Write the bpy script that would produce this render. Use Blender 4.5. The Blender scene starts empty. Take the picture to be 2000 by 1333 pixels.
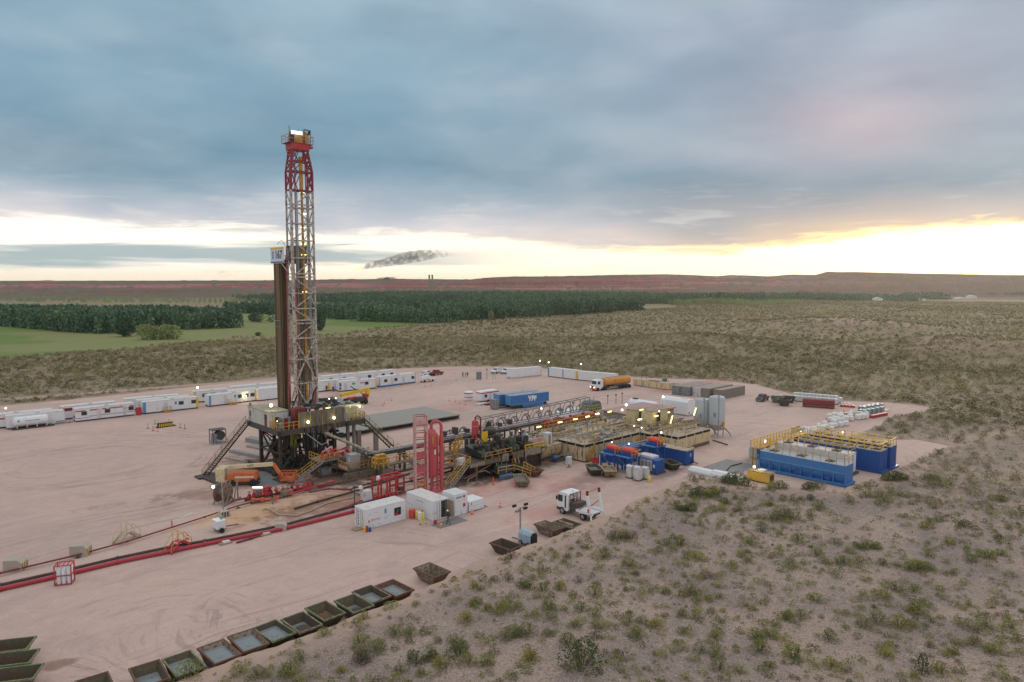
import bpy, bmesh, math, random
import numpy as np
from mathutils import Vector, Matrix
random.seed(7); rng = np.random.default_rng(7)
sc = bpy.context.scene; COL = sc.collection
R = math.radians; PI = math.pi
# ---------------------------------------------------------------- camera
F, H, YH = 1388., 31., 551.
P = math.atan((666.5-YH)/F)
cd = bpy.data.cameras.new('camera'); cam = bpy.data.objects.new('camera', cd); COL.objects.link(cam)
cd.sensor_width = 36; cd.lens = F/2000*36; cd.clip_start = 1; cd.clip_end = 20000
cam.location = (0, 0, H); cam.rotation_euler = (PI/2-P, 0, 0); sc.camera = cam
sc.view_settings.view_transform = 'Standard'; sc.view_settings.look = 'None'
sc.view_settings.exposure = 0; sc.view_settings.gamma = 1
def ground_at(px, py, z=0.):
    """where a surveyed point of height z stands (metres)"""
    x = px-1000; y = 666.5-py
    dy = F*math.cos(P)+y*math.sin(P); dz = -F*math.sin(P)+y*math.cos(P); t = (z-H)/dz
    return x*t, dy*t
A0 = R(43); CU, SU = math.cos(A0), math.sin(A0)
OX, OY = ground_at(553, 938)
def W(u, v): return OX+u*CU-v*SU, OY+u*SU+v*CU          # site grid -> world
def K(px, py, z=0.):                                      # surveyed point -> site grid
    X, Y = ground_at(px, py, z); X -= OX; Y -= OY
    return X*CU+Y*SU, -X*SU+Y*CU
# ---------------------------------------------------------------- node mini-language
class NT:
    def __init__(s, tree): s.t = tree; s.n = tree.nodes; s.l = tree.links
    def node(s, typ, **kw):
        n = s.n.new(typ)
        for k, v in kw.items(): setattr(n, k, v)
        return n
    def put(s, sock, v):
        if isinstance(v, E): s.l.new(v.s, sock)
        elif hasattr(v, 'is_output'): s.l.new(v, sock)
        elif isinstance(v, (tuple, list)):
            sock.default_value = tuple(v) if len(v) == len(sock.default_value) else tuple(v)+(1.,)
        else: sock.default_value = v
    def math(s, op, a, b=None, c=None):
        n = s.node('ShaderNodeMath', operation=op); s.put(n.inputs[0], a)
        if b is not None: s.put(n.inputs[1], b)
        if c is not None: s.put(n.inputs[2], c)
        return E(s, n.outputs[0])
    def step(s, a, b, x):
        n = s.node('ShaderNodeMapRange', interpolation_type='SMOOTHSTEP'); s.put(n.inputs[0], x)
        s.put(n.inputs[1], a); s.put(n.inputs[2], b); return E(s, n.outputs[0])
    def mix(s, f, a, b, mode='MIX'):
        n = s.node('ShaderNodeMix', data_type='RGBA', blend_type=mode); s.put(n.inputs[0], f)
        s.put(n.inputs[6], a); s.put(n.inputs[7], b); return E(s, n.outputs[2])
    def noise(s, vec, scale, det=4, rough=.5, dist=0.):
        n = s.node('ShaderNodeTexNoise'); s.put(n.inputs['Vector'], vec); n.inputs['Scale'].default_value = scale
        n.inputs['Detail'].default_value = det; n.inputs['Roughness'].default_value = rough
        n.inputs['Distortion'].default_value = dist; return E(s, n.outputs[0])
    def ramp(s, x, stops, interp='LINEAR'):
        n = s.node('ShaderNodeValToRGB'); r = n.color_ramp; r.interpolation = interp
        while len(r.elements) < len(stops): r.elements.new(.5)
        for e, (p, c) in zip(r.elements, stops):
            e.position = p; e.color = (c, c, c, 1) if not isinstance(c, tuple) else tuple(c)+(1,)
        s.put(n.inputs[0], x); return E(s, n.outputs[0])
    def xyz(s, x, y, z):
        n = s.node('ShaderNodeCombineXYZ'); s.put(n.inputs[0], x); s.put(n.inputs[1], y); s.put(n.inputs[2], z); return E(s, n.outputs[0])
    def sep(s, v):
        n = s.node('ShaderNodeSeparateXYZ'); s.put(n.inputs[0], v); return [E(s, o) for o in n.outputs]
    def attr(s, name):
        n = s.node('ShaderNodeAttribute', attribute_name=name); return E(s, n.outputs['Color'])
    def bump(s, h, st=.3, d=.1):
        n = s.node('ShaderNodeBump'); s.put(n.inputs['Height'], h); n.inputs['Strength'].default_value = st
        n.inputs['Distance'].default_value = d; return E(s, n.outputs[0])
class E:
    def __init__(s, t, so): s.t = t; s.s = so
    def __add__(s, o): return s.t.math('ADD', s, o)
    def __sub__(s, o): return s.t.math('SUBTRACT', s, o)
    def __rsub__(s, o): return s.t.math('SUBTRACT', o, s)
    def __mul__(s, o): return s.t.math('MULTIPLY', s, o)
    def __truediv__(s, o): return s.t.math('DIVIDE', s, o)
    __radd__ = __add__; __rmul__ = __mul__
def lin(r, g, b):
    return tuple(((c/255)/12.92 if c/255 <= .04045 else ((c/255+.055)/1.055)**2.4) for c in (r, g, b))
# ---------------------------------------------------------------- world: cloudy evening sky
wd = bpy.data.worlds.new('World'); sc.world = wd; wd.use_nodes = True
t = NT(wd.node_tree); t.n.clear()
tc = t.node('ShaderNodeTexCoord'); dx, dy, dz = t.sep(tc.outputs['Generated'])
D2 = 57.29578
el = t.math('ARCSINE', dz)*D2
az = t.math('ARCTAN2', dx, dy)*D2
cl = t.xyz(az*.045, el*.13, 0.)                          # long flat cloud streaks
n1 = t.noise(cl, 1.6, 5, .48, .15); n2 = t.noise(t.xyz(az*.10, el*.75, 3.), 1.5, 7, .62, .5)
n4 = t.noise(t.xyz(az*.05, el*.13, 11.), 1.4, 6, .5, .15); n3 = t.noise(t.xyz(az*.02, el*.05, 8.), 2.2, 3, .5)
def azr(*pts): return t.ramp((az+60.)/120., [((a+60)/120., v/10.) for a, v in pts], 'B_SPLINE')*10.
edge = azr((-60, 4.), (-36, 3.9), (-20, 4.0), (-5, 3.7), (2, 3.1), (8, 2.45), (16, 2.5), (25, 3.1), (31, 3.9), (36, 3.5), (60, 3.))
ew = el + (n2-.5)*2.8 + (n1-.5)*1.2
deck = t.step(edge-.35, edge+.55, ew)
e2 = el+(n1-.5)*5.+(n3-.5)*4.+(n2-.5)*.5
def elr(*pts): return t.ramp(e2/30., [(a/30., c) for a, c in pts])
left = elr((3.4, lin(206, 200, 200)), (4.8, lin(170, 176, 186)), (7., lin(130, 152, 168)), (9.5, lin(98, 130, 150)), (14, lin(112, 144, 164)), (21, lin(140, 164, 180)))
right = elr((3.0, lin(176, 160, 150)), (4.6, lin(150, 150, 156)), (7.5, lin(112, 134, 150)), (11, lin(132, 147, 163)), (15, lin(148, 154, 170)), (21, lin(150, 160, 176)))
dcol = t.mix(t.step(-12., 26., az+(n3-.5)*20.), left, right)
# pinkish opening at upper right, warm underside near the hidden sun
px_ = t.math('EXPONENT', 0.-((az-25.)*(az-25.)/55.+(el-11.)*(el-11.)/9.))
dcol = t.mix(px_*.6, dcol, lin(188, 166, 172))
sun_g = t.math('EXPONENT', 0.-((az-31.)*(az-31.)/130.+(el-2.5)*(el-2.5)/4.2))
dcol = t.mix(sun_g*.6, dcol, (.95, .68, .40))
dcol = t.mix(t.step(.52, .70, n2)*t.step(9., 4., el)*.35, dcol, lin(215, 210, 205))
dcol = t.mix(t.step(.30, .78, n3)*.35*t.step(6., 12., el), dcol, lin(160, 182, 196))
dcol = t.mix(t.step(.42, .70, n1)*.28*t.step(5., 9., el), dcol, lin(84, 116, 138))
# bright band under the deck
band = t.mix(t.step(-30., 24., az), (1.3, 1.2, 1.05), (1.5, 1.26, .92))
band = t.mix(t.step(1.6, 0., el)*t.step(30., -5., az)*.6, band, lin(250, 228, 190))
strat = t.step(.42, .60, t.noise(t.xyz(az*.035, el*.62, 5.), 1.3, 6, .55, .3)+(t.math('EXPONENT', 0.-(el-2.)*(el-2.)/.7)-.55)*.42)*t.step(6., -14., az)
band = t.mix(strat*.85, band, t.mix(n2*.6, lin(132, 168, 180), lin(200, 206, 202)))
wisp = t.step(.58, .72, n2)*t.step(4.5, 2., el)
band = t.mix(wisp*.5, band, lin(225, 200, 165))
band = t.mix(sun_g, band, (2.6, 2.0, 1.05))
dcol = t.mix(t.step(.46, .78, n4)*.25, dcol, lin(196, 196, 200)); dcol = t.mix(t.step(.54, .28, n4)*.25*t.step(4., 8., el), dcol, lin(84, 108, 128))
dcol = t.mix(1., dcol, (1.36, 1.34, 1.31), 'MULTIPLY')
col = t.mix(deck, band, dcol)
fr = deck*(1.-deck)*4.*t.step(-2., 26., az)
col = t.mix(fr*.6, col, (1.15, .78, .36))
# unseen sky overhead and behind the camera, brightened to light the ground
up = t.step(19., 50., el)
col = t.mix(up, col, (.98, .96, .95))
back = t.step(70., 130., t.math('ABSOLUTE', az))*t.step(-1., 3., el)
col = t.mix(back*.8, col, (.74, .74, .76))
col = t.mix(t.step(-.3, -2., el), col, (.30, .27, .24))
sky = t.node('ShaderNodeTexSky', sky_type='NISHITA', sun_disc=False)
sky.sun_elevation = R(6); sky.sun_rotation = R(31)
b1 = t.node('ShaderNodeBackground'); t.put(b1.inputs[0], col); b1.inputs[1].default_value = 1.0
b2 = t.node('ShaderNodeBackground'); t.put(b2.inputs[0], t.mix(1.-(1.-deck)*.03-.02, sky.outputs[0], (0., 0., 0.))); b2.inputs[1].default_value = .05
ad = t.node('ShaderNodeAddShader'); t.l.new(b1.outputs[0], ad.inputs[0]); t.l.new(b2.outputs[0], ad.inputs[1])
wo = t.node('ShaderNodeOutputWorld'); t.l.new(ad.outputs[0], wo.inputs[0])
sl = bpy.data.lights.new('sun', 'SUN'); sl.energy = 1.0; sl.angle = R(14); sl.color = (1, .86, .68)
so = bpy.data.objects.new('sun', sl); COL.objects.link(so)
so.rotation_euler = (R(90-9), 0, R(180-31))
# ---------------------------------------------------------------- materials
MC = {}
def mat(name, c, rough=.6, metal=0., var=.12, dirt=0., dcol=(.06, .04, .03), bump=.0, scale=1.2, streak=False):
    if name in MC: return MC[name]
    m = bpy.data.materials.new(name); m.use_nodes = True; q = NT(m.node_tree); b = m.node_tree.nodes['Principled BSDF']
    MC[name] = m
    co = q.node('ShaderNodeTexCoord').outputs['Object']
    if streak:
        mp = q.node('ShaderNodeMapping'); q.l.new(co, mp.inputs[0]); mp.inputs['Scale'].default_value = (1, 1, .15); co = mp.outputs[0]
    n = q.noise(co, scale, 5, .6)
    base = q.mix(n, tuple(x*(1-var) for x in c), tuple(min(1, x*(1+var)) for x in c))
    if dirt > 0:
        n2 = q.noise(co, scale*1.7+.3, 6, .68, .6)
        base = q.mix(q.step(.62-dirt*.35, .72-dirt*.18, n2), base, dcol)
    q.put(b.inputs['Base Color'], base); b.inputs['Roughness'].default_value = rough; b.inputs['Metallic'].default_value = metal
    if bump: q.put(b.inputs['Normal'], q.bump(q.noise(co, 14, 5), bump, .03))
    return m
def emis(name, c, s):
    if name in MC: return MC[name]
    m = bpy.data.materials.new(name); m.use_nodes = True; b = m.node_tree.nodes['Principled BSDF']
    b.inputs['Base Color'].default_value = (*c, 1); b.inputs['Emission Color'].default_value = (*c, 1); b.inputs['Emission Strength'].default_value = s
    MC[name] = m; return m
white = mat('white_paint', (.72, .74, .77), .45, var=.07, dirt=.12, dcol=(.42, .40, .37), scale=.7)
white2 = mat('old_white_paint', (.60, .60, .60), .6, var=.1, dirt=.3, dcol=(.33, .29, .25), scale=.8)
roofw = mat('dusty_white_roof', (.62, .61, .60), .7, var=.1, dirt=.35, dcol=(.42, .37, .33))
creamw = mat('cream_paint', (.66, .64, .56), .6, var=.1, dirt=.2, dcol=(.35, .3, .22))
steel = mat('galvanised_steel', (.34, .35, .36), .5, .5, dirt=.2)
gsteel = mat('grey_painted_steel', (.23, .24, .25), .6, dirt=.35, dcol=(.08, .06, .05))
dark = mat('dark_oily_steel', (.026, .023, .020), .6, .0, var=.5, dirt=.55, dcol=(.085, .055, .033), scale=1.9)
black = mat('black_rubber', (.018, .018, .018), .8)
dgrey = mat('dark_grey_steel', (.06, .06, .06), .6, .0, var=.3, dirt=.4, dcol=(.09, .065, .045))
brown = mat('mud_stained_steel', (.17, .125, .085), .7, var=.35, dirt=.45, dcol=(.05, .04, .03), scale=1.6)
rust = mat('rusty_steel', (.16, .075, .045), .85, var=.4, dirt=.4, dcol=(.06, .04, .03), scale=2.5, bump=.3)
red = mat('red_paint', (.45, .035, .04), .5, var=.15, dirt=.15, dcol=(.2, .03, .03))
pink = mat('faded_red_paint', (.50, .085, .10), .55, var=.12, dirt=.15, dcol=(.33, .05, .06))
pinkw = mat('whitened_red_paint', (.55, .36, .34), .6, dirt=.3, dcol=(.4, .1, .1))
dred = mat('dark_red_paint', (.20, .03, .035), .6, var=.25, dirt=.3)
maroon = mat('mast_red_paint', (.25, .022, .035), .5, var=.15)
yel = mat('safety_yellow_paint', (.52, .31, .055), .55, var=.15, dirt=.2, dcol=(.25, .15, .05))
yel2 = mat('clean_yellow_paint', (.75, .47, .02), .5)
oyel = mat('worn_orange_yellow_paint', (.55, .28, .04), .6, dirt=.35, dcol=(.12, .07, .03))
orange = mat('orange_paint', (.60, .15, .045), .5, dirt=.1, dcol=(.4, .1, .04))
cone_o = mat('cone_orange', (.85, .12, .03), .5)
beige = mat('beige_paint', (.66, .54, .34), .6, var=.12, dirt=.28, dcol=(.28, .20, .11), streak=True)
beige2 = mat('grimy_beige_paint', (.54, .43, .26), .65, var=.2, dirt=.42, dcol=(.12, .08, .05), streak=True, scale=1.6)
deckm = mat('worn_deck_grating', (.44, .37, .28), .8, var=.3, dirt=.4, dcol=(.20, .15, .11), scale=1.1)
wallm = mat('stained_wind_wall', (.19, .18, .145), .7, var=.2, dirt=.5, dcol=(.12, .10, .06), streak=True, scale=1.2)
blue = mat('blue_paint', (.045, .18, .46), .45, var=.12, dirt=.15, dcol=(.03, .07, .18))
dblue = mat('deep_blue_paint', (.016, .085, .33), .45, var=.15, dirt=.22, dcol=(.03, .06, .13))
lblue = mat('light_blue_paint', (.10, .27, .50), .5, var=.15, dirt=.2, dcol=(.05, .12, .22))
pblue = mat('pale_blue_paint', (.30, .42, .50), .5, dirt=.2)
green = mat('dull_green_paint', (.10, .16, .06), .6, var=.2, dirt=.4, dcol=(.10, .06, .03))
ggreen = mat('grey_green_paint', (.13, .16, .13), .6, dirt=.3)
taup = mat('taupe_container_paint', (.23, .205, .18), .7, var=.12, dirt=.3, dcol=(.25, .16, .12), streak=True)
glass = mat('dark_window_glass', (.03, .04, .045), .12, var=.1)
siloM = mat('pale_grey_silo_paint', (.40, .44, .46), .45, var=.06, dirt=.1, dcol=(.33, .34, .33), streak=True)
wood = mat('weathered_timber', (.33, .24, .16), .85, var=.25)
conc = mat('pale_concrete', (.40, .36, .31), .85, var=.12, bump=.3)
fluid = mat('murky_grey_fluid', (.20, .225, .235), .12, var=.2, dirt=.15)
matg = mat('grey_ground_sheet', (.17, .18, .19), .7, var=.2, dirt=.3, dcol=(.22, .18, .16))
pipeM = mat('stacked_drill_pipe', (.145, .105, .07), .6, .3, var=.35, streak=True, dirt=.3, scale=2.)
_q = NT(pipeM.node_tree); _b = pipeM.node_tree.nodes['Principled BSDF']; _r = _q.node('ShaderNodeObjectInfo').outputs['Random']; _p = _q.node('ShaderNodeNewGeometry').outputs['Position']
_c = _q.ramp(_r, [(0, (.06, .05, .04)), (.3, (.13, .09, .055)), (.6, (.24, .17, .10)), (.8, (.10, .085, .07)), (1, (.32, .22, .11))]); _mp = _q.node('ShaderNodeMapping'); _q.l.new(_p, _mp.inputs[0]); _mp.inputs['Scale'].default_value = (2, 2, .12)
_q.put(_b.inputs['Base Color'], _q.mix(_q.step(.5, .7, _q.noise(_mp.outputs[0], 1.2, 5, .7))*.7, _c, (.04, .033, .028)))
bagw = mat('white_bulk_bag_fabric', (.70, .69, .68), .8, var=.08, bump=.5, scale=3)
skin = mat('skin', (.42, .25, .18), .6)
plank = mat('grey_plank', (.27, .28, .27), .75, var=.3, dirt=.3, dcol=(.22, .17, .14))
mastw = mat('grimy_white_mast', (.52, .49, .46), .6, var=.18, dirt=.48, dcol=(.15, .10, .08), scale=1.1)
lampW = emis('lamp_white', (1, .97, .85), 5); lampY = emis('lamp_yellow', (1, .80, .22), 4); lampG = emis('lamp_warm', (1, .93, .62), 6)
# ---------------------------------------------------------------- mesh builder
class MB:
    def __init__(s): s.v = []; s.f = []
    def add(s, vs, fs):
        n = len(s.v); s.v += [tuple(p) for p in vs]; s.f += [tuple(i+n for i in f) for f in fs]; return s
    def box(s, x0, y0, z0, x1, y1, z1):
        if x0 > x1: x0, x1 = x1, x0
        if y0 > y1: y0, y1 = y1, y0
        v = [(x0, y0, z0), (x1, y0, z0), (x1, y1, z0), (x0, y1, z0), (x0, y0, z1), (x1, y0, z1), (x1, y1, z1), (x0, y1, z1)]
        return s.add(v, [(0, 3, 2, 1), (4, 5, 6, 7), (0, 1, 5, 4), (1, 2, 6, 5), (2, 3, 7, 6), (3, 0, 4, 7)])
    def hexa(s, b, tp):                                   # bottom quad, top quad (ccw from above)
        return s.add(list(b)+list(tp), [(0, 3, 2, 1), (4, 5, 6, 7), (0, 1, 5, 4), (1, 2, 6, 5), (2, 3, 7, 6), (3, 0, 4, 7)])
    def bar(s, p, q, w=.15, h=None):
        p = Vector(p); q = Vector(q); d = q-p
        if d.length < 1e-6: return s
        h = h or w; d.normalize(); a = d.cross(Vector((0, 0, 1)))
        a = Vector((1, 0, 0)) if a.length < 1e-3 else a.normalized(); b = a.cross(d)
        vs = [c+a*(i*w/2)+b*(j*h/2) for c in (p, q) for i, j in ((-1, -1), (1, -1), (1, 1), (-1, 1))]
        return s.add(vs, [(0, 1, 2, 3), (7, 6, 5, 4), (0, 4, 5, 1), (1, 5, 6, 2), (2, 6, 7, 3), (3, 7, 4, 0)])
    def tube(s, p, q, r, n=10, r2=None, cap=True):
        p = Vector(p); q = Vector(q); d = (q-p)
        if d.length < 1e-6: return s
        d.normalize(); a = d.cross(Vector((0, 0, 1)) if abs(d.z) < .95 else Vector((1, 0, 0))).normalized(); b = d.cross(a); r2 = r if r2 is None else r2
        vs = [p+(a*math.cos(2*PI*k/n)+b*math.sin(2*PI*k/n))*r for k in range(n)]+[q+(a*math.cos(2*PI*k/n)+b*math.sin(2*PI*k/n))*r2 for k in range(n)]
        fs = [(k, (k+1) % n, n+(k+1) % n, n+k) for k in range(n)]
        if cap: fs += [tuple(range(n))[::-1], tuple(range(n, 2*n))]
        return s.add(vs, fs)
    def path(s, pts, r, n=7):
        pts = [Vector(p) for p in pts]; rings = []; a = None
        for i, p in enumerate(pts):
            d = (pts[min(i+1, len(pts)-1)]-pts[max(i-1, 0)]).normalized()
            if a is None: a = d.cross(Vector((0, 0, 1)) if abs(d.z) < .95 else Vector((1, 0, 0))).normalized()
            a = (a-d*a.dot(d)).normalized(); b = d.cross(a)
            rings.append([p+(a*math.cos(2*PI*k/n)+b*math.sin(2*PI*k/n))*r for k in range(n)])
        vs = [v for g_ in rings for v in g_]; fs = []
        for i in range(len(pts)-1):
            fs += [(i*n+k, i*n+(k+1) % n, (i+1)*n+(k+1) % n, (i+1)*n+k) for k in range(n)]
        fs += [tuple(range(n))[::-1], tuple(range((len(pts)-1)*n, len(pts)*n))]
        return s.add(vs, fs)
    def lathe(s, prof, n=20, c=(0, 0, 0), axis='z'):       # prof: (r, h)
        vs = []; fs = []
        for r, h in prof:
            for k in range(n):
                x, y = r*math.cos(2*PI*k/n), r*math.sin(2*PI*k/n)
                p = (x, y, h) if axis == 'z' else ((h, x, y) if axis == 'x' else (x, h, y))
                vs.append((p[0]+c[0], p[1]+c[1], p[2]+c[2]))
        for i in range(len(prof)-1):
            fs += [(i*n+k, i*n+(k+1) % n, (i+1)*n+(k+1) % n, (i+1)*n+k) for k in range(n)]
        fs += [tuple(range(n))[::-1], tuple(range((len(prof)-1)*n, len(prof)*n))]
        return s.add(vs, fs)
    def prism(s, poly, a0, a1, ax='z'):                    # convex-ish polygon extruded along an axis
        n = len(poly)
        def pt(p, a): return (p[0], p[1], a) if ax == 'z' else ((a, p[0], p[1]) if ax == 'x' else (p[0], a, p[1]))
        vs = [pt(p, a0) for p in poly]+[pt(p, a1) for p in poly]
        return s.add(vs, [tuple(range(n))[::-1], tuple(range(n, 2*n))]+[(k, (k+1) % n, n+(k+1) % n, n+k) for k in range(n)])
    def rail(s, pts, h=1.1, r=.03, step=1.6, mid=True):
        pts = [Vector(p) for p in pts]; up = Vector((0, 0, h))
        for p, q in zip(pts, pts[1:]):
            s.bar(p+up, q+up, 2*r); k = max(1, round((q-p).length/step))
            if mid: s.bar(p+up*.52, q+up*.52, 1.6*r)
            for i in range(k+1): c = p.lerp(q, i/k); s.bar(c, c+up, 2*r)
        return s
    def stairs(s, top, bot, w=.8, n=None):
        """stringers + treads"""
        T = Vector(top); B = Vector(bot); d = B-T; hd = Vector((d.x, d.y, 0)).normalized(); sd = Vector((-hd.y, hd.x, 0))*w/2
        for sg in (-1, 1): s.bar(T+sd*sg, B+sd*sg, .07, .26)
        n = n or max(3, int(abs(d.z)/.27))
        for i in range(1, n):
            c = T.lerp(B, i/n); s.bar(c-sd, c+sd, .24, .05)
        return s
    def stair_rail(s, top, bot, w=.8, r=.03, h=1.0, sides=(-1, 1)):
        T = Vector(top); B = Vector(bot); d = B-T; hd = Vector((d.x, d.y, 0)).normalized(); sd = Vector((-hd.y, hd.x, 0))*w/2
        for sg in sides: s.rail([T+sd*sg, B+sd*sg], h, r, 1.7)
        return s
    def build(s, name, m, parent=None, smooth=False):
        me = bpy.data.meshes.new(name); me.from_pydata(s.v, [], s.f); me.materials.append(m)
        if smooth:
            me.shade_smooth(); me.set_sharp_from_angle(angle=R(38))
        me.update(); o = bpy.data.objects.new(name, me); COL.objects.link(o)
        if parent is not None: o.parent = parent
        return o
def tag(o, label=None, cat=None, group=None, kind=None):
    if label: o['label'] = label
    if cat: o['category'] = cat
    if group: o['group'] = group
    if kind: o['kind'] = kind
    return o
def thing(name, label, cat, u, v, z=0., rot=0., group=None):
    o = bpy.data.objects.new(name, None); COL.objects.link(o); x, y = W(u, v)
    o.location = (x, y, z); o.rotation_euler = (0, 0, A0+R(rot)); return tag(o, label, cat, group)
def dup(root, u, v, z=0., rot=0., label=None, group=None):
    def cp(o, par):
        c = o.copy(); COL.objects.link(c)
        if par is not None: c.parent = par
        for ch in o.children: cp(ch, c)
        return c
    r = cp(root, None); x, y = W(u, v); r.location = (x, y, z); r.rotation_euler = (0, 0, A0+R(rot))
    if label: r['label'] = label
    if group: r['group'] = group
    return r
def text(s, size, m, parent, loc, rot, name='lettering', ext=.008, sx=1., align='CENTER', bold=.0):
    c = bpy.data.curves.new(name, 'FONT'); c.body = s; c.size = size; c.extrude = ext; c.align_x = align; c.align_y = 'CENTER'; c.offset = bold
    o = bpy.data.objects.new('tmp', c); COL.objects.link(o)
    me = bpy.data.meshes.new_from_object(o.evaluated_get(bpy.context.evaluated_depsgraph_get())); bpy.data.objects.remove(o)
    me.materials.clear(); me.materials.append(m)
    o = bpy.data.objects.new(name, me); COL.objects.link(o); o.parent = parent; o.location = loc; o.rotation_euler = rot; o.scale = (sx, 1, 1); return o
FU = (PI/2, 0, 0)          # reads from -v side, letters run along +u
FV = (PI/2, 0, -PI/2)      # reads from -u side, letters run along -v
# ---------------------------------------------------------------- terrain
def vnoise(x, y, seed=0):
    xi = np.floor(x).astype(np.int64); yi = np.floor(y).astype(np.int64); xf = x-xi; yf = y-yi
    def h(a, b):
        n = (a*374761393+b*668265263+seed*1442695041) & 0xffffffff; n = ((n ^ (n >> 13))*1274126177) & 0xffffffff
        return ((n ^ (n >> 16)) & 0xffff)/65535.
    sx = xf*xf*(3-2*xf); sy = yf*yf*(3-2*yf)
    return (h(xi, yi)*(1-sx)+h(xi+1, yi)*sx)*(1-sy)+(h(xi, yi+1)*(1-sx)+h(xi+1, yi+1)*sx)*sy
def fbm(x, y, sc_, o=4, seed=0):
    r = 0; a = 1; t_ = 0
    for k in range(o): r = r+a*vnoise(x/sc_*2**k, y/sc_*2**k, seed+k); t_ += a; a *= .5
    return r/t_
def sst(a, b, x): t_ = np.clip((x-a)/(b-a), 0, 1); return t_*t_*(3-2*t_)
PADPX = [(-420, 1040, 0), (-420, 835, 0), (-100, 802, 0), (30, 792, 0), (200, 776, 0), (420, 752, 0), (620, 734, 0), (760, 722, 0), (900, 717, 0), (1000, 717, 0), (1070, 722, 0), (1200, 736, 0), (1300, 741, 0), (1390, 743, 0), (1470, 752, 0),
 (1540, 771, 0), (1640, 784, 0), (1740, 789, 0), (1815, 796, 0), (1775, 806, 0), (1735, 812, 0), (1712, 826, 0), (1680, 838, .3), (1640, 852, .3), (1700, 858, .2), (1790, 860, .2), (1838, 869, .2), (1800, 889, .3), (1745, 925, .3), (1690, 949, .4), (1640, 969, .5), (1560, 957, .8), (1465, 952, 1.0), (1405, 934, 1.0), (1352, 932, 1.1),
 (1270, 966, 1.1), (1180, 1006, 1.2), (1100, 1039, 1.2), (1010, 1072, 1.2), (900, 1112, 1.1), (800, 1160, 1.0), (700, 1200, 1.0), (600, 1236, 1.0), (500, 1274, 1.0), (410, 1306, 1.0), (330, 1338, 1.0)]
PAD = [ground_at(a, b, c) for a, b, c in PADPX]
ex = PAD[-1]; PAD += [(ex[0]-40*CU, ex[1]-40*SU), (ex[0]-40*CU-45, ex[1]-40*SU+25)]
PA = np.array(PAD)
def sdist(x, y, poly):
    """signed distance, positive outside"""
    n = len(poly); d = np.full(x.shape, 1e9); ins = np.zeros(x.shape, bool)
    for i in range(n):
        ax, ay = poly[i]; bx, by = poly[(i+1) % n]; ex_, ey_ = bx-ax, by-ay
        t_ = np.clip(((x-ax)*ex_+(y-ay)*ey_)/(ex_*ex_+ey_*ey_), 0, 1)
        d = np.minimum(d, np.hypot(x-ax-t_*ex_, y-ay-t_*ey_))
        c = ((ay > y) != (by > y)) & (x < (bx-ax)*(y-ay)/(by-ay+1e-12)+ax); ins ^= c
    return np.where(ins, -d, d)
def field_mask(x, y):
    """farm fields beyond the scrub: distance of the scrub edge along each bearing"""
    b = np.degrees(np.arctan2(x, y))
    edge = np.interp(b, [-70, -36, -30, -26, -20, -14, -10, -4, 3, 8, 13, 16, 60], [350, 356, 370, 400, 414, 432, 486, 560, 640, 760, 880, 4000, 4000])
    return sst(-8, 8, np.hypot(x, y)-edge+(fbm(x, y, 25, 3, 5)-.5)*30)
def height(x, y, sd=None):
    x = np.asarray(x, float); y = np.asarray(y, float); r = np.hypot(x, y)
    if sd is None: sd = sdist(x, y, PA)
    near = sst(135, 100, y)
    nat = .16+near*1.1+(fbm(x, y, 26, 3, 1)-.5)*.8*sst(3, 25, sd)+(fbm(x, y, 6, 3, 2)-.5)*.22*sst(1.5, 6, sd)*sst(300, 120, r)
    nat = nat+near*.5*np.exp(-((sd-3.2)/1.8)**2)*(fbm(x, y, 7, 2, 9))
    far = sst(150, 400, r)*(1-field_mask(x, y))
    nat = nat+far*(fbm(x, y, 140, 4, 3)-.45)*np.interp(x, [-300, 0, 300], [1.5, 3, 7])
    for px, py, hh, wx, wy in ((1655, 640, 6.5, 55, 60), (1325, 668, 4., 34, 22), (1930, 694, 5, 42, 26), (1700, 690, 2.5, 50, 18)):
        X, Y = ground_at(px, py); nat = nat+hh*np.exp(-((x-X)/wx)**2-((y-Y)/wy)**2)*(.75+.5*fbm(x, y, 12, 3, 6))
    nat = np.maximum(nat, .1)
    s_ = sst(-.3, 1.9, sd+1.3*near+(fbm(x, y, 3.5, 3, 8)-.5)*1.6)
    return -.4+s_*(.4+nat)
def grid_mesh(name, az_, rr, hf, cover=None):
    Aa, Rr = np.meshgrid(az_, rr); X = Rr*np.sin(Aa); Y = Rr*np.cos(Aa); sd = None
    if cover: sd = sdist(X, Y, PA)
    Z = hf(X, Y, sd) if cover else hf(X, Y)
    nr, na = X.shape; co = np.stack([X, Y, Z], -1).reshape(-1, 3)
    i = np.arange(nr-1)[:, None]*na+np.arange(na-1)[None]; q = np.stack([i, i+1, i+1+na, i+na], -1).reshape(-1, 4)[:, ::-1]
    me = bpy.data.meshes.new(name); me.vertices.add(len(co)); me.vertices.foreach_set('co', co.ravel())
    me.loops.add(q.size); me.loops.foreach_set('vertex_index', q.ravel().astype(np.int32))
    me.polygons.add(len(q)); me.polygons.foreach_set('loop_start', np.arange(0, q.size, 4, dtype=np.int32)); me.polygons.foreach_set('loop_total', np.full(len(q), 4, np.int32))
    me.update(calc_edges=True); me.validate(); me.shade_smooth()
    if cover:
        c = cover(X, Y, Z, sd).reshape(-1, 4); a = me.attributes.new('cover', 'FLOAT_COLOR', 'POINT'); a.data.foreach_set('color', c.ravel().astype(np.float32))
    o = bpy.data.objects.new(name, me); COL.objects.link(o); return o
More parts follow.
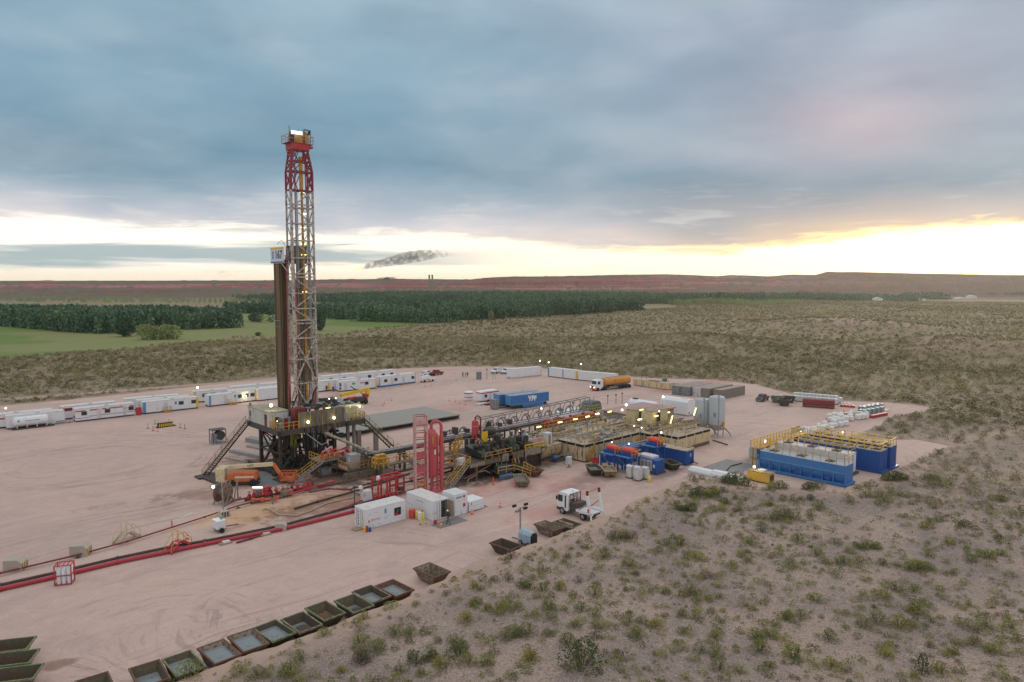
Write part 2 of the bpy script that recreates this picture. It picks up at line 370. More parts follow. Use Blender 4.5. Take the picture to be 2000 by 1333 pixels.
def seg_d(X, Y, pts):
    d = np.full(X.shape, 1e9)
    for (ax, ay), (bx, by) in zip(pts, pts[1:]):
        ex_, ey_ = bx-ax, by-ay; t_ = np.clip(((X-ax)*ex_+(Y-ay)*ey_)/(ex_*ex_+ey_*ey_), 0, 1); d = np.minimum(d, np.hypot(X-ax-t_*ex_, Y-ay-t_*ey_))
    return d
ROAD = [ground_at(*p) for p in ((-200, 795), (0, 783), (150, 772), (300, 760), (450, 748), (560, 738), (640, 730))]
TRK = [ground_at(*p, 1) for p in ((1010, 1075), (1130, 1090), (1215, 1110), (1300, 1150), (1420, 1205), (1600, 1290), (1800, 1400))]
TRK2 = [ground_at(*p) for p in ((1640, 850), (1800, 880), (1880, 860), (2100, 830))]
def cover(X, Y, Z, sd):
    r = np.hypot(X, Y); fm = field_mask(X, Y)*sst(960, 780, r+(fbm(X, Y, 60, 3, 3)-.5)*120)
    bare = sst(6, .5, sd)*sst(150, 100, Y)*.9+sst(3, 0, sd)*.7
    bare = np.maximum(bare, sst(2.4, 1.2, seg_d(X, Y, ROAD)+(fbm(X, Y, 4, 2, 4)-.5)*1.5))
    bare = np.maximum(bare, .3*sst(1.5, .4, seg_d(X, Y, TRK)+(fbm(X, Y, 3, 3, 4)-.5)*1.6))
    bare = np.maximum(bare, .6*sst(3., 1., seg_d(X, Y, TRK2)+(fbm(X, Y, 5, 3, 4)-.5)*3))
    for px, py, wx, wy in ((1655, 640, 60, 45), (1325, 662, 40, 16), (1930, 692, 46, 20)):
        gx, gy = ground_at(px, py); bare = np.maximum(bare, np.exp(-((X-gx)/wx)**2-((Y-gy)/wy)**2)*.9*(fbm(X, Y, 18, 4, 7) > .45))
    veg = sst(90, 300, r)*(1-fm)
    return np.stack([fm, np.clip(bare, 0, 1), veg, np.ones_like(veg)], -1)
rr = np.concatenate([np.geomspace(14, 130, 400)[:-1], np.geomspace(130, 480, 330)[:-1], np.geomspace(480, 1470, 170)])
g_ = grid_mesh('ground', np.radians(np.linspace(-58, 58, 900)), rr, height, cover)
tag(g_, kind='structure')
m = bpy.data.materials.new('desert_ground'); m.use_nodes = True; q = NT(m.node_tree); b = m.node_tree.nodes['Principled BSDF']
pos = q.node('ShaderNodeNewGeometry').outputs['Position']; fm, bare, veg = q.sep(q.attr('cover'))
na = q.noise(pos, .09, 6, .6); nb = q.noise(pos, .9, 6, .65); nc = q.noise(pos, 5., 4, .7)
soil = q.mix(q.step(.40, .62, na), lin(140, 126, 120), lin(166, 147, 135))
soil = q.mix(q.step(.50, .70, nb)*.45, soil, lin(178, 158, 146))
soil = q.mix(q.step(.50, .60, nc)*.6, soil, lin(98, 88, 84)); soil = q.mix(q.step(.54, .66, q.noise(pos, 2.1, 5, .7))*.4, soil, lin(104, 96, 86))
soil = q.mix(q.step(.58, .66, q.noise(pos, 9., 3, .6))*.65, soil, lin(206, 194, 186))
grass = q.mix(q.noise(pos, .35, 5, .7), lin(112, 102, 74), lin(158, 141, 117))
soil = q.mix(q.step(.55, .72, q.noise(pos, .5, 5, .7))*.35, soil, lin(110, 108, 72))
soil = q.mix(veg*.85, soil, grass)
pinks = q.mix(nb, lin(160, 138, 126), lin(186, 162, 148))
soil = q.mix(bare*q.step(.25, .6, nb+bare*.35), soil, pinks)
fs = q.noise(q.node('ShaderNodeMapping') and pos, .006, 3, .5)
fcol = q.mix(q.step(.46, .52, fs), lin(110, 128, 72), lin(140, 138, 98))
fcol = q.mix(q.noise(pos, .05, 5, .6)*.6, fcol, lin(96, 122, 58))
colr = q.mix(fm, soil, fcol)
q.put(b.inputs['Base Color'], colr); b.inputs['Roughness'].default_value = .95; b.inputs['Specular IOR Level'].default_value = .15
q.put(b.inputs['Normal'], q.bump(nc+nb*1.5, .7, .12)); g_.data.materials.append(m)
# gravel pad sheet
outl = []
n = len(PAD)
for i in range(n):
    a_ = np.array(PAD[i-1]); c_ = np.array(PAD[(i+1) % n]); tdir = c_-a_; tdir /= np.linalg.norm(tdir); nr_ = np.array([-tdir[1], tdir[0]])
    p_ = np.array(PAD[i]); w_ = 2.5
    s1 = sdist(np.array([p_[0]+nr_[0]]), np.array([p_[1]+nr_[1]]), PA)[0]
    outl.append(tuple(p_+nr_*w_*(1 if s1 > 0 else -1)))
bm = bmesh.new(); bm.faces.new([bm.verts.new((x, y, 0)) for x, y in outl]); bmesh.ops.triangulate(bm, faces=bm.faces[:]); bm.normal_update()
for f in bm.faces:
    if f.normal.z < 0: f.normal_flip()
me = bpy.data.meshes.new('gravel_pad'); bm.to_mesh(me); bm.free(); pad = bpy.data.objects.new('gravel_pad', me); COL.objects.link(pad); tag(pad, kind='structure')
m = bpy.data.materials.new('pinkish_gravel'); m.use_nodes = True; q = NT(m.node_tree); b = m.node_tree.nodes['Principled BSDF']
pos = E(q, q.node('ShaderNodeNewGeometry').outputs['Position']); X, Y, Z = q.sep(pos)
na = q.noise(pos, .035, 5, .6); nb = q.noise(pos, .5, 6, .65); nc = q.noise(pos, 7., 4, .7)
c = q.mix(q.step(.35, .65, na), lin(181, 158, 150), lin(195, 170, 159))
c = q.mix(q.step(.45, .75, nb)*.5, c, lin(206, 184, 176))
c = q.mix(q.step(.54, .68, nc)*.45, c, lin(136, 114, 108)); c = q.mix(q.step(.56, .66, q.noise(pos, 2.2, 5, .7))*.28, c, lin(142, 122, 116)); c = q.mix(q.step(.60, .66, q.noise(pos, 13., 2, .5))*.5, c, lin(220, 204, 196))
c = q.mix(q.step(.52, .68, q.noise(pos, .11, 5, .65))*.35, c, lin(160, 140, 140))
def tracks(cx, cy, per, sx=1., sy=1., rmin=0, rmax=60, dist=2.):
    ddx = (X-cx)*sx; ddy = (Y-cy)*sy; r = q.math('SQRT', ddx*ddx+ddy*ddy)+(q.noise(pos, .05, 3)-.5)*8.
    th = q.math('ARCTAN2', ddy, ddx)
    w = q.noise(q.xyz(r*(2.6/per), th*1.1, per), 1., 5, .7)
    return q.step(.52, .64, w)*q.step(rmin, rmin+3, r)*q.step(rmax, rmax-8, r)*q.step(.40, .62, q.noise(pos, .06, 4))
for px, py, per, a_, b_, sx, sy in ((620, 1190, 2.3, 2, 26, .8, 1.), (150, 900, 2.7, 4, 40, 1, 1.), (1460, 880, 2.4, 3, 38, 1., 1.), (300, 1250, 2.0, 2, 20, 1., 1.), (1300, 700, 3., 40, 95, 1., 1.2)):
    cx, cy = ground_at(px, py); k = tracks(cx, cy, per, sx, sy, a_, b_)
    c = q.mix(k*.55, c, lin(146, 123, 118)); 
# straight wheel tracks along the haul road
rot = X*SU-Y*CU; uu = X*CU+Y*SU
k = q.step(.50, .66, q.noise(q.xyz((rot+(q.noise(pos, .02, 3)-.5)*16.)*1.1, uu*.035, 9.), 1., 5, .7))*q.step(.42, .6, q.noise(q.xyz(rot*.25, uu*.03, 0.), 1., 4))
c = q.mix(k*.35, c, lin(210, 188, 182))
k = q.step(.52, .64, q.noise(q.xyz((rot+(q.noise(pos, .03, 3)-.5)*11.)*1.9, uu*.05, 2.), 1., 5, .7))*q.step(.45, .6, q.noise(q.xyz(rot*.2, uu*.02, 4.), 1., 4))
c = q.mix(k*.5, c, lin(142, 122, 120))
def stain(px, py, ru, rv, col, st, sc_=.35, lo=.40, hi=.62):
    global c
    wx, wy = ground_at(px, py); a1 = ((X-wx)*CU+(Y-wy)*SU)/ru; a2 = ((Y-wy)*CU-(X-wx)*SU)/rv
    k = q.math('EXPONENT', 0.-(a1*a1+a2*a2)); c = q.mix(q.step(lo, hi, k*.62+(q.noise(pos, sc_, 6, .65)-.5)*.9)*st, c, col)
oil = (.045, .034, .026); mud = lin(120, 86, 66); ochre = lin(196, 158, 122); rd = lin(178, 118, 108)
stain(590, 905, 15, 11, oil, .9, .35, .28, .5); stain(690, 930, 17, 9, oil, .8, .5, .33, .55); stain(500, 930, 10, 6, oil, .5, .6); stain(960, 925, 18, 7, oil, .8, .4, .33, .55); stain(1080, 905, 16, 5, lin(90, 76, 68), .6)
stain(470, 905, 14, 14, mud, .55, .3, .45, .7); stain(420, 960, 16, 7, mud, .5, .4); stain(560, 990, 16, 6, ochre, .5, .2, .25, .5); stain(470, 1010, 10, 5, ochre, .6, .3, .35, .6)
stain(640, 985, 22, 8, mud, .65, .5, .42, .6); stain(1110, 945, 14, 9, rd, .55, .3, .38, .7); stain(930, 960, 24, 4, rd, .4, .4); stain(1060, 1000, 12, 5, rd, .4, .3)
stain(1180, 930, 20, 5, lin(130, 118, 112), .6); stain(1300, 925, 9, 4, lin(110, 100, 96), .6); stain(860, 800, 30, 10, rd, .25, .3); stain(110, 1300, 2, 1.5, mud, .6); stain(205, 990, 10, 5, mud, .3, .6, .5, .7)
stain(1480, 905, 9, 6, lin(120, 116, 112), .6, .3); stain(1320, 760, 20, 8, rd, .4, .2); stain(1400, 745, 60, 7, rd, .45, .1, .3, .6); stain(900, 719, 90, 5, rd, .3, .1, .3, .6)
q.put(b.inputs['Base Color'], c); b.inputs['Roughness'].default_value = .93; b.inputs['Specular IOR Level'].default_value = .2
q.put(b.inputs['Normal'], q.bump(nc+nb, .45, .08)); pad.data.materials.append(m)
# escarpment on the horizon
def skyline(bd):
    px = 1000+F*np.tan(np.radians(bd))
    y = np.interp(px, [-1500, 0, 300, 560, 660, 760, 920, 960, 1000, 1100, 1210, 1300, 1330, 1400, 1425, 1500, 1545, 1590, 1612, 1680, 1800, 2000, 3500], [548.5, 548.5, 548.2, 547.5, 545.8, 545, 546, 542, 540.5, 540, 537, 536, 537, 540, 537.5, 540, 536.5, 537.5, 531.5, 532, 535, 538, 540])
    return H+(551-y)*1720/F/np.cos(np.radians(bd))*np.cos(np.radians(bd))
def hills_z(x, y):
    r = np.hypot(x, y); b_ = np.degrees(np.arctan2(x, y)); top = skyline(b_)
    d = y
    gul = (fbm(x, y, 60, 4, 11)-.5)*120+(np.abs(fbm(x, y*.4, 26, 3, 12)-.5))*110
    s_ = np.clip((d-1470+gul*sst(-60, 60, d-1470))/220, 0, 1)
    prof = np.interp(s_, [0, .25, .38, .52, .60, .80, .86, 1.], [0, .14, .42, .50, .78, .86, .985, 1.])
    soft = np.interp(b_, [5, 22, 30], [1, .5, 0]); prof = prof*soft+(1-soft)*(s_**1.3*.85+prof*.15)
    return top*prof*sst(1430, 1500, d)-.5+(fbm(x, y, 22, 3, 13)-.5)*4*sst(.02, .3, s_)*(1-sst(.9, 1., s_))
rr = np.concatenate([np.linspace(1420, 2300, 220), np.geomspace(2300, 2800, 4)[1:]])
hl = grid_mesh('hills', np.radians(np.linspace(-56, 56, 1100)), rr, hills_z); tag(hl, kind='structure')
m = bpy.data.materials.new('red_escarpment'); m.use_nodes = True; q = NT(m.node_tree); b = m.node_tree.nodes['Principled BSDF']
ge = q.node('ShaderNodeNewGeometry'); pos = E(q, ge.outputs['Position']); X, Y, Z = q.sep(pos)
st = q.noise(q.xyz(X*.0016, Y*.0016, Z*.10), 1., 6, .75)
rock = q.mix(q.step(.40, .62, st), lin(138, 84, 84), lin(180, 134, 130))
rock = q.mix(q.step(.5, .7, q.noise(pos, .03, 5, .7))*.5, rock, lin(158, 100, 98))
scrub = q.mix(q.noise(pos, .02, 5, .7), lin(92, 90, 76), lin(126, 112, 98))
nz = q.sep(ge.outputs['Normal'])[2]
rt = q.step(350., 900., X)
c = q.mix(q.step(.80, .94, nz+(q.noise(pos, .02, 5, .7)-.5)*.3), rock, scrub)
c = q.mix(q.step(20., 10., Z+(q.noise(pos, .01, 4)-.5)*14.)*.8, c, scrub)
c = q.mix(rt*.75, c, lin(112, 96, 84))
q.put(b.inputs['Base Color'], c); b.inputs['Roughness'].default_value = .95; b.inputs['Specular IOR Level'].default_value = .1; hl.data.materials.append(m)
# ---------------------------------------------------------------- vegetation templates (numpy)
def leaf_cloud(n, shape, size, seed, flat=.5, hollow=.45, lift=0.):
    """n small quads through a crown volume; shape(t)->(radius) with t 0..1 up"""
    g = np.random.default_rng(seed); t_ = g.random(n); az_ = g.random(n)*2*PI; rad = (hollow+(1-hollow)*np.sqrt(g.random(n)))
    lump = 1+.28*np.sin(az_*3+seed)+.18*np.sin(az_*5+t_*7+seed*2)
    R_ = shape(t_)*rad*lump; c = np.stack([R_*np.cos(az_), R_*np.sin(az_), t_+lift], -1)
    a = g.normal(size=(n, 3)); a[:, 2] *= flat; a /= np.linalg.norm(a, axis=1)[:, None]
    b_ = g.normal(size=(n, 3)); b_ -= a*(a*b_).sum(1)[:, None]; b_ /= np.linalg.norm(b_, axis=1)[:, None]
    s_ = size*(.6+.8*g.random(n))[:, None]
    q_ = np.stack([c-a*s_-b_*s_*.5, c+a*s_-b_*s_*.5, c+a*s_*.8+b_*s_*.6, c-a*s_*.8+b_*s_*.6], 1)
    return q_
def quads_mesh(name, q_, m, tint=None):
    me = bpy.data.meshes.new(name); n = len(q_); co = q_.reshape(-1, 3).astype(np.float32)
    me.vertices.add(n*4); me.vertices.foreach_set('co', co.ravel()); me.loops.add(n*4); me.loops.foreach_set('vertex_index', np.arange(n*4, dtype=np.int32))
    me.polygons.add(n); me.polygons.foreach_set('loop_start', np.arange(0, n*4, 4, dtype=np.int32)); me.polygons.foreach_set('loop_total', np.full(n, 4, np.int32))
    me.update(calc_edges=True)
    if tint is not None:
        a = me.attributes.new('tint', 'FLOAT', 'POINT'); a.data.foreach_set('value', np.repeat(tint, 4).astype(np.float32))
    me.materials.append(m); return me
def leafmat(name, stops, use_tint=False, rough=.7, trans=.26):
    m = bpy.data.materials.new(name); m.use_nodes = True; q = NT(m.node_tree); b = m.node_tree.nodes['Principled BSDF']
    ge = q.node('ShaderNodeNewGeometry'); pos = ge.outputs['Position']
    if use_tint:
        a = q.node('ShaderNodeAttribute', attribute_name='tint'); x = E(q, a.outputs['Fac'])
        x = x+(q.noise(pos, 2.5, 3)-.5)*.35
    else:
        rnd = E(q, q.node('ShaderNodeObjectInfo').outputs['Random']); x = rnd*.45+q.noise(pos, 2.2, 4, .7)*.95-.2
    k = len(stops)-1; q.put(b.inputs['Base Color'], q.ramp(x, [(i/k, s_) for i, s_ in enumerate(stops)]))
    b.inputs['Roughness'].default_value = rough; b.inputs['Specular IOR Level'].default_value = .2
    tr_ = q.node('ShaderNodeBsdfTranslucent'); q.l.new(b.inputs['Base Color'].links[0].from_socket, tr_.inputs[0]); mx = q.node('ShaderNodeMixShader'); mx.inputs[0].default_value = trans
    q.l.new(b.outputs[0], mx.inputs[1]); q.l.new(tr_.outputs[0], mx.inputs[2]); q.l.new(mx.outputs[0], q.n['Material Output'].inputs[0])
    MC[name] = m; return m
LM = dict(g=leafmat('olive_leaves', [(.115, .130, .040), (.206, .223, .063), (.298, .298, .096)]),
          y=leafmat('yellow_green_leaves', [(.154, .156, .029), (.269, .250, .040), (.385, .354, .073)]),
          d=leafmat('dark_green_leaves', [(.045, .062, .022), (.095, .119, .038), (.170, .194, .063)]),
          o=leafmat('grey_olive_leaves', [(.151, .159, .074), (.232, .231, .109), (.325, .317, .158)]),
          b=leafmat('dry_brown_twigs', [(.098, .072, .055), (.182, .130, .101), (.260, .195, .150)]),
          w=leafmat('pale_grey_leaves', [(.13, .14, .10), (.24, .25, .19), (.34, .34, .27)]))
twig = mat('shrub_twigs', (.10, .075, .06), .9)
dome = lambda t_: np.sqrt(np.clip(1-(t_*.98)**2.4, 0, 1))*.60+.04
SHM = {}
for k in LM:
    SHM[k] = []
    for i in range(4):
        q1 = leaf_cloud(620 if k != 'b' else 420, dome, .036, 11*i+ord(k), .8, .25)
        q1[:, :, 2] *= 1.0
        me = quads_mesh('foliage', q1, LM[k])
        mb = MB()
        for j in range(9):
            a_ = random.random()*6.28; r_ = random.uniform(.15, .5); mb.bar((0, 0, -.25), (r_*math.cos(a_), r_*math.sin(a_), random.uniform(.5, .95)), .02)
        ms = bpy.data.meshes.new('stem'); ms.from_pydata(mb.v, [], mb.f); ms.materials.append(twig)
        SHM[k].append((me, ms))
KIND = dict(g='olive green', y='yellow green', d='dark green', o='grey olive', b='dry brown', w='pale grey green')
def shrub(x, y, w, k, h=.62, label=None, group=None):
    z = float(height(np.array([x]), np.array([y]))[0]); me, ms = random.choice(SHM[k])
    o = bpy.data.objects.new('desert_shrub', None); COL.objects.link(o); o.location = (x, y, z-.04)
    f_ = bpy.data.objects.new('foliage', me); COL.objects.link(f_); f_.parent = o
    s_ = bpy.data.objects.new('stem', ms); COL.objects.link(s_); s_.parent = o
    o.rotation_euler = (0, 0, random.random()*6.28); o.scale = (w/1.2, w/1.2*random.uniform(.8, 1.15), w*h*.88*random.uniform(.8, 1.25))
    tag(o, label or f'low {KIND[k]} desert shrub scattered on the grey stony ground around the pad', 'shrub', group or f'{KIND[k]} desert shrubs')
    return o
SPX = """1338,1000,40,d 1376,973,56,d 1360,942,28,b 1436,950,60,d 1518,960,50,o 1588,960,44,d 1540,982,26,g 1574,980,26,d 1600,992,24,g 1684,958,30,g 1752,945,55,d 1704,975,36,g 1724,988,30,g 1748,972,26,g 1528,1018,60,o 1884,1035,28,d 1316,1070,44,g 1278,1048,18,y 1215,1055,52,b 1362,1096,28,y 1460,1062,20,g 1486,1040,26,w 1542,1105,28,g 1696,1076,48,g 1664,1102,44,g 1624,1104,40,g 1596,1088,30,o 1632,1065,26,o 1736,1108,36,g 1796,1120,56,g 1772,1158,44,g 1724,1170,32,g 1348,1162,30,g 1384,1174,24,g 1406,1170,20,g 1344,1210,40,g 1240,1220,44,y 1282,1230,32,d 1240,1252,34,g 1552,1210,48,g 1594,1176,28,g 1700,1220,50,o 1755,1226,40,o 1780,1225,26,y 1792,1194,30,y 1912,1232,56,o 1892,1266,48,g 1936,1278,32,g 1836,1316,36,y 1730,1284,30,y 1548,1288,42,g 1490,1246,50,g 1484,1275,38,g 1500,1306,26,g 1396,1250,26,g 1384,1282,46,o 1404,1314,36,o 1444,1318,28,g 1620,1250,34,y 1620,1304,34,o 1972,1230,28,g 1944,1098,46,g 1854,1070,26,g 1812,1092,24,g 1824,1027,30,g 1806,1038,24,y 1946,982,30,y 1840,950,34,g 1818,940,34,o
910,1220,34,g 966,1200,42,y 997,1192,40,g 928,1155,20,g 980,1141,38,b 1046,1157,44,g 1095,1157,24,y 1165,1168,26,g 1071,1192,30,g 1076,1215,26,g 1134,1197,34,g 1162,1210,24,g 1162,1233,24,g 1123,1232,28,g 1109,1265,36,g 1069,1248,24,g 1008,1250,64,o 1034,1300,32,g 889,1262,30,o 896,1288,44,d 828,1300,52,d 786,1247,44,g 930,1310,56,g 858,1310,34,y 780,1322,28,g 822,1325,22,g 720,1272,56,g 712,1297,36,d 1183,1094,30,y 1096,1093,34,o 997,1099,30,b 486,1328,60,o 370,1326,46,g 585,1300,32,g 563,1330,46,g 666,1320,22,g 702,1300,40,b 1423,940,26,w 1404,965,28,w 1600,1000,24,g 1660,985,22,o 1500,990,20,y 1412,1000,22,g 1560,1060,24,o 1430,1112,24,o 1230,1110,26,o 1055,1120,22,o 1130,1142,20,b 1020,1150,22,w 855,1262,20,o"""
cnt = 0; taken = []
for tok in SPX.split():
    a = tok.split(','); px, py, w, k = float(a[0]), float(a[1]), float(a[2]), a[3]
    x, y = ground_at(px, py, 1.0); ww = w*y/F*1.1
    nn_ = 1 if ww < 1.9 else 2 if ww < 2.8 else 4
    for j in range(nn_):
        xo, yo = (0, 0) if nn_ == 1 else ((j/(nn_-1)-.5)*ww*.62, random.uniform(-.25, .35)*ww*.6)
        w1 = ww if nn_ == 1 else ww*random.uniform(.42, .6)*(1.2 if nn_ == 2 else 1); shrub(x+xo, y+yo, w1, k if random.random() < .75 else random.choice('goy')); cnt += 1; taken.append((x+xo, y+yo, w1))
x, y = ground_at(1800, 1314, 1.); shrub(x, y, 1.4, 'd', 1.5, 'tall dark green bush at the bottom right corner of the scrub', 'tall dark bushes'); cnt += 1; taken.append((x, y, 1.5))
x, y = ground_at(1137, 1310, 1.); shrub(x, y, 3.0, 'd', .75, 'largest dark green bush, at the bottom centre of the scrub', 'tall dark bushes'); cnt += 1; taken.append((x, y, 2))
# candidates, clustered
def scatter(n, rmin, rmax, hi=50, pw=1.5):
    r = np.sqrt(rng.random(n)*(rmax**2-rmin**2)+rmin**2); a = np.radians(rng.uniform(-hi, hi, n)); x = r*np.sin(a); y = r*np.cos(a)
    sd = sdist(x, y, PA); d = fbm(x, y, 14, 3, 21); keep = (sd > 1.5) & (rng.random(n) < np.clip((d-.12)*1.9, .08, 1)**pw) & (field_mask(x, y) < .5) & (seg_d(x, y, ROAD) > 2.6)
    return x[keep], y[keep], sd[keep]
x, y, sd = scatter(1500, 44, 150, 44); ordr = np.argsort(np.hypot(x, y)); near_used = []
for i in ordr:
    if cnt >= 298: break
    px = 1000+F*x[i]/y[i]
    if px < -60 or px > 2060: continue
    if any((x[i]-a)**2+(y[i]-b_)**2 < (1.0+w_*.5)**2 for a, b_, w_ in taken): continue
    w = random.choice((.4, .5, .6, .7, .8, 1., 1.3)); k = random.choice('ggggoooydb'); shrub(x[i], y[i], w, k); cnt += 1; taken.append((x[i], y[i], w)); near_used.append(math.hypot(x[i], y[i]))
rcut = max(near_used) if near_used else 60
print('shrubs', cnt, 'cut', rcut)
scr = leafmat('scrub_leaves', [(.086, .086, .038), (.147, .146, .062), (.234, .221, .092), (.290, .270, .132), (.285, .239, .161), (.395, .335, .103)], True)
nsc = leafmat('near_scrub_leaves', [(.080, .086, .034), (.149, .158, .052), (.230, .233, .071), (.287, .290, .081), (.253, .239, .124)], True)
def mass(name, x, y, w, h, nleaf, lsize, seed, label, m=scr, tints=None, shape=dome, zf=None, jit=.25):
    """many plants too many to count, as one mesh"""
    tmpl = [leaf_cloud(nleaf, shape, lsize, seed+k, .8, .25) for k in range(6)]
    z = height(x, y) if zf is None else zf; n = len(x); out = np.empty((n, nleaf, 4, 3), np.float32); kk = rng.integers(0, 6, n); th = rng.random(n)*2*PI; c_, s_ = np.cos(th), np.sin(th)
    T = np.stack(tmpl)[kk]; X_ = T[..., 0]*w[:, None, None]; Y_ = T[..., 1]*w[:, None, None]
    out[..., 0] = X_*c_[:, None, None]-Y_*s_[:, None, None]+x[:, None, None]; out[..., 1] = X_*s_[:, None, None]+Y_*c_[:, None, None]+y[:, None, None]; out[..., 2] = T[..., 2]*h[:, None, None]+z[:, None, None]-.05
    ti = (np.clip(rng.beta(.9, 1.1, n)*.75+.5*(fbm(x, y, 35, 2, 77)-.25), 0, 1) if tints is None else tints)[:, None]+rng.normal(0, jit*.4, (n, nleaf))
    me = quads_mesh(name, out.reshape(-1, 4, 3), m, np.clip(ti, 0, 1).ravel()); o = bpy.data.objects.new(name, me); COL.objects.link(o); return tag(o, label, 'vegetation', None, 'stuff')
# small tufts close by, then scrub to the far fields
x, y, sd = scatter(15000, 42, 170, 46, .5); w = rng.uniform(.12, .42, len(x))**1.2; mass('grass_tufts', x, y, w, w*.7, 16, .15, 50, 'small dry tufts of grass and herbs between the foreground shrubs')
x, y, sd = scatter(6800, 44, rcut+6, 46, 1.); w = rng.uniform(.34, .92, len(x))**1.25; mass('desert_scrub', x, y, w, w*.7, 110, .07, 60, 'small olive and grey shrublets between the larger foreground shrubs', nsc)
x, y, sd = scatter(11000, rcut, 190, 48, .8); keep = ~((np.hypot(x, y) < rcut+1)); x, y = x[keep], y[keep]
w = rng.uniform(.35, 1.0, len(x))**1.5*1.45; mass('desert_scrub', x, y, w, w*.62*rng.uniform(.8, 1.2, len(x)), 90, .07, 70, 'dense olive and brown desert scrub stretching around and behind the well pad')
x, y, sd = scatter(52000, 185, 400, 50, .7); w = rng.uniform(.4, 1.1, len(x))**1.4*1.6; mass('desert_scrub', x, y, w, w*.62, 26, .13, 90, 'open desert scrub on the plain beyond the pad, middle distance')
x, y, sd = scatter(120000, 395, 1300, 50, .5); w = rng.uniform(.5, 1.2, len(x))*1.7; mass('desert_scrub', x, y, w, w*.6, 8, .28, 110, 'far desert scrub fading toward the fields and tree plantations')
# ---------------------------------------------------------------- plantations
ftr = leafmat('plantation_leaves', [(.038, .087, .062), (.068, .138, .085), (.119, .202, .115), (.187, .285, .150)], True, trans=.06)
ftd = leafmat('dark_tree_leaves', [(.03, .062, .04), (.055, .10, .055), (.09, .14, .07)], True, trans=.1)
fwl = leafmat('willow_leaves', [(.174, .232, .087), (.261, .319, .123), (.362, .406, .174)], True)
pop = lambda t_: np.interp(t_, [0, .1, .5, .85, 1], [.26, .30, .31, .24, .06])
rnd_ = lambda t_: np.sqrt(np.clip(1-(2*t_-1)**2*.95, 0, 1))*.5
def block(pA, pB, depth, ht, label, sp=4.0, m=ftr, shape=pop, nl=46, name='tree_plantation', wid=1., drop=.0):
    ax, ay = ground_at(*pA); bx, by = ground_at(*pB); L = math.hypot(bx-ax, by-ay); ux, uy = (bx-ax)/L, (by-ay)/L; nx, ny = -uy, ux
    if ny < 0: nx, ny = -nx, -ny
    nu, nv = max(1, int(L/sp)), max(1, int(depth/(sp*1.25)))
    iu, iv = np.meshgrid(np.arange(nu+1), np.arange(nv+1)); iu = iu.ravel().astype(float); iv = iv.ravel().astype(float)
    s_ = iu/max(nu, 1)*L+rng.normal(0, .5, iu.shape)+(iv*1.9); d_ = iv*sp*1.25+rng.normal(0, .5, iu.shape)
    k = rng.random(len(s_)) > drop; s_, d_ = s_[k], d_[k]; x = ax+ux*s_+nx*d_; y = ay+uy*s_+ny*d_; n = len(x)
    h = ht*.92*rng.uniform(.82, 1.1, n)*(.92+.16*fbm(x, y, 40, 2, 33)); w = h*.62*wid*rng.uniform(.85, 1.2, n); z = height(x, y)
    return mass(name, x, y, w, h, nl, .092, 130, label, m, np.clip(.25+.5*fbm(x, y, 60, 2, 44)+rng.normal(0, .12, n), 0, 1), shape, z, .5)
BL = [((-60, 632), (118, 648), 60, 12.4, 'front left poplar plantation block at the left edge of the picture'), ((110, 648), (197, 653), 30, 12, 'end block of the left poplar plantation, left of the lone tree'),
 ((-60, 617), (190, 625), 40, 10.5, 'dark tree plantation at the far left behind the front left block'), ((196, 636), (368, 645), 34, 11.5, 'dark plantation block behind the pale willow thicket'),
 ((215, 619), (395, 630), 30, 11, 'deep plantation behind the block with the willow thicket'), ((372, 627), (404, 632), 16, 10, 'small square stand of trees right of the left plantation'),
 ((440, 611), (532, 615), 50, 11, 'plantation left of the derrick behind the round clump'), ((455, 588), (640, 592), 160, 12, 'farthest dark plantation behind the derrick'),
 ((600, 616), (662, 625), 60, 12, 'plantation block just right of the derrick'), ((690, 628), (850, 633), 26, 12.5, 'foremost plantation block right of the derrick'), ((845, 620), (892, 626), 40, 13, 'narrow plantation block right of the foremost one'),
 ((650, 608), (885, 613), 90, 11.5, 'broad plantation in the centre behind the front blocks'), ((900, 617), (1014, 622), 30, 12.5, 'plantation block behind the small lone bush'), ((1010, 613), (1060, 617), 40, 12.5, 'plantation block between the centre blocks'),
 ((1062, 611), (1146, 615), 32, 14, 'plantation block near the right end of the green belt'), ((1146, 607), (1202, 611), 30, 12.5, 'rightmost front plantation block with a rounded end'),
 ((905, 602), (1190, 604), 110, 12, 'wide plantation right of centre behind the front row'), ((630, 588), (1200, 590), 260, 14, 'long dark plantation belt along the foot of the red cliffs'),
 ((1195, 594), (1450, 596), 150, 14.5, 'dark tree belt right of centre above the pale field')]
for pA, pB, dp, ht, lab in BL: block(pA, pB, dp, ht, lab, 4.3 if pA[1] > 605 else 5.4, nl=84 if pA[1] > 605 else 36)
rb = dict(shape=rnd_, wid=1.5, nl=50, sp=6, name='tree_belt', drop=.2)
block((1320, 598), (1450, 597), 40, 8, 'rounded pale green trees in front of the right tree belt', m=fwl, **rb)
block((1450, 600), (1575, 596), 30, 6.5, 'low pale bushes at the edge of the right tree belt', m=fwl, **rb)
block((1440, 590), (1690, 590), 90, 12, 'dark rounded trees right of the pale bushes', **rb)
block((1620, 588), (1770, 590), 70, 11, 'olive tree belt in front of the white farm sheds', **rb)
block((1775, 586), (1855, 586), 50, 13, 'dark square tree block at the right end of the tree belt', **rb)
block((1860, 580), (2060, 580), 60, 8, 'sparse far trees at the right edge of the picture', **{**rb, 'drop': .5})
block((1560, 571), (1603, 571), 30, 13, 'distant dark tree block under the right mesa', sp=5)
block((-80, 590), (455, 593), 150, 6, 'pale riverside thicket under the left cliffs', m=fwl, **{**rb, 'drop': .55, 'sp': 9})
trunkm = mat('tree_trunk', (.09, .07, .05), .9)
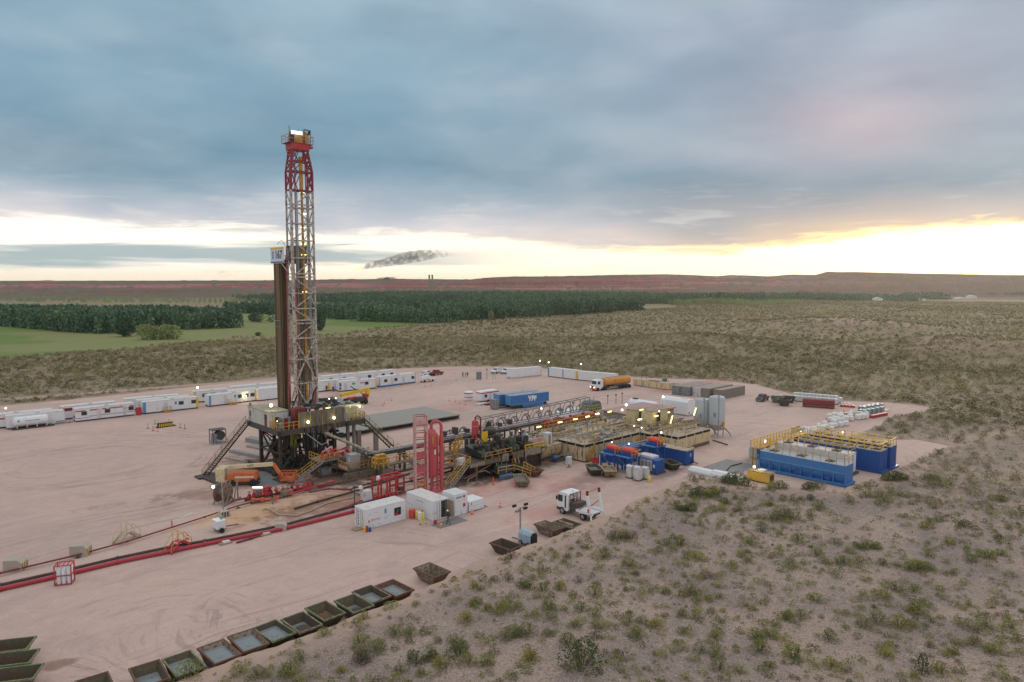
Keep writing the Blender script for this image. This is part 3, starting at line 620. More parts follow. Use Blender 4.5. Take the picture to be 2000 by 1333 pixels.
def tree(px, py, w, h, label, m=ftd, shape=rnd_, n=900, name='tree', multi=1):
    x, y = ground_at(px, py); o = bpy.data.objects.new(name, None); COL.objects.link(o); o.location = (x, y, float(height(np.array([x]), np.array([y]))[0]))
    tag(o, label, 'tree'); q_ = []
    for k in range(multi):
        c_ = leaf_cloud(n, shape, .05, int(px)+k, .8, .2); c_[..., :2] *= w/multi**.5*1.1; c_[..., 2] = c_[..., 2]*h*(1-.1*(k % 3))+.04*h
        if multi > 1: c_[..., 0] += (k/(multi-1)-.5)*w*.8; c_[..., 1] += ((k*7 % 5)-2)*w*.06
        q_.append(c_)
    q_ = np.concatenate(q_); me = quads_mesh('crown', q_, m, np.clip(rng.normal(.55, .2, len(q_)), 0, 1)); c = bpy.data.objects.new('crown', me); COL.objects.link(c); c.parent = o
    mb = MB()
    for k in range(multi):
        xo = (k/(multi-1)-.5)*w*.8 if multi > 1 else 0; mb.tube((xo, 0, -.3), (xo, 0, h*.45), .035*h, 7, .015*h)
        for j in range(4): a_ = j*1.6+k; mb.tube((xo, 0, h*.2), (xo+math.cos(a_)*w*.2, math.sin(a_)*w*.2, h*.6), .014*h, 5, .005*h)
    mb.build('trunk', trunkm, o); return o
tree(244, 658, 9.5, 11, 'lone dark tree standing left of the pale willow thicket')
tree(313, 664, 18, 8, 'pale green willow thicket beside the lone dark tree', fwl, n=420, multi=5)
tree(435, 637, 15, 9, 'broad dark clump of trees in the green field left of the derrick', n=300, multi=3)
tree(496, 629, 8, 6, 'small dark tree clump left of the derrick, nearer the round clump'); tree(518, 630, 11, 6.4, 'small tree clump just left of the derrick', multi=2, n=260)
tree(626, 647, 6.5, 12.5, 'tall dark tree just right of the derrick'); tree(504, 657, 3.2, 2.0, 'tiny round bush alone in the green field left of the derrick')
tree(960, 627, 4.5, 6.5, 'lone pale green tree in front of the centre plantation', fwl); tree(1239, 606, 4, 5, 'small dark tree alone in the pale field right of the plantations')
# haze-free far details: farm sheds, plant on the plateau, flare stacks
def shed(px, py, w, h, label, m=white, z=0, d=None):
    x, y = ground_at(px, py) if d is None else (d*(px-1000)/F, d); o = bpy.data.objects.new('farm_shed', None); COL.objects.link(o); o.location = (x, y, z); tag(o, label, 'shed')
    MB().box(-w/2, 0, -1, w/2, w*.5, h).build('wall', m, o); MB().prism([(-w/2-.3, h), (w/2+.3, h), (0, h*1.5)], -.3, w*.5+.3, 'y').build('roof', roofw, o)
for i, (px, py, w, h) in enumerate(((1645, 587, 9, 4), (1716, 590, 14, 5), (1880, 586, 22, 3), (1900, 583, 16, 4), (1218, 597, 12, 4), (1234, 597, 8, 4), (1801, 588, 12, 3))):
    shed(px, py, w, h, ['white farm shed left of the olive tree belt', 'pale blue-white shed at the olive tree belt', 'long low white shed near the right edge', 'second white shed behind the long low one', 'white shed at the foot of the dark tree belt', 'small white shed right of the other at the dark tree belt', 'low white shed between the right tree blocks'][i])
for i, (px, w, h) in enumerate(((748, 26, 3), (757, 14, 4), (766, 18, 3.5))):
    shed(px, 0, w, h, ['left white plant building on the plateau', 'middle white plant building on the plateau', 'right white plant building on the plateau'][i], white, 37.4, 1760)
for px, lab in ((839, 'left flare stack on the plateau edge'), (845, 'right flare stack on the plateau edge')):
    o = bpy.data.objects.new('flare_stack', None); COL.objects.link(o); o.location = (1760*(px-1000)/F, 1760, 36.5); tag(o, lab, 'stack')
    MB().lathe([(2.2, 0), (1.9, 9), (2.3, 9.2), (2.3, 12)], 12).build('stack', gsteel, o, True); MB().lathe([(2.5, 0), (2.5, .8)], 12, (0, 0, 6)).build('platform', rust, o)
# smoke plume of a flare behind the plateau
Dm = 2000.
def smk(px, py): return (Dm*(px-1000)/F, H+(551-py)*Dm/F)
pl = [(688, 531, 2.), (700, 527, 5), (716, 521, 9), (735, 517, 13), (755, 513, 16), (778, 508, 20), (800, 503, 22), (825, 500, 20), (850, 497, 16), (872, 496, 11), (895, 496, 7)]
bm = bmesh.new(); rings = []
for px, py, r in pl:
    cx, cz = smk(px, py); r = r*Dm/F*.58; rings.append([bm.verts.new((cx, Dm+r*1.2*math.cos(a), cz+r*math.sin(a))) for a in np.linspace(0, 2*PI, 13)[:-1]])
for a_, b_ in zip(rings, rings[1:]):
    for k in range(12): bm.faces.new((a_[k], a_[(k+1) % 12], b_[(k+1) % 12], b_[k]))
bm.faces.new(rings[0][::-1]); bm.faces.new(rings[-1]); bmesh.ops.recalc_face_normals(bm, faces=bm.faces[:])
me = bpy.data.meshes.new('smoke_plume'); bm.to_mesh(me); bm.free(); o = bpy.data.objects.new('smoke_plume', me); COL.objects.link(o); tag(o, 'grey smoke plume drifting right from a gas flare above the plateau', 'smoke', None, 'stuff')
m = bpy.data.materials.new('flare_smoke'); m.use_nodes = True; q = NT(m.node_tree); q.n.clear(); pos = E(q, q.node('ShaderNodeNewGeometry').outputs['Position']); X, Y, Z = q.sep(pos)
pv = q.node('ShaderNodeVolumePrincipled'); x0 = smk(688, 0)[0]; x1 = smk(900, 0)[0]
fade = q.step(x1, x0+90, X); nn = q.noise(pos, .085, 5, .7, .6)
q.put(pv.inputs['Density'], q.step(.43, .60, nn)*(.085+.16*q.step(x0+55, x0+5, X))*(1.-q.step(x0+150, x1+10, X)*.8)); pv.inputs['Color'].default_value = (.62, .56, .50, 1)
hot = q.step(x0+34, x0+8, X)
q.put(pv.inputs['Emission Color'], (1., .38, .06)); q.put(pv.inputs['Emission Strength'], hot*.6)
ou = q.node('ShaderNodeOutputMaterial'); q.l.new(pv.outputs[0], ou.inputs['Volume']); me.materials.append(m)
# ================================================================ the drilling rig
rig = thing('drilling_rig', 'tall oil drilling rig with red and white lattice derrick on a raised dark floor', 'drilling rig', 0, 0)
MU0, MU1, MV = 6.1, 10.0, 7.4                              # mast front legs
ZB, ZK, ZT = 7.9, 46.2, 52.9
def mu(z): k = max(0, min(1, (z-49.3)/3.6)); return MU0+.5*k, MU1-.8*k
def mvb(z): return MV+1.75+(1.25*max(0, (24-z)/16) if z < 24 else 0)-(.3*max(0, (z-49)/4) if z > 49 else 0)
def legs(lv, w):
    m = MB()
    for a, b in zip(lv, lv[1:]):
        (l0, r0), (l1, r1) = mu(a), mu(b); k0, k1 = mvb(a), mvb(b)
        m.bar((l0, MV, a), (l1, MV, b), w*1.3).bar((r0, MV, a), (r1, MV, b), w).bar((l0, k0, a), (l1, k1, b), w*.85).bar((r0, k0, a), (r1, k1, b), w*.85)
    return m
lv = [7.9, 13.8, 17.9, 21.5, 24, 26.5, 29.1, 31.8, 35, 37.9, 40.7, 43.3, 46.2]
m = legs(lv, .29)
for i, (a, b) in enumerate(zip(lv, lv[1:])):
    (l0, r0), (l1, r1) = mu(a), mu(b); k0, k1 = mvb(a), mvb(b); mx = (l0+r0)/2
    if i: m.bar((l0, MV, a), (r0, MV, a), .2).bar((l0, MV, a), (l0, k0, a), .16).bar((r0, MV, a), (r0, k0, a), .16).bar((l0, k0, a), (r0, k0, a), .13)
    if i in (4, 7, 11): m.bar((l0, MV, a+.55), (r0, MV, a+.55), .2).bar((l0, MV, a+.55), (l0, k0, a+.55), .15)
    if i == 0: m.bar((l0, MV, b), (mx, MV, 10.2), .19).bar((r0, MV, b), (mx, MV, 10.2), .19)
    elif i == 1: m.bar((mx, MV, b), (l0, MV, a), .2).bar((mx, MV, b), (r0, MV, a), .2).bar((l0, MV, 16), (l0+1.1, MV, 16), .14)
    elif i == 2: m.bar((l0, MV, b), (mx, MV, a), .2).bar((r0, MV, b), (mx, MV, a), .2).bar((l0, MV, a), (l0+1.1, MV, 19.8), .15).bar((r0-1.2, MV, 19.8), (r0, MV, 19.8), .13).bar((l0, MV, 19.8), (l0+1.1, MV, 19.8), .13)
    elif i % 2: m.bar((l0, MV, a), (r1, MV, b), .17)
    else: m.bar((l0, MV, b), (r1, MV, a), .17)
    m.bar((l0, MV, a) if i % 2 else (l0, k0, a), (l1, k1, b) if i % 2 else (l1, MV, b), .14)
    m.bar((r0, MV, a) if i % 2 else (r0, k0, a), (r1, k1, b) if i % 2 else (r1, MV, b), .14)
    m.bar((r0-1.0, k0, a), (r0, k0, (a+b)/2), .1).bar((r0-1., k0, b), (r0, k0, (a+b)/2), .1)
mast_o = m.build('mast', mastw, rig)
m = legs([ZK, 49.3, ZT], .30)
for a, b in ((ZK, 49.3), (49.3, 51.), (51., ZT)):
    (l0, r0), (l1, r1) = mu(a), mu(b); k0, k1 = mvb(a), mvb(b)
    m.bar((l0, MV, a), (r0, MV, a), .24); m.bar((l0, k0, a), (r0, k0, a), .2); m.bar((l0, MV, a), (l0, k0, a), .24); m.bar((r0, MV, a), (r0, k0, a), .24)
    x0, x1 = l0+1.25, r0-1.25
    for q0, q1 in (((l0, a), (x0, b)), ((x0, a), (l0+.1, b)), ((r0, a), (x1, b)), ((x1, a), (r0-.1, b))): m.bar((q0[0], MV+.03, q0[1]), (q1[0], MV+.03, q1[1]), .15)
    m.bar((x1, MV, a), (x1, MV, b), .13); m.bar((l0, MV, a), (l1, k1, b), .15); m.bar((l0, k0, a), (l1, MV, b), .15); m.bar((r0, MV, a), (r1, k1, b), .15); m.bar((r0, k0, a), (r1, MV, b), .15); m.bar((x0, k0, a), (x1, k1, b), .12)
m.build('mast_top', maroon, rig)
cl_, cr_ = mu(53); cl_ -= .15; cr_ += .1
m = MB().box(cl_-.1, MV-.35, 52.8, cr_+.1, MV+2.0, 53.8).box(cr_+.1, MV-.2, 53.3, cr_+.9, MV+1.6, 53.6).box(cl_-.2, MV+.3, 52.4, cl_+.3, MV+1.6, 52.6)
crown = m.build('crown_platform', red, rig)
MB().rail([(cl_-.7, MV-.4, 53.9), (cr_+.8, MV-.4, 53.9), (cr_+.8, MV+2.1, 53.9), (cl_-.7, MV+2.1, 53.9), (cl_-.7, MV-.4, 53.9)], 1.2, .04, 1.1).build('railing', pinkw, crown)
m = MB().box(cl_-.7, MV-.4, 53.8, cr_+.8, MV+2.1, 53.9).build('walkway', maroon, crown)
m = MB(); m.lathe([(.05, 0), (.95, .02), (.95, .35), (.05, .37)], 20, (cl_+1.9, MV+.5, 54.5), 'y'); m.lathe([(.05, 0), (.75, .02), (.75, .35), (.05, .37)], 20, (cl_+1.9, MV+1.1, 54.2), 'y'); m.box(cl_+2.3, MV+.3, 53.9, cl_+3.2, MV+1.2, 55.2).hexa([(cl_+2.3, MV+.3, 55.3), (cl_+3.2, MV+.3, 55.3), (cl_+3.2, MV+1.2, 55.3), (cl_+2.3, MV+1.2, 55.3)], [(cl_+2.6, MV+.5, 56.), (cl_+3., MV+.5, 56.), (cl_+3., MV+1., 56.), (cl_+2.6, MV+1., 56.)])
m.build('crown_sheave', oyel, crown)
m = MB().box(cl_+.1, MV+.3, 53.7, cl_+.8, MV+1., 55.7).build('winch', dark, crown)
m = MB().tube((cl_-.35, MV, 53.9), (cl_-.35, MV, 56.5), .05).tube((cr_+.55, MV, 53.9), (cr_+.55, MV, 56.3), .05).tube((cl_+2.15, MV-.2, 53.9), (cl_+2.15, MV-.2, 56.2), .09).bar((cl_+2.15, MV-.2, 56.2), (cr_+.35, MV-.2, 56.1), .14).bar((cr_+.3, MV-.2, 56.1), (cr_+.1, MV-.2, 55.4), .3).build('gantry', dark, crown)
MB().box(cl_, MV-.1, 55.3, cl_+1.9, MV+.05, 55.8).build('floodlight', emis('pale_floodlight', (1, .97, .85), 1.6), crown)
# travelling gear and pipe in the mast
m = MB().tube((MU0+2.35, MV+.55, 9.5), (MU0+2.15, MV+.5, 51.8), .2, 10).tube((MU0+2.15, MV+.5, 46.4), (MU0+2.1, MV+.5, 51.8), .32, 10).build('guide_pipe', oyel, rig)
m = MB().tube((MU0+3.3, MV+.8, 9), (MU0+3.1, MV+.8, 49), .06).tube((MU0+3.5, MV+.9, 9), (MU0+3.3, MV+.9, 47), .06).tube((MU0+3.75, MV+.9, 9), (MU0+3.6, MV+.9, 51), .05).tube((MU0+1.2, MV+.9, 30), (MU0+1.2, MV+.9, 51), .14).tube((MU0+1.35, MV+.6, 30), (MU0+1.35, MV+.6, 46), .1)
m.build('hoist_line', steel, rig)
m = MB().path([(MU0+.6, MV+.9, 44), (MU0+.55, MV+.8, 36), (MU0+.7, MV+.7, 30), (MU0+.9, MV+.5, 24), (MU0+.6, MV+.5, 17), (MU0+.8, MV+.6, 9)], .11).path([(MU1-.3, MV+.3, 8.5), (MU1-.15, MV+.3, 13), (MU1-.2, MV+.3, 16)], .16).path([(MU0-.2, MV+1.7, 37), (MU0-.2, MV+1.9, 24), (MU0-.2, MV+2.4, 10)], .1)
m.build('rotary_hose', pink, rig)
m = MB()
for z in np.arange(9, 35, .62): m.bar((MU0+1.35, MV+.9, z), (MU0+2.0, MV+.9, z), .06)
m.bar((MU0+1.35, MV+.9, 9), (MU0+1.35, MV+.9, 35), .1).bar((MU0+2., MV+.9, 9), (MU0+2., MV+.9, 35), .1); m.build('ladder', steel, rig)
m = MB().box(MU0+2.0, MV+.3, 22.2, MU0+3.1, MV+1.1, 24.6).box(MU0+2.2, MV+.4, 20.2, MU0+2.9, MV+1., 22.2).build('top_drive', brown, rig); MB().box(MU0+1.9, MV+.35, 14, MU0+3., MV+1.1, 17).build('travelling_block', brown, rig)
m = MB().path([(MU0+2.9, MV+.4, 20), (MU0+3.8, MV+.2, 14), (MU0+3., MV+.2, 10.5), (MU0+1.8, MV-.2, 9.5)], .09).path([(MU0+.2, MV-.1, 12), (MU0-.8, MV-.8, 10.6), (MU0-2.2, MV-1.2, 8.4)], .12).build('mud_hose', black, rig)
# racking board
m = MB().box(MU0+.2, MV+1.9, 34.2, MU1-.3, MV+2.0, 37.1).box(MU0-1.0, MV+1.6, 34.1, MU0+.5, MV+4.6, 34.3).box(MU0-1.0, MV+1.6, 34.3, MU0-.9, MV+4.6, 36.2).box(MU0+.2, MV+1.9, 34.1, MU1, MV+4.6, 34.25)
for k in range(6): m.bar((MU0-.6+k*.5, MV+1.8, 34.5), (MU0-.6+k*.5, MV+4.4, 34.5), .1)
rb_ = m.build('racking_board', ggreen, rig); MB().rail([(MU0-1, MV+1.6, 34.3), (MU0-1, MV+4.6, 34.3), (MU1, MV+4.6, 34.3), (MU1, MV+1.9, 34.3)], 1.2, .05, 1.).path([(MU0-.9, MV+.6, 37), (MU0-1.6, MV+.6, 37.9), (MU0-2.2, MV+.8, 37.2)], .05).build('railing', steel, rb_)
# number board hangs on the mast, facing -u
MB().box(4.95, 8.3, 34.3, 5.05, 13.2, 36.75).build('number_board', mat('board_white', (.62, .68, .74), .5), rig)
nb_ = [o for o in rig.children if o.name.startswith('number_board')][0]
MB().box(4.92, 8.3, 36.5, 4.94, 13.2, 36.8).build('yellow_band', yel2, nb_); MB().box(4.92, 8.3, 34.2, 4.94, 13.2, 34.42).build('blue_band', dblue, nb_)
text('167', 1.9, mat('board_black', (.02, .02, .03), .5), nb_, (4.92, 10.1, 35.5), FV, sx=.95, bold=.03)
MB().box(4.92, 12.0, 35.75, 4.94, 12.5, 36.15).box(4.92, 12.0, 34.85, 4.94, 12.5, 35.35).build('emblem', mat('emblem_blue', (.05, .25, .6), .5), nb_); MB().box(4.92, 12.0, 35.42, 4.94, 12.5, 35.68).build('emblem', orange, nb_)
MB().bar((5.0, 9.4, 34.2), (6.1, 9.1, 32.6), .14).bar((5., 9.4, 34.25), (6.1, 9.15, 34.25), .14).bar((5.0, 8.3, 34.2), (5.0, 13.1, 34.2), .16).build('bracket', white2, nb_)
# ---- substructure
m = MB().box(.4, 2, 6.5, 16.2, 2.5, 7.25).box(.4, 13.9, 6.5, 16.2, 14.4, 7.25).box(.4, 2, 6.5, .9, 14.4, 7.25).box(15.8, 2, 6.5, 16.2, 14.4, 7.25)
for k in range(1, 8): m.box(.4+k*2, 2.4, 6.6, .6+k*2, 14, 7.2)
m.box(.4, 2.0, 7.25, 16.2, 14.4, 7.38); flo = m.build('drill_floor', dgrey, rig)
m = MB().box(-.3, 2.4, 0, 16.5, 3.4, .55).box(-.3, 9.4, 0, 16.5, 10.4, .55).box(0, 2.4, .15, .5, 13.5, .7).box(5.5, 2.4, .15, 6.2, 13.5, .7).box(10.5, 2.4, .15, 11.2, 13.5, .7)
for u, v, w in ((.9, 9.9, .5), (1.1, 3, .45), (3.2, 9.9, .45), (5.8, 3, .5), (5.8, 9.9, .5), (8.2, 3, .4), (10.7, 3, .5), (10.7, 9.9, .5), (3.1, 5.5, .35), (8., 6, .4), (12.2, 9.9, .35), (9.8, 5.2, .3), (6.8, 4.6, .35)): m.bar((u, v, .5), (u, v, 6.6), w)
for p, q_ in (((1.1, 3), (5.8, 3)), ((5.8, 3), (10.7, 3)), ((.9, 9.9), (5.8, 9.9)), ((5.8, 9.9), (10.7, 9.9)), ((1.1, 3), (.9, 9.9)), ((5.8, 3), (5.8, 9.9))):
    m.bar((*p, .6), (*q_, 6.4), .24); m.bar((*q_, .6), (*p, 6.4), .18); m.bar((*p, 3.4), (*q_, 3.4), .2)
m.bar((.9, 9.9, 6.4), (3.2, 9.9, 4.6), .2).bar((3.2, 9.9, 4.6), (1.6, 9.9, 1.2), .5, .2)
m.build('substructure', dark, rig)
m = MB()
for k in range(60):
    a_ = (random.uniform(2, 11), random.uniform(3.4, 10)); z0 = random.uniform(.3, 3.); z1 = min(6.5, z0+random.uniform(1, 4)); r_ = random.uniform(.05, .22)
    m.tube((*a_, z0), (a_[0]+random.uniform(-.8, .8), a_[1]+random.uniform(-.8, .8), z1), r_, 6)
for k in range(26):
    x_, y_, z_ = random.uniform(2, 11.5), random.uniform(3, 10), random.uniform(.5, 6); m.box(x_, y_, z_, x_+random.uniform(.3, 1.4), y_+random.uniform(.3, 1.), z_+random.uniform(.2, .9))
m.lathe([(.9, .5), (.9, 1.2), (.6, 1.3), (.6, 2.6), (.95, 2.7), (.95, 3.6), (.55, 3.8), (.55, 6.5)], 16, (8.2, 7.6, 0)); m.build('wellhead_equipment', dark, rig, True)
m = MB().bar((4.0, 4.4, 2.6), (4.0, 4.4, 6.5), .95, .5).box(3.4, 4.0, 5.2, 5., 4.3, 6.4); m.build('painted_column', mat('grimy_yellow', (.40, .36, .04), .6, dirt=.55, var=.3, dcol=(.06, .05, .02), scale=2.5), rig)
m = MB().tube((7.0, 3.1, 3.6), (7.0, 3.1, 6.3), .32, 12); m.build('cylinder', steel, rig, True)
for u in (13.6, 14.8): MB().bar((u, 3.6, 0), (u, 3.6, 6.5), .45).build('support_post', taup, rig)
for k in range(16):
    u0 = random.uniform(1, 12); v0 = random.choice((2.2, 2.6, 9.5)); l = random.uniform(1.5, 4.5)
    MB().path([(u0, v0, 6.9), (u0+.2, v0-.1, 6.9-l*.6), (u0+random.uniform(.3, 1.2), v0, 6.9-l), (u0+random.uniform(1., 1.9), v0, 6.7)], .05).build('hanging_hose', black, rig)
for p_, r_ in (([(1.2, 4, 6.6), (3, 3.2, 4.2), (3.4, 3., 1.5), (2.6, 2.6, .5)], .12), ([(4.6, 2.2, 6.6), (4.8, 1.8, 3), (3.4, 1.6, .5)], .14), ([(6, 2.0, 6.6), (6, 1.7, 3.4), (4.6, 1.4, .6)], .12)): MB().path(p_, r_).build('hanging_hose', black, rig)
# wind walls with yellow posts
m = MB().box(3.9, 2.1, 7.4, 8., 2.2, 9.9).box(8.06, 2.1, 7.4, 12.2, 2.2, 9.75); ww = m.build('wind_wall', wallm, rig)
m = MB()
for u in (3.9, 5.9, 8.03, 10.2, 12.2): m.bar((u, 2.05, 7.0), (u, 2.05, 9.95), .1)
m.build('post', oyel, ww); m = MB()
for k in range(24): u = 4+k*.36; m.bar((u, 2.04, 7.5), (u, 2.04, 9.7), .03)
m.build('rib', wallm, ww)
for k in range(22): u = 4+random.random()*9; MB().box(u, 1.75, 6.9-random.random()*.9, u+random.uniform(.15, .7), 2.0, 7.3).build('under_floor_bracket', random.choice((brown, dark, dgrey)), rig)
m = MB().box(10.6, 3, 7.38, 13.2, 5.2, 9.8).box(6.8, 4.6, 9.75, 15.6, 12.6, 9.95).box(13.4, 6, 7.38, 15.8, 12, 9.75); m.build('machinery_house', gsteel, rig)
for k in range(34): u, v = random.uniform(6.6, 15), random.uniform(3.2, 12.); a_ = random.uniform(.3, 1.1); MB().box(u, v, 9.9, u+a_, v+random.uniform(.3, 1.2), 10.0+random.uniform(.05, .55)).build('roof_box', random.choice((dark, dgrey, brown)), rig)
for k in range(5): u = random.uniform(6.5, 11); MB().path([(u, 3.0, 10.0), (u+.7, 3., 10.7), (u+1.6, 3.1, 10.1)], .1).build('roof_hose', black, rig)
m = MB().box(4.0, 3.5, 7.38, 5.9, 5.3, 10.3).box(5.1, 5.5, 7.38, 6., 7., 9.4); m.build('drawworks', dred, rig)
for k in range(16): u, v = random.uniform(1.2, 3.8), random.uniform(2.4, 5.2); MB().box(u, v, 7.4, u+.5, v+.4, 7.4+random.uniform(.4, 1.9)).build('floor_tool', random.choice((brown, dark, steel)), rig); MB().box(3.0, 2.5, 7.4, 3.6, 3.1, 8.7).box(2.0, 3.0, 7.4, 2.5, 3.5, 9.).build('tool_rack', red, rig)
# lit driller side cabin
cb = MB().box(13.0, 4.2, 7.38, 15.9, 4.3, 9.8).box(15.8, 2.4, 9.65, 12.7, 4.3, 9.8).box(12.5, 2.2, 7.38, 12.8, 4.3, 9.85).build('lit_shelter', mat('shelter_cream', (.62, .6, .40), .6), rig)
m = MB()
for u in (13.2, 14.1, 15.0, 15.9): m.bar((u, 2.3, 7.38), (u, 2.3, 9.7), .09)
m.build('post', creamw, cb); MB().rail([(12.9, 2.15, 7.38), (16.1, 2.15, 7.38), (16.1, 4.2, 7.38)], 1.15, .045, .8).build('railing', yel, rig)
MB().box(12.05, 1.9, 7.7, 12.55, 2.1, 8.9).build('control_box', steel, rig)
# doghouse
dg = MB().box(.6, 5.6, 7.38, 3.8, 14.2, 9.8).build('doghouse', mat('doghouse_white', (.60, .59, .56), .6, var=.08, dirt=.25, dcol=(.35, .31, .22), streak=True, scale=.9), rig)
m = MB()
for k in range(25): m.box(.56, 5.75+k*.335, 7.45, .6, 5.75+k*.335+.16, 9.7)
m.build('wall_rib', MC['doghouse_white'], dg)
MB().box(.5, 5.5, 9.8, 3.9, 14.3, 9.9).build('roof', mat('dusty_yellowish_roof', (.38, .35, .25), .8, dirt=.3), dg); MB().box(.52, 6.55, 7.45, .55, 7.5, 9.35).build('doorway', dark, dg); MB().box(.50, 6.6, 7.5, .53, 6.95, 8.6).build('red_locker', red, dg)
MB().box(.5, 12.9, 8.3, .55, 13.4, 9.2).build('window', glass, dg)
MB().rail([(.5, 5.4, 7.38), (.5, 2.1, 7.38), (3.8, 2.1, 7.38)], 1.15, .045, .9).bar((.5, 4.2, 7.3), (.5, 4.2, 9.6), .1).bar((.5, 4.2, 9.6), (.5, 5.4, 9.8), .1).build('railing', yel, rig)
MB().tube((.9, 13.9, 9.8), (.9, 13.9, 10.4), .22).build('vent', gsteel, dg)
# stairs of the rig
def flight(top, bot, w, ms, mr, par, sides=(-1, 1), h=1.):
    f_ = MB().stairs(top, bot, w).build('staircase', ms, par); MB().stair_rail(top, bot, w, .03, h, sides).build('handrail', mr, f_); return f_
flight((.2, 13.3, 7.3), (-8.4, 10.2, .1), 1.0, dark, mat('dull_yellow_rail', (.22, .16, .08), .6), rig); MB().box(-9.6, 9.0, 0, -6.6, 11.2, .25).build('stair_foot', dark, rig)
flight((16.1, 3.2, 7.3), (18.0, -3.4, 2.9), 1.0, dark, MC['dull_yellow_rail'], rig); flight((18.2, -4.1, 2.7), (19.4, -9.8, .2), .9, gsteel, oyel, rig)
# lamps on the rig
def lamp(par, x, y, z, r=.22, m=lampG, name='lamp', e=0, c=(1, .85, .35), sq=None):
    b_ = MB()
    if sq: b_.box(x-sq[0]/2, y-sq[1]/2, z-sq[2]/2, x+sq[0]/2, y+sq[1]/2, z+sq[2]/2)
    else: r *= .72; b_.lathe([(r*.3, -r), (r*.8, -r*.6), (r, 0), (r*.8, r*.6), (r*.3, r)], 10, (x, y, z))
    o = b_.build(name, m, par)
    if e:
        l_ = bpy.data.lights.new('lamp_light', 'POINT'); l_.energy = e; l_.color = c; l_.shadow_soft_size = .3
        lo = bpy.data.objects.new('lamp_light', l_); COL.objects.link(lo); lo.parent = par; lo.location = (x-.3, y-.5, z+.35)
    return o
lamp(rig, 1.6, 7.2, 10.75, .38, lampG, e=30); MB().bar((1.6, 7.2, 9.9), (1.6, 7.2, 10.5), .07).build('lamp_pole', steel, rig)
lamp(rig, 5.4, 1.85, 8.2, .3, lampG, e=12); lamp(rig, 10.1, 1.85, 8.3, .3, lampG, e=12); lamp(rig, 15.4, 2.5, 9.5, .2, lampG, e=26); lamp(rig, 14.2, 3.6, 9.45, .14, lampY, e=12)
lamp(rig, 12.6, 8., 10.5, .16, lampW); lamp(rig, 13.9, 8., 10.4, .16, lampW); lamp(rig, 9.1, 2.0, 10.1, .1, lampY, sq=(.8, .12, .12)); lamp(rig, 5.2, 4.4, 6.0, .1, lampY, sq=(.6, .1, .1)); lamp(rig, 1.2, 4.2, 8.6, .12, lampY)
for z in (46.05, 42.4, 40.2, 37.4, 35.6, 29.3, 24.0, 21.4): lamp(rig, MU1-1.2, mvb(z)-.4, z, .1, lampY if z < 45 else emis('dim_tube', (1, .85, .5), 1.4), sq=(.85, .1, .12))
lamp(rig, MU1-1.2, MV+1., 42.5, .1, lampW, sq=(.9, .1, .12))
# racked pipe
def pipes(lab, u0, u1, v0, v1, n, z0, z1, lean):
    t_ = thing('drill_pipe_bundle', lab, 'pipes', (u0+u1)/2, (v0+v1)/2, z0); pm = None; a, b = (u1-u0)/2, (v1-v0)/2; nx = int(math.sqrt(n*(u1-u0)/(v1-v0)))+1; ny = n//nx
    for i in range(nx):
        for j in range(ny):
            x_ = -a+(i+.5)*2*a/nx; y_ = -b+(j+.5)*2*b/ny
            if pm is None: pm = MB().tube((0, 0, 0), (lean[0], lean[1], z1-z0), .105, 7).build('drill_pipe', pipeM, t_, True); o = pm
            else: o = pm.copy(); COL.objects.link(o)
            o.location = (x_, y_, 0); o.scale = (1, 1, 1-random.random()*.01)
    if z1 > 34: MB().path([(-a-.1, -b, 17), (-a-.12, b, 17)], .05).path([(-a-.1, -b, 16.), (-a-.12, b, 16)], .03).build('tie_rope', steel, t_)
    return t_
pipes('brown bundle of drill pipe standing left of the white derrick legs', 5.0, 6.6, 10.1, 12.3, 48, 7.4, 34.8, (0, .15))
pipes('dark bundle of drill pipe standing inside the derrick behind its front legs', 8.5, 9.6, 10.2, 11.3, 24, 7.4, 36.4, (0, 0))
def zt(x, y, py):
    """height of what is seen at row py above a world point"""
    k = (666.5-py)/F; return H+(k*y*math.cos(P)-y*math.sin(P))/(math.cos(P)+k*math.sin(P))
def each(name, m, par, builders, smooth=False):
    return [b.build(name, m, par, smooth) for b in builders]
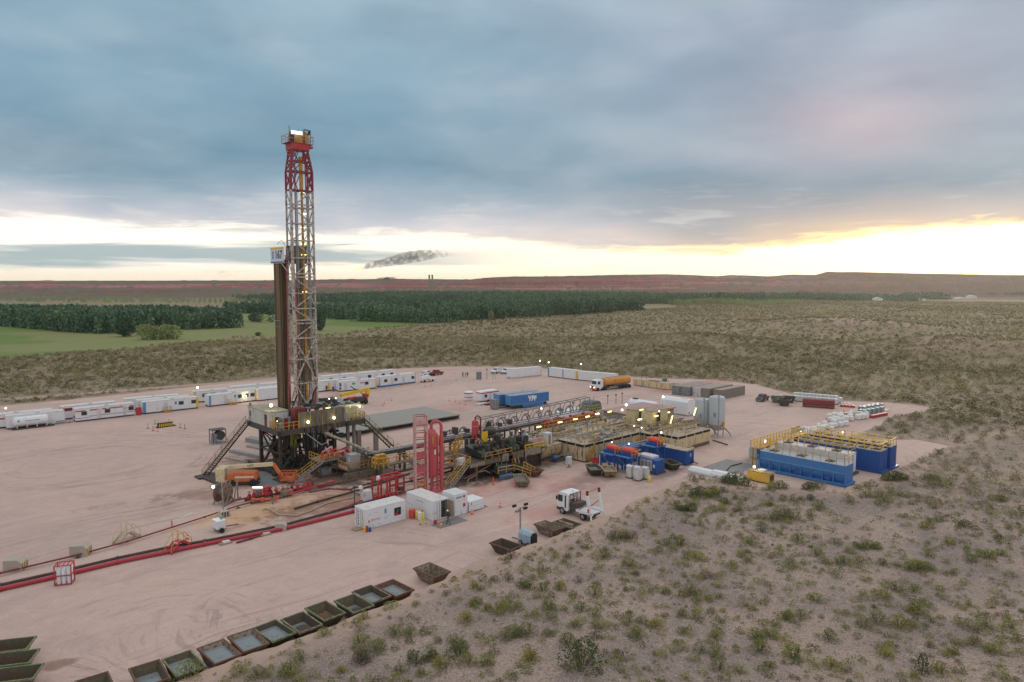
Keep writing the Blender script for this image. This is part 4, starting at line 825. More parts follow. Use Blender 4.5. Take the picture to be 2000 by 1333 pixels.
# ================================================================ site cabins
def cabin(pa, pb, h, label, z=None, w=2.6, stripes=(), wins=(), doors=(), body=white, trim=None, skid=dgrey, end=None, ac=True, grp='white site cabins', name='site_cabin', lw=False, L=None):
    zz = z or 0
    (u0, v0), (u1, v1) = K(*pa, zz), K(*pb, zz); L = L or math.hypot(u1-u0, v1-v0); r = math.degrees(math.atan2(v1-v0, u1-u0)); r = max(-7, min(7, r))
    t_ = thing(name, label, 'cabin', u0, v0, 0, r, grp)
    b_ = MB().box(0, 0, .32, L, w, h).build('body', body, t_)
    MB().box(-.05, -.06, h, L+.05, w+.05, h+.09).build('roof', roofw, t_)
    MB().box(.1, .15, 0, L-.1, .4, .32).box(.1, w-.4, 0, L-.1, w-.15, .32).box(.3, .4, .05, .6, w-.4, .3).box(L-.6, .4, .05, L-.3, w-.4, .3).build('skid', skid, t_)
    if trim: MB().box(0, -.02, .32, L, 0, .5).box(0, -.02, .5, .12, 0, h).box(L-.12, -.02, .5, L, 0, h).box(-.02, -.02, .32, 0, w, .5).box(-.02, 0, .5, 0, .12, h).box(-.02, w-.12, .5, 0, w, h).build('trim', trim, t_)
    for a, b, z0, z1, m_ in stripes: MB().box(a*L, -.022, z0, b*L, 0, z1).build('stripe', m_, t_)
    for a in wins:
        f_ = MB().box(a*L-.08, -.05, 1.35, a*L+1.08, -.003, 2.28).build('window', steel, t_); MB().box(a*L, -.06, 1.43, a*L+1., -.05, 2.2).build('pane', glass, f_)
    for a in doors:
        d_ = MB().box(a*L, -.035, .45, a*L+.9, -.003, 2.4).build('door', white2, t_); MB().box(a*L+.75, -.07, 1.3, a*L+.83, -.035, 1.45).build('handle', dgrey, d_)
    for k in range(int(L/1.2)): MB().box(.6+k*1.2, -.012, .5, .63+k*1.2, 0, h-.1).build('seam', white2, t_) if k % 2 == 0 else 0
    if ac: MB().box(L*.5, .3, h+.09, L*.5+.7, .9, h+.4).build('air_conditioner', white2, t_)
    if end: MB().box(-.03, .2, .5, -.003, w-.2, h-.3).build('end_panel', end, t_)
    return t_
lw_ = mat('pale_wall_with_vents', (.66, .67, .68), .5)
cabin((14, 840), (127, 827), 2.8, 'long white cabin behind the white cylindrical tank at the far left', wins=(), grp='left camp cabins')
t_ = cabin((148, 825.5), (263, 812), 2.9, 'white cabin with red upper and lower stripes at the left', stripes=((.0, .16, 2.25, 2.5, red), (.24, .40, 2.25, 2.5, red), (.44, .52, 2.25, 2.5, red), (.56, .80, 2.25, 2.5, red), (.92, .99, 2.25, 2.5, red), (0, .22, .75, .85, maroon), (.22, .99, 1., 1.1, maroon)), wins=(.1, .49, .90), doors=(.35, .8), grp='left camp cabins', end=creamw)
MB().box(-.05, .4, .8, -.04, 1.9, 1.35).build('number_panel', dblue, t_)
cabin((280, 810), (388, 798), 2.8, 'white cabin with a pale blue panel at its left end and a yellow right end', stripes=((.0, .05, .32, 2.8, lblue), (.955, 1., .32, 2.8, yel2), (.56, .60, 1.6, 2.3, lblue)), wins=(.64, .87), doors=(.36,), grp='left camp cabins')
cabin((408.6, 795.5), (501.3, 783.7), 2.8, 'white cabin with blue left stripe just left of the rig stairs', stripes=((.0, .04, .32, 2.8, lblue), (.965, 1., .32, 2.8, yel2), (.52, .56, 1.6, 2.3, lblue)), wins=(.60, .74, .87), doors=(.3,), grp='left camp cabins')
cabin((504, 784.5), (566, 777), 3.0, 'plain white cabin partly behind the derrick pipe bundle', grp='left camp cabins', ac=False, L=9)
cabin((-50, 816), (103, 801), 2.9, 'white cabin with a red stripe at the very left edge, second row', 2.9, stripes=((0, 1., 1.9, 2.2, red),), grp='second row cabins')
cabin((120, 796), (226, 785.5), 2.9, 'cabin with a dark red wall behind the red striped one', 2.9, stripes=((0, 1, 1.9, 2.6, maroon),), grp='second row cabins', end=red)
cabin((268, 783.5), (373, 776), 2.9, 'white cabin in the second row behind the pale blue panel one', 2.9, grp='second row cabins'); cabin((243, 781), (350, 772), 2.9, 'white cabin in the third row, roof with a small mast', 2.9, grp='second row cabins')
cabin((378, 766), (447, 761), 2.9, 'white cabin with three small dark windows in the second row', 2.9, wins=(.25, .5, .8), grp='second row cabins', stripes=((.0, .06, .3, 2.9, yel2),))
cabin((448, 765), (545, 756), 2.9, 'long white roofed cabin left of the derrick, second row', 2.9, grp='second row cabins', L=14); cabin((452, 757), (545, 748.5), 2.9, 'long white cabin left of the derrick, farthest row', 2.9, grp='second row cabins', L=14)
cabin((663, 766), (736, 759), 2.8, 'white cabin with a bright blue panel and green and red signs right of the derrick', stripes=((.0, .05, .6, 1.3, dblue), (.0, .05, 1.5, 2.5, dblue), (.33, .42, 1.7, 2.3, mat('sign_green', (.1, .4, .15), .5)), (.54, .66, 1.9, 2.15, red), (.96, 1, .3, 2.8, yel2)), wins=(.68,), doors=(.12,), grp='right camp cabins')
cabin((742, 757.4), (812, 748.4), 3.0, 'white cabin with blue corner trim and base at the right end of the camp', trim=blue, skid=blue, wins=(.12, .40, .88), doors=(.3, .62), grp='right camp cabins')
cabin((705, 729.5), (772, 723), 3.0, 'white cabin with dark windows at the back of the right camp', 3.0, wins=(.2, .6, .85), doors=(.4,), grp='right camp cabins')
cabin((628, 746), (699, 739), 2.9, 'white cabin just right of the derrick, second row', 2.9, wins=(.4, .7), grp='right camp cabins'); cabin((630, 736.5), (694.5, 730.5), 2.9, 'white cabin just right of the derrick, back row', 2.9, wins=(.2, .6), grp='right camp cabins')
cabin((619, 767), (641, 764.5), 2.7, 'small cabin with a lit yellow door beside the derrick', stripes=((.85, 1., .4, 2.4, yel2),), grp='right camp cabins', ac=False, L=4)
cabin((998.6, 740), (1062.7, 735), 2.9, 'long white container cabin left of the gap in the far row', grp='far row cabins', stripes=((.94, 1, .3, 2.9, creamw),), skid=white2, ac=False)
def ccab(pa, pb, h, label, st=()):
    (u0, v0), (u1, v1) = K(*pa), K(*pb); L = math.hypot(u1-u0, v1-v0); t_ = thing('site_cabin', label, 'cabin', u0, v0, 0, math.degrees(math.atan2(v1-v0, u1-u0)), 'far row cabins')
    MB().box(0, 0, .25, L, 2.5, h).build('body', white, t_); MB().box(-.05, -.05, h, L+.05, 2.55, h+.08).build('roof', roofw, t_); MB().box(.1, .1, 0, L-.1, 2.4, .25).build('skid', dgrey, t_)
    for a, b, m_ in st: MB().box(a*L, -.02, .3, b*L, 0, h).build('stripe', m_, t_)
    for k in range(1, 8): MB().box(k*L/8, -.015, .4, k*L/8+.05, 0, h).build('seam', white2, t_)
    return t_
ccab((1070, 736), (1127, 743), 2.9, 'white cabin with blue left stripe and yellow right stripe in the far row', ((0, .045, lblue), (.95, 1, yel2), (.5, .55, pblue)))
ccab((1129, 743.3), (1200, 750), 2.8, 'plain white cabin behind the tanker truck')
# cylindrical tank on a skid, far left
t_ = thing('water_tank', 'white cylindrical tank lying on a dark skid at the far left', 'tank', *K(24, 842))
MB().lathe([(.1, -.15), (.7, .0), (1.02, .25), (1.02, 5.9), (.7, 6.15), (.1, 6.3)], 24, (.4, 1.2, 1.55), 'x').build('tank', white, t_, True); MB().box(0, .2, 0, 7.6, .45, .3).box(0, 1.9, 0, 7.6, 2.2, .3).box(0, .45, .05, .3, 1.9, .25).box(7.3, .45, .05, 7.6, 1.9, .25).build('skid', dgrey, t_)
for k in range(4): MB().box(.9+k*1.75, .3, .3, 1.05+k*1.75, 2.1, 1.).build('saddle', white2, t_)
MB().box(1.0, .19, 1.6, 1.4, .2, 2.0).build('emblem', lblue, t_)
text('AGUA DE INCENDIO', .28, dgrey, t_, (3.7, .14, 1.75), FU)
t_ = thing('pump_skid', 'small pump skid with a grey motor beside the white tank', 'pump', *K(98, 831)); MB().box(0, 0, 0, 4, 1.4, .2).build('skid', steel, t_); MB().box(.3, .3, .2, 1., .9, 1.2).build('motor', creamw, t_); MB().tube((1.2, .6, .6), (3, .6, .6), .25).build('pump', steel, t_, True)
t_ = thing('red_cabinet', 'red fire cabinet standing between two white cabins', 'cabinet', *K(268, 812)); MB().box(0, 0, 0, 1., .8, 1.8).build('body', red, t_); MB().box(.05, -.03, .1, .95, 0, 1.7).build('door', red, t_)
for px, py, w_, lb in ((322, 807, 1.6, 'yellow entry steps at the pale blue panel cabin'), (449, 792, 1.8, 'yellow entry steps at the cabin left of the rig stairs')):
    t_ = thing('entry_steps', lb, 'steps', *K(px, py)); MB().box(0, 0, .0, w_, 1., .3).box(0, .3, .3, w_, 1., .5).build('step', oyel, t_); MB().rail([(0, 0, .1), (0, 1, .5)], 1., .03).rail([(w_, 0, .1), (w_, 1, .5)], 1., .03).build('handrail', yel, t_)
# ================================================================ light poles and lamps
def light_pole(px, pyb, pyt, label, zb=0., m=lampW, r=.2, e=0, grp='light poles'):
    u, v = K(px, pyb, zb); x, y = W(u, v); z = zt(x, y, pyt)-zb; t_ = thing('light_pole', label, 'lamp', u, v, zb, 0, grp)
    MB().tube((0, 0, 0), (0, 0, z-.15), .05, 6).build('pole', steel, t_)
    MB().box(-.25, -.05, z-.2, .25, .25, z-.13).build('bracket', steel, t_); lamp(t_, 0, -.12, z, r, m, e=e)
    return t_
for a in ((1054, 728, 705, 'light pole behind the long white far container'), (1071, 736, 708, 'light pole at the blue striped far cabin'), (1134, 742, 711, 'lit light pole above the far row of cabins')): light_pole(*a, r=.3)
light_pole(386, 775, 757.5, 'bright lamp pole behind the second row of cabins', r=.4); light_pole(12, 812, 797.5, 'lamp at the far left edge above the cabins', r=.28); light_pole(480, 786, 774, 'bright lamp in front of the cabin left of the rig stairs', r=.42, e=120)
light_pole(188, 818, 801, 'lamp on the front of the red striped cabin', r=.25); light_pole(180, 806, 792, 'lamp on the roof of the red striped cabin', r=.22); light_pole(736, 740, 725, 'lamp on the back cabin of the right camp', r=.24); light_pole(642, 756, 743.5, 'small lamp on the cabin beside the derrick', r=.2)
# ================================================================ vehicles
def wheel(par, x, y, r=.38, w=.26, side=-1):
    t_ = MB().lathe([(r*.62, 0), (r*.97, .01), (r, .04), (r, w-.04), (r*.97, w-.01), (r*.62, w)], 16, (x, y, r), 'y').build('tyre', black, par, True); MB().lathe([(.05, .03 if side < 0 else w-.09), (r*.6, .02 if side < 0 else w-.08), (r*.6, .06 if side < 0 else w-.02), (.05, .08 if side < 0 else w-.03)], 12, (x, y, r), 'y').build('rim', steel, t_)
def pickup(u, v, rot, m, label, van=False, grp='parked pickups'):
    t_ = thing('pickup_truck' if not van else 'utility_van', label, 'pickup' if not van else 'van', u, v, 0, rot, grp)
    low = [(-2.6, .5), (2.45, .45), (2.6, .75), (2.5, 1.0), (1.2, 1.12), (-2.6, 1.1)]
    MB().prism(low, -.9, .9, 'y').build('body', m, t_)
    if van: top = [(-2.55, 1.1), (1.3, 1.12), (.75, 1.95), (-2.5, 2.0)]
    else: top = [(-.9, 1.1), (1.25, 1.12), (.6, 1.75), (-.75, 1.78)]
    n = len(top); m_ = MB(); m_.add([(x, -.88, z) if z < 1.2 else (x, -.72, z) for x, z in top]+[(x, .88, z) if z < 1.2 else (x, .72, z) for x, z in top], [(0, 1, 2, 3), (7, 6, 5, 4), (0, 4, 5, 1), (1, 5, 6, 2), (2, 6, 7, 3), (3, 7, 4, 0)]); c_ = m_.build('cab', m, t_)
    for sg in (-1, 1):
        MB().hexa([(-.62, sg*.83, 1.2), (.95, sg*.83, 1.2), (.95, sg*.85, 1.2), (-.62, sg*.85, 1.2)], [(-.6, sg*.745, 1.66), (.6, sg*.745, 1.66), (.6, sg*.765, 1.66), (-.6, sg*.765, 1.66)]).build('side_window', glass, c_)
        MB().box(2.5, sg*.75-.13, .75, 2.58, sg*.75+.13, .92).build('headlight', creamw, t_)
    MB().hexa([(1.17, -.74, 1.17), (1.21, -.74, 1.17), (1.21, .74, 1.17), (1.17, .74, 1.17)], [(.72, -.64, 1.68), (.76, -.64, 1.68), (.76, .64, 1.68), (.72, .64, 1.68)]).build('windscreen', glass, c_)
    if not van: MB().box(-2.5, -.75, 1.09, -1.0, .75, 1.125).build('truck_bed', dgrey, t_)
    MB().box(2.5, -.85, .42, 2.68, .85, .62).build('bumper', gsteel, t_)
    for x in (-1.6, 1.6):
        wheel(t_, x, -.92, .38, .24, -1); wheel(t_, x, .68, .38, .24, 1)
    return t_
for px, py, rot, m_, lb, van in ((970, 729, 200, white, 'white pickup left of the pair near the far container', 0), (989, 729.5, 200, white, 'white pickup right of the pair beside the far container', 0), (834, 734, 5, white, 'white pickup behind the utility van at the camp end', 0), (852, 733, 5, dred, 'dark red pickup beside the white one at the camp end', 0), (834, 746, 2, white, 'white utility van with an orange side at the end of the camp', 1), (1489, 783, 188, dgrey, 'dark pickup parked alone at the right of the pad', 0)):
    u, v = K(px, py); o = pickup(u, v, rot, m_, lb, bool(van))
    if van: MB().box(-2.4, -.91, .6, .6, -.9, 1.05).build('side_stripe', mat('pale_orange', (.7, .32, .2), .5), o)
# tanker truck
(u0, v0), (u1, v1) = K(1162, 765), K(1232, 757.5); t_ = thing('tanker_truck', 'orange tanker semi trailer pulled by a white and orange truck', 'truck', u0, v0, 0, math.degrees(math.atan2(v1-v0, u1-u0)))
MB().box(2.2, .3, .75, 13.6, 2.0, 1.0).build('chassis', dgrey, t_); tk = MB().lathe([(.4, 0), (1.1, .12), (1.2, .3), (1.2, 9.6), (1.1, 9.8), (.4, 9.9)], 24, (3.9, 1.15, 2.35), 'x').build('tank', mat('tank_orange', (.62, .26, .05), .45, dirt=.25, dcol=(.4, .2, .1)), t_, True)
MB().box(5, .8, 3.5, 13, 1.5, 3.62).build('walkway', steel, tk); MB().box(7, -.07, 2.1, 11, -.06, 2.8).build('side_panel', oyel, tk)
c_ = MB().prism([(0, .5), (0, 1.7), (.5, 1.85), (.75, 2.9), (1.1, 3.1), (3., 3.1), (3., .6)], 0, 2.3, 'y').build('cab', white, t_); MB().prism([(-.03, .4), (-.03, 1.0), (1.2, 1.0), (1.2, .5)], -.02, 2.32, 'y').build('bumper', orange, t_)
MB().hexa([(.46, .15, 1.95), (.48, .15, 1.95), (.48, 2.15, 1.95), (.46, 2.15, 1.95)], [(.68, .2, 2.8), (.72, .2, 2.8), (.72, 2.1, 2.8), (.68, 2.1, 2.8)]).build('windscreen', glass, c_); MB().box(1.0, -.02, 1.9, 1.9, -.003, 2.7).build('side_window', glass, c_); MB().box(.03-.08, .6, .9, -.04, 1.7, 1.5).build('grille', dgrey, c_)
for y in (.25, 1.85): MB().box(-.09, y-.15, .95, -.03, y+.25, 1.2).build('headlight', emis('headlight', (1, .9, .6), 3), c_)
for x in (1.1, 2.9, 4.1, 9.6, 10.8, 12., 13.2): wheel(t_, x, -.03, .5, .35, -1); wheel(t_, x, 1.98, .5, .35, 1)
MB().box(5.5, .1, .4, 8.8, 2.2, 1.0).build('fender_box', gsteel, t_)
# blue tank trailers with lettering
def btrailer(pa, pb, label, H_=3.3, txt=True, z0=.9):
    (u0, v0), (u1, v1) = K(*pa), K(*pb); L = 12.; t_ = thing('tank_trailer', label, 'trailer', u0, v0, 0, -6 if 1 else 0, 'blue tank trailers')
    b_ = MB().box(.0, 0, 1.0, L, 2.5, H_).box(3.6, 0, .25, L-1.6, 2.5, 1.0).build('tank_body', blue, t_)
    MB().box(-.06, -.06, H_, L+.06, 2.56, H_+.1).build('top', mat('dusty_blue_top', (.28, .33, .40), .7), t_)
    for k in range(24): MB().box(.25+k*.5, -.05, 1.3, .32+k*.5, 0, H_-.05).build('rib', blue, b_)
    MB().box(-.02, -.07, 1.0, L, -.05, 1.22).build('side_beam', lblue, b_); MB().box(-.05, .1, 1.1, 0, 2.4, H_-.1).build('end_wall', lblue, b_)
    for x in (L-1.2, ): wheel(t_, x, -.05, .5, .35, -1); wheel(t_, x, 2.2, .5, .35, 1)
    MB().box(.2, .3, .45, 3.6, .5, 1.0).box(.2, 2.0, .45, 3.6, 2.2, 1.).build('gooseneck', dgrey, t_)
    if txt: text('YPF', 1.65, mat('logo_white', (.9, .9, .9), .5), t_, (6.6, -.08, 2.1), FU, bold=.06); MB().box(5.2, -.07, 2.85, 6., -.06, 2.95).box(6.3, -.07, 2.85, 7.3, -.06, 2.95).build('small_lettering', MC['logo_white'], t_)
    for k in range(2): MB().box(1+k*6.8, 1., H_+.1, 1.5+k*6.8, 1.4, H_+.18).build('hatch', gsteel, t_)
    return t_
btrailer((998, 801), (1083, 791), 'blue tank trailer with white letters on its side')
u_, v_ = K(998, 801); t_ = btrailer((998, 801), (1083, 791), 'second blue tank trailer close behind the lettered one', txt=False); x, y = W(u_-.8, v_+3.3); t_.location = (x, y, 0)
t_ = thing('caravan', 'white caravan with a red stripe beside the blue tank trailers', 'caravan', *K(941, 787)); 
b_ = MB().prism([(0, .5), (.1, 2.5), (.4, 2.8), (5.6, 2.8), (6.0, 2.5), (6.0, .5)], 0, 2.3, 'y').build('body', white, t_); MB().box(.08, -.02, 2.25, 5.98, -.003, 2.5).box(-.02+.08, 0, 2.25, .1, 2.3, 2.5).build('stripe', red, b_)
for x in (1., 4.): w_ = MB().box(x, -.04, 1.2, x+.8, -.003, 2.0).build('window', glass, b_)
MB().box(2.6, -.03, .6, 3.3, -.003, 2.2).build('door', white2, b_); wheel(t_, 2.2, -.02, .33, .2); wheel(t_, 2.2, 2.1, .33, .2, 1)
t_ = thing('round_booth', 'round white booth with red bands standing near the caravan', 'booth', *K(921, 784)); MB().lathe([(1.1, .1), (1.2, .5), (1.2, 2.2), (1.0, 2.45), (.2, 2.5)], 8, (0, 1.2, 0)).build('body', white, t_); MB().lathe([(1.22, 1.9), (1.22, 2.15)], 8, (0, 1.2, 0)).build('band', red, t_); MB().lathe([(1.22, .9), (1.22, 1.1)], 8, (0, 1.2, 0)).build('band', red, t_)
t_ = thing('power_box', 'grey steel box standing in front of the blue trailers', 'box', *K(966, 801)); MB().box(0, 0, .1, 1.6, 1.6, 2.4).build('body', gsteel, t_); each('door', steel, t_, [MB().box(.1+.75*k, -.03, .2, .7+.75*k, 0, 2.3) for k in range(2)])
t_ = thing('cover_sheet', 'folded white and red sheets on the ground by the caravan', 'sheet', *K(934, 793)); MB().box(0, 0, 0, 3.2, 1.6, .35).build('white_sheet', white2, t_); MB().box(1.8, -1.4, 0, 4.4, -.2, .4).build('red_sheet', dred, t_)
t_ = thing('portable_toilet', 'dark grey portable toilet near the standing people', 'toilet', *K(935, 742)); MB().box(0, 0, 0, 1.2, 1.2, 2.2).build('body', gsteel, t_); MB().box(-.03, -.03, 2.2, 1.23, 1.23, 2.4).build('roof', gsteel, t_); MB().box(.15, -.03, .1, 1.05, 0, 2.1).build('door', mat('grey_door', (.18, .2, .22), .6), t_)
t_ = thing('notice_board', 'small white notice board on two posts near the toilet', 'sign', *K(963, 742)); MB().box(-.05, 0, 0, .05, .1, 1.8).box(1.05, 0, 0, 1.15, .1, 1.8).build('post', steel, t_); MB().box(0, -.03, .8, 1.1, 0, 1.9).build('board', white2, t_)
# telehandler / yellow boom
u, v = K(704, 791); t_ = thing('boom_lift', 'yellow boom lift with red chassis right of the derrick', 'lift', u, v, 0, 4)
MB().prism([(-2.2, .8), (2.2, .8), (2.3, 1.5), (1.2, 1.9), (-1.6, 1.9)], 0, 1.6, 'y').build('chassis', dgrey, t_); MB().box(-3., .3, 1.5, -.6, 1.5, 2.1).box(1.6, .1, 1.6, 2.6, 1.5, 2.5).build('engine_cover', red, t_)
MB().bar((2.6, .8, 3.6), (-5.4, .8, 2.9), .55, .8).build('boom', yel2, t_); MB().hexa([(1.9, .2, 1.6), (2.9, .2, 1.6), (2.9, 1.4, 1.6), (1.9, 1.4, 1.6)], [(2.6, .4, 4.0), (3.3, .4, 4.0), (3.3, 1.2, 4.0), (2.6, 1.2, 4.0)]).build('counterweight', yel2, t_); MB().bar((-2.4, .7, 4.9), (1.2, .7, 2.6), .2).build('strut', dgrey, t_)
MB().box(-7.0, .1, 2.2, -5.6, 1.5, 2.3).build('basket_floor', steel, t_); MB().rail([(-7, .1, 2.3), (-5.6, .1, 2.3), (-5.6, 1.5, 2.3), (-7, 1.5, 2.3), (-7, .1, 2.3)], 1.1, .03).build('basket_rail', yel, t_)
for x in (-1.6, 1.6): wheel(t_, x, -.25, .6, .4); wheel(t_, x, 1.45, .6, .4, 1)
# ================================================================ pipe rack mat behind the rig
(u0, v0) = K(735, 846.5); t_ = thing('pipe_rack', 'wide flat rack of grey pipes laid side by side behind the rig', 'pipe rack', u0, v0)
pm = None; N = 92; Lu = 22.3
for k in range(N):
    u_ = k*Lu/N; v0_ = -.3*random.random(); 
    if pm is None: pm = MB().tube((0, 0, 0), (0, 13.9, 0), .12, 6, cap=True).build('pipe', mat('greenish_grey_pipe', (.34, .34, .31), .7, .0, var=.25, dirt=.3, dcol=(.30, .26, .21)), t_, True); o = pm
    else: o = pm.copy(); COL.objects.link(o)
    o.location = (u_, v0_, 1.0+.02*random.random())
for v_ in (1, 7, 13): MB().box(-.3, v_, 0, Lu+.3, v_+.35, .86).build('support_beam', dark, t_)
(u1, v1) = K(645, 858); t_ = thing('pipe_rack', 'second rack of grey pipes seen below the rig floor', 'pipe rack', u1, v1-1); pm = None
for k in range(38):
    if pm is None: pm = MB().tube((0, 0, 0), (0, 11.5, 0), .11, 6).build('pipe', MC['greenish_grey_pipe'], t_, True); o = pm
    else: o = pm.copy(); COL.objects.link(o)
    o.location = (k*.235, -.3*random.random(), 1.0)
for v_ in (1, 6, 10.5): MB().box(-.3, v_, 0, 9.3, v_+.35, .88).build('support_beam', dark, t_)
for u_, v_ in ((17.2, 8.5), (20.6, 8.2)): t_ = thing('steel_column', 'short pale steel column %s the rig stairs' % ('left of' if u_ < 18 else 'right of'), 'column', u_, v_-2); MB().box(0, 0, 0, .8, .5, 4.2).build('column', taup, t_); MB().box(-.1, -.1, 4.2, .9, .6, 4.4).build('cap', taup, t_)
# planks and steel left of the rig
for px, py, L_, W_, h_, lb in ((508, 897, .9, 9, .5, 'stack of grey planks in front of the left rig leg'), (535, 874, 1.8, 9, .8, 'wide stack of boards behind the left rig leg'), (480, 905, .35, 6, .25, 'dark beam on the ground left of the rig'), (532, 884, 1.4, 8, .3, 'flat steel ramp left of the rig')):
    u, v = K(px, py); t_ = thing('plank_stack', lb, 'planks', u, v, 0, 14); n_ = max(1, int(L_/.3))
    for k in range(n_): MB().box(k*.31, 0, 0, k*.31+.28, W_*random.uniform(.93, 1), h_).build('plank', plank, t_)
t_ = thing('winch_unit', 'dark winch unit on a pallet left of the rig', 'winch', *K(416, 869)); MB().box(0, 0, 0, 2.6, 2., .3).build('pallet', steel, t_); MB().lathe([(.9, 0), (.9, .15), (.5, .16), (.5, 1.1), (.9, 1.12), (.9, 1.25)], 16, (1.6, .3, 1.5), 'y').build('drum', dgrey, t_, True); MB().box(.2, .3, .3, 1., 1.6, 1.9).build('motor', steel, t_); each('post', dgrey, t_, [MB().box(x, y, .3, x+.12, y+.12, 2.6) for x in (0, 2.45) for y in (0, 1.8)]); MB().box(0, 0, 2.6, 2.6, 2, 2.75).build('canopy', dgrey, t_)
# striped barrier group in the yard
u, v = K(307, 837); t_ = thing('striped_barrier', 'black and yellow striped barrier on a dark base in the empty yard', 'barrier', u, v); MB().box(0, 0, 0, 3.8, 1.2, .2).build('base', dark, t_)
for k in range(7): MB().hexa([(.4+k*.42, .1, .2), (.6+k*.42, .1, .2), (.6+k*.42, .2, .2), (.4+k*.42, .2, .2)], [(.6+k*.42, .4, 1.0), (.8+k*.42, .4, 1.), (.8+k*.42, .5, 1.), (.6+k*.42, .5, 1.)]).build('stripe', yel2, t_)
MB().box(.3, .3, .2, 3.3, 1., .95).build('panel', dark, t_)
sb = thing('barrier_post', 'thin post of the rope barrier round the striped barrier', 'post', *K(289, 837), 0, 0, 'rope barrier posts in the yard'); MB().tube((0, 0, 0), (0, 0, 1.1), .04).build('post', dgrey, sb); MB().lathe([(.3, 0), (.25, .08)], 10).build('foot', dgrey, sb)
for px, py in ((299, 842), (352, 836), (361, 838), (330, 829), (303, 829)): dup(sb, *K(px, py))
cn = thing('traffic_cone', 'small orange traffic cone on the gravel pad', 'cone', *K(308, 843), 0, 0, 'orange cones on the pad'); MB().lathe([(.17, .04), (.05, .7)], 12).build('cone', cone_o, cn, True); MB().box(-.2, -.2, 0, .2, .2, .04).build('base', cone_o, cn); MB().lathe([(.135, .3), (.115, .42)], 12).build('reflective_band', white, cn)
for px, py in ((977, 991), (940, 980), (922, 1005), (366, 1054), (748, 793), (751, 789), (765, 783), (787, 752), (830, 756), (843, 753), (878, 784), (889, 786), (897, 789), (909, 791), (762, 760), (891, 744)): dup(cn, *K(px, py))
dl = thing('delineator_post', 'tall orange delineator post in front of the shaker skid', 'post', *K(963.5, 947), 0, 0, 'tall orange posts by the shaker skid'); MB().lathe([(.14, 0), (.10, .1), (.07, 1.15), (.02, 1.2)], 10).build('post', cone_o, dl, True); MB().lathe([(.2, 0), (.2, .05)], 8).build('base', dgrey, dl)
dup(dl, *K(1007, 951.5)); dup(dl, *K(1026, 950.5))
# ================================================================ pump skids and walkways beside the rig
sk = thing('mud_pump_skid', 'cluttered skid with red manifold, grey cabinet and yellow rails in front of the rig', 'pump skid', 4.6, -3.6)
# site coords minus (4.6,-3.6) are local
MB().box(0, .2, 2.55, 3.4, 3.8, 2.7).build('platform', steel, sk); MB().rail([(0, 3.8, 2.7), (0, .2, 2.7)], 1.1, .04, .9).rail([(.8, .2, 2.7), (3.4, .2, 2.7), (3.4, .9, 2.7)], 1.1, .04, .9).build('railing', yel, sk)
each('platform_leg', dgrey, sk, [MB().bar((x, y, 0), (x, y, 2.55), .18) for x in (.2, 3.2) for y in (.5, 3.5)])
f_ = MB().stairs((.4, .3, 2.7), (-4.1, .9, .1), 1.0).build('staircase', steel, sk); MB().stair_rail((.4, .3, 2.7), (-4.1, .9, .1), 1.0, .035, 1.05).build('handrail', yel, f_)
MB().box(3.0, -3.2, 1.2, 8.6, 2.2, 1.4).box(2.6, -3.6, .0, 9., -3.2, .5).box(2.6, 1.8, 0, 9, 2.2, .5).build('skid_deck', brown, sk)
MB().rail([(3.0, -.2, 1.4), (3.0, -3.2, 1.4), (8.6, -3.2, 1.4)], 1.1, .045, .9).build('railing', oyel, sk)
MB().box(2.98, -3.0, 1.5, 3.0, -.4, 1.95).build('red_panel', pinkw, sk)
MB().box(4.0, -2.6, 1.4, 5.6, -.9, 3.6).build('electric_cabinet', mat('cabinet_grey', (.36, .37, .36), .5, dirt=.15), sk); MB().box(3.97, -1.9, 2.3, 4., -1.7, 3.1).build('label_plate', white, sk)
for k in range(7): x, y = 1.0+k*.65, random.uniform(.6, 2.6); MB().path([(x, y, 2.8), (x+.1, y, 3.6), (x+.7, y-.3, 3.7+random.random()*.4), (x+1.1, y-.4, 3.1)], .19, 8).build('manifold_pipe', pinkw if k in (1, 4) else red, sk, True)
for k in range(5): x, y = 1.2+k*.8, random.uniform(.2, 2.); MB().lathe([(.1, 0), (.38, .05), (.38, .5), (.1, .6)], 12, (x, y, 3.)).build('pump_head', red if k % 2 else pink, sk, True)
for k in range(16): x, y = random.uniform(5.4, 8.6), random.uniform(-3., 1.6); z = random.uniform(1.5, 2.6); MB().tube((x, y, 1.4), (x+random.uniform(-.5, .5), y+random.uniform(-.5, .5), z+1.2), random.uniform(.05, .16), 7).build('fitting', steel if k % 3 else dark, sk)
for k in range(9): x, y = random.uniform(5.2, 8.2), random.uniform(-3., 1.2); MB().box(x, y, 1.4, x+random.uniform(.3, .9), y+random.uniform(.3, .8), 1.4+random.uniform(.5, 1.9)).build('gearbox', brown if k % 2 else gsteel, sk)
MB().hexa([(2.2, -3.8, 0), (8.6, -4.4, 0), (8.6, -2.8, 0), (2.2, -2.6, 0)], [(2.4, -3.6, 1.1), (8.2, -4.1, .9), (8.4, -3, 1.), (2.4, -2.8, 1.1)]).build('skid_plate', brown, sk)
u, v = K(628, 935); t_ = thing('mud_box_skid', 'low rusty skid frame with a grey box at the foot of the rig stairs', 'skid', u, v); MB().box(0, 0, 0, 5.5, .3, .4).box(0, 2.7, 0, 5.5, 3, .4).box(0, .3, 0, .3, 2.7, .4).box(5.2, .3, 0, 5.5, 2.7, .4).box(.3, .3, .02, 5.2, 2.7, .1).build('skid_frame', rust, t_); MB().box(.6, .8, .1, 2.2, 2.2, 1.1).build('grey_box', gsteel, t_); MB().box(3, .5, .1, 4.6, 2.4, .7).build('sump', dark, t_)
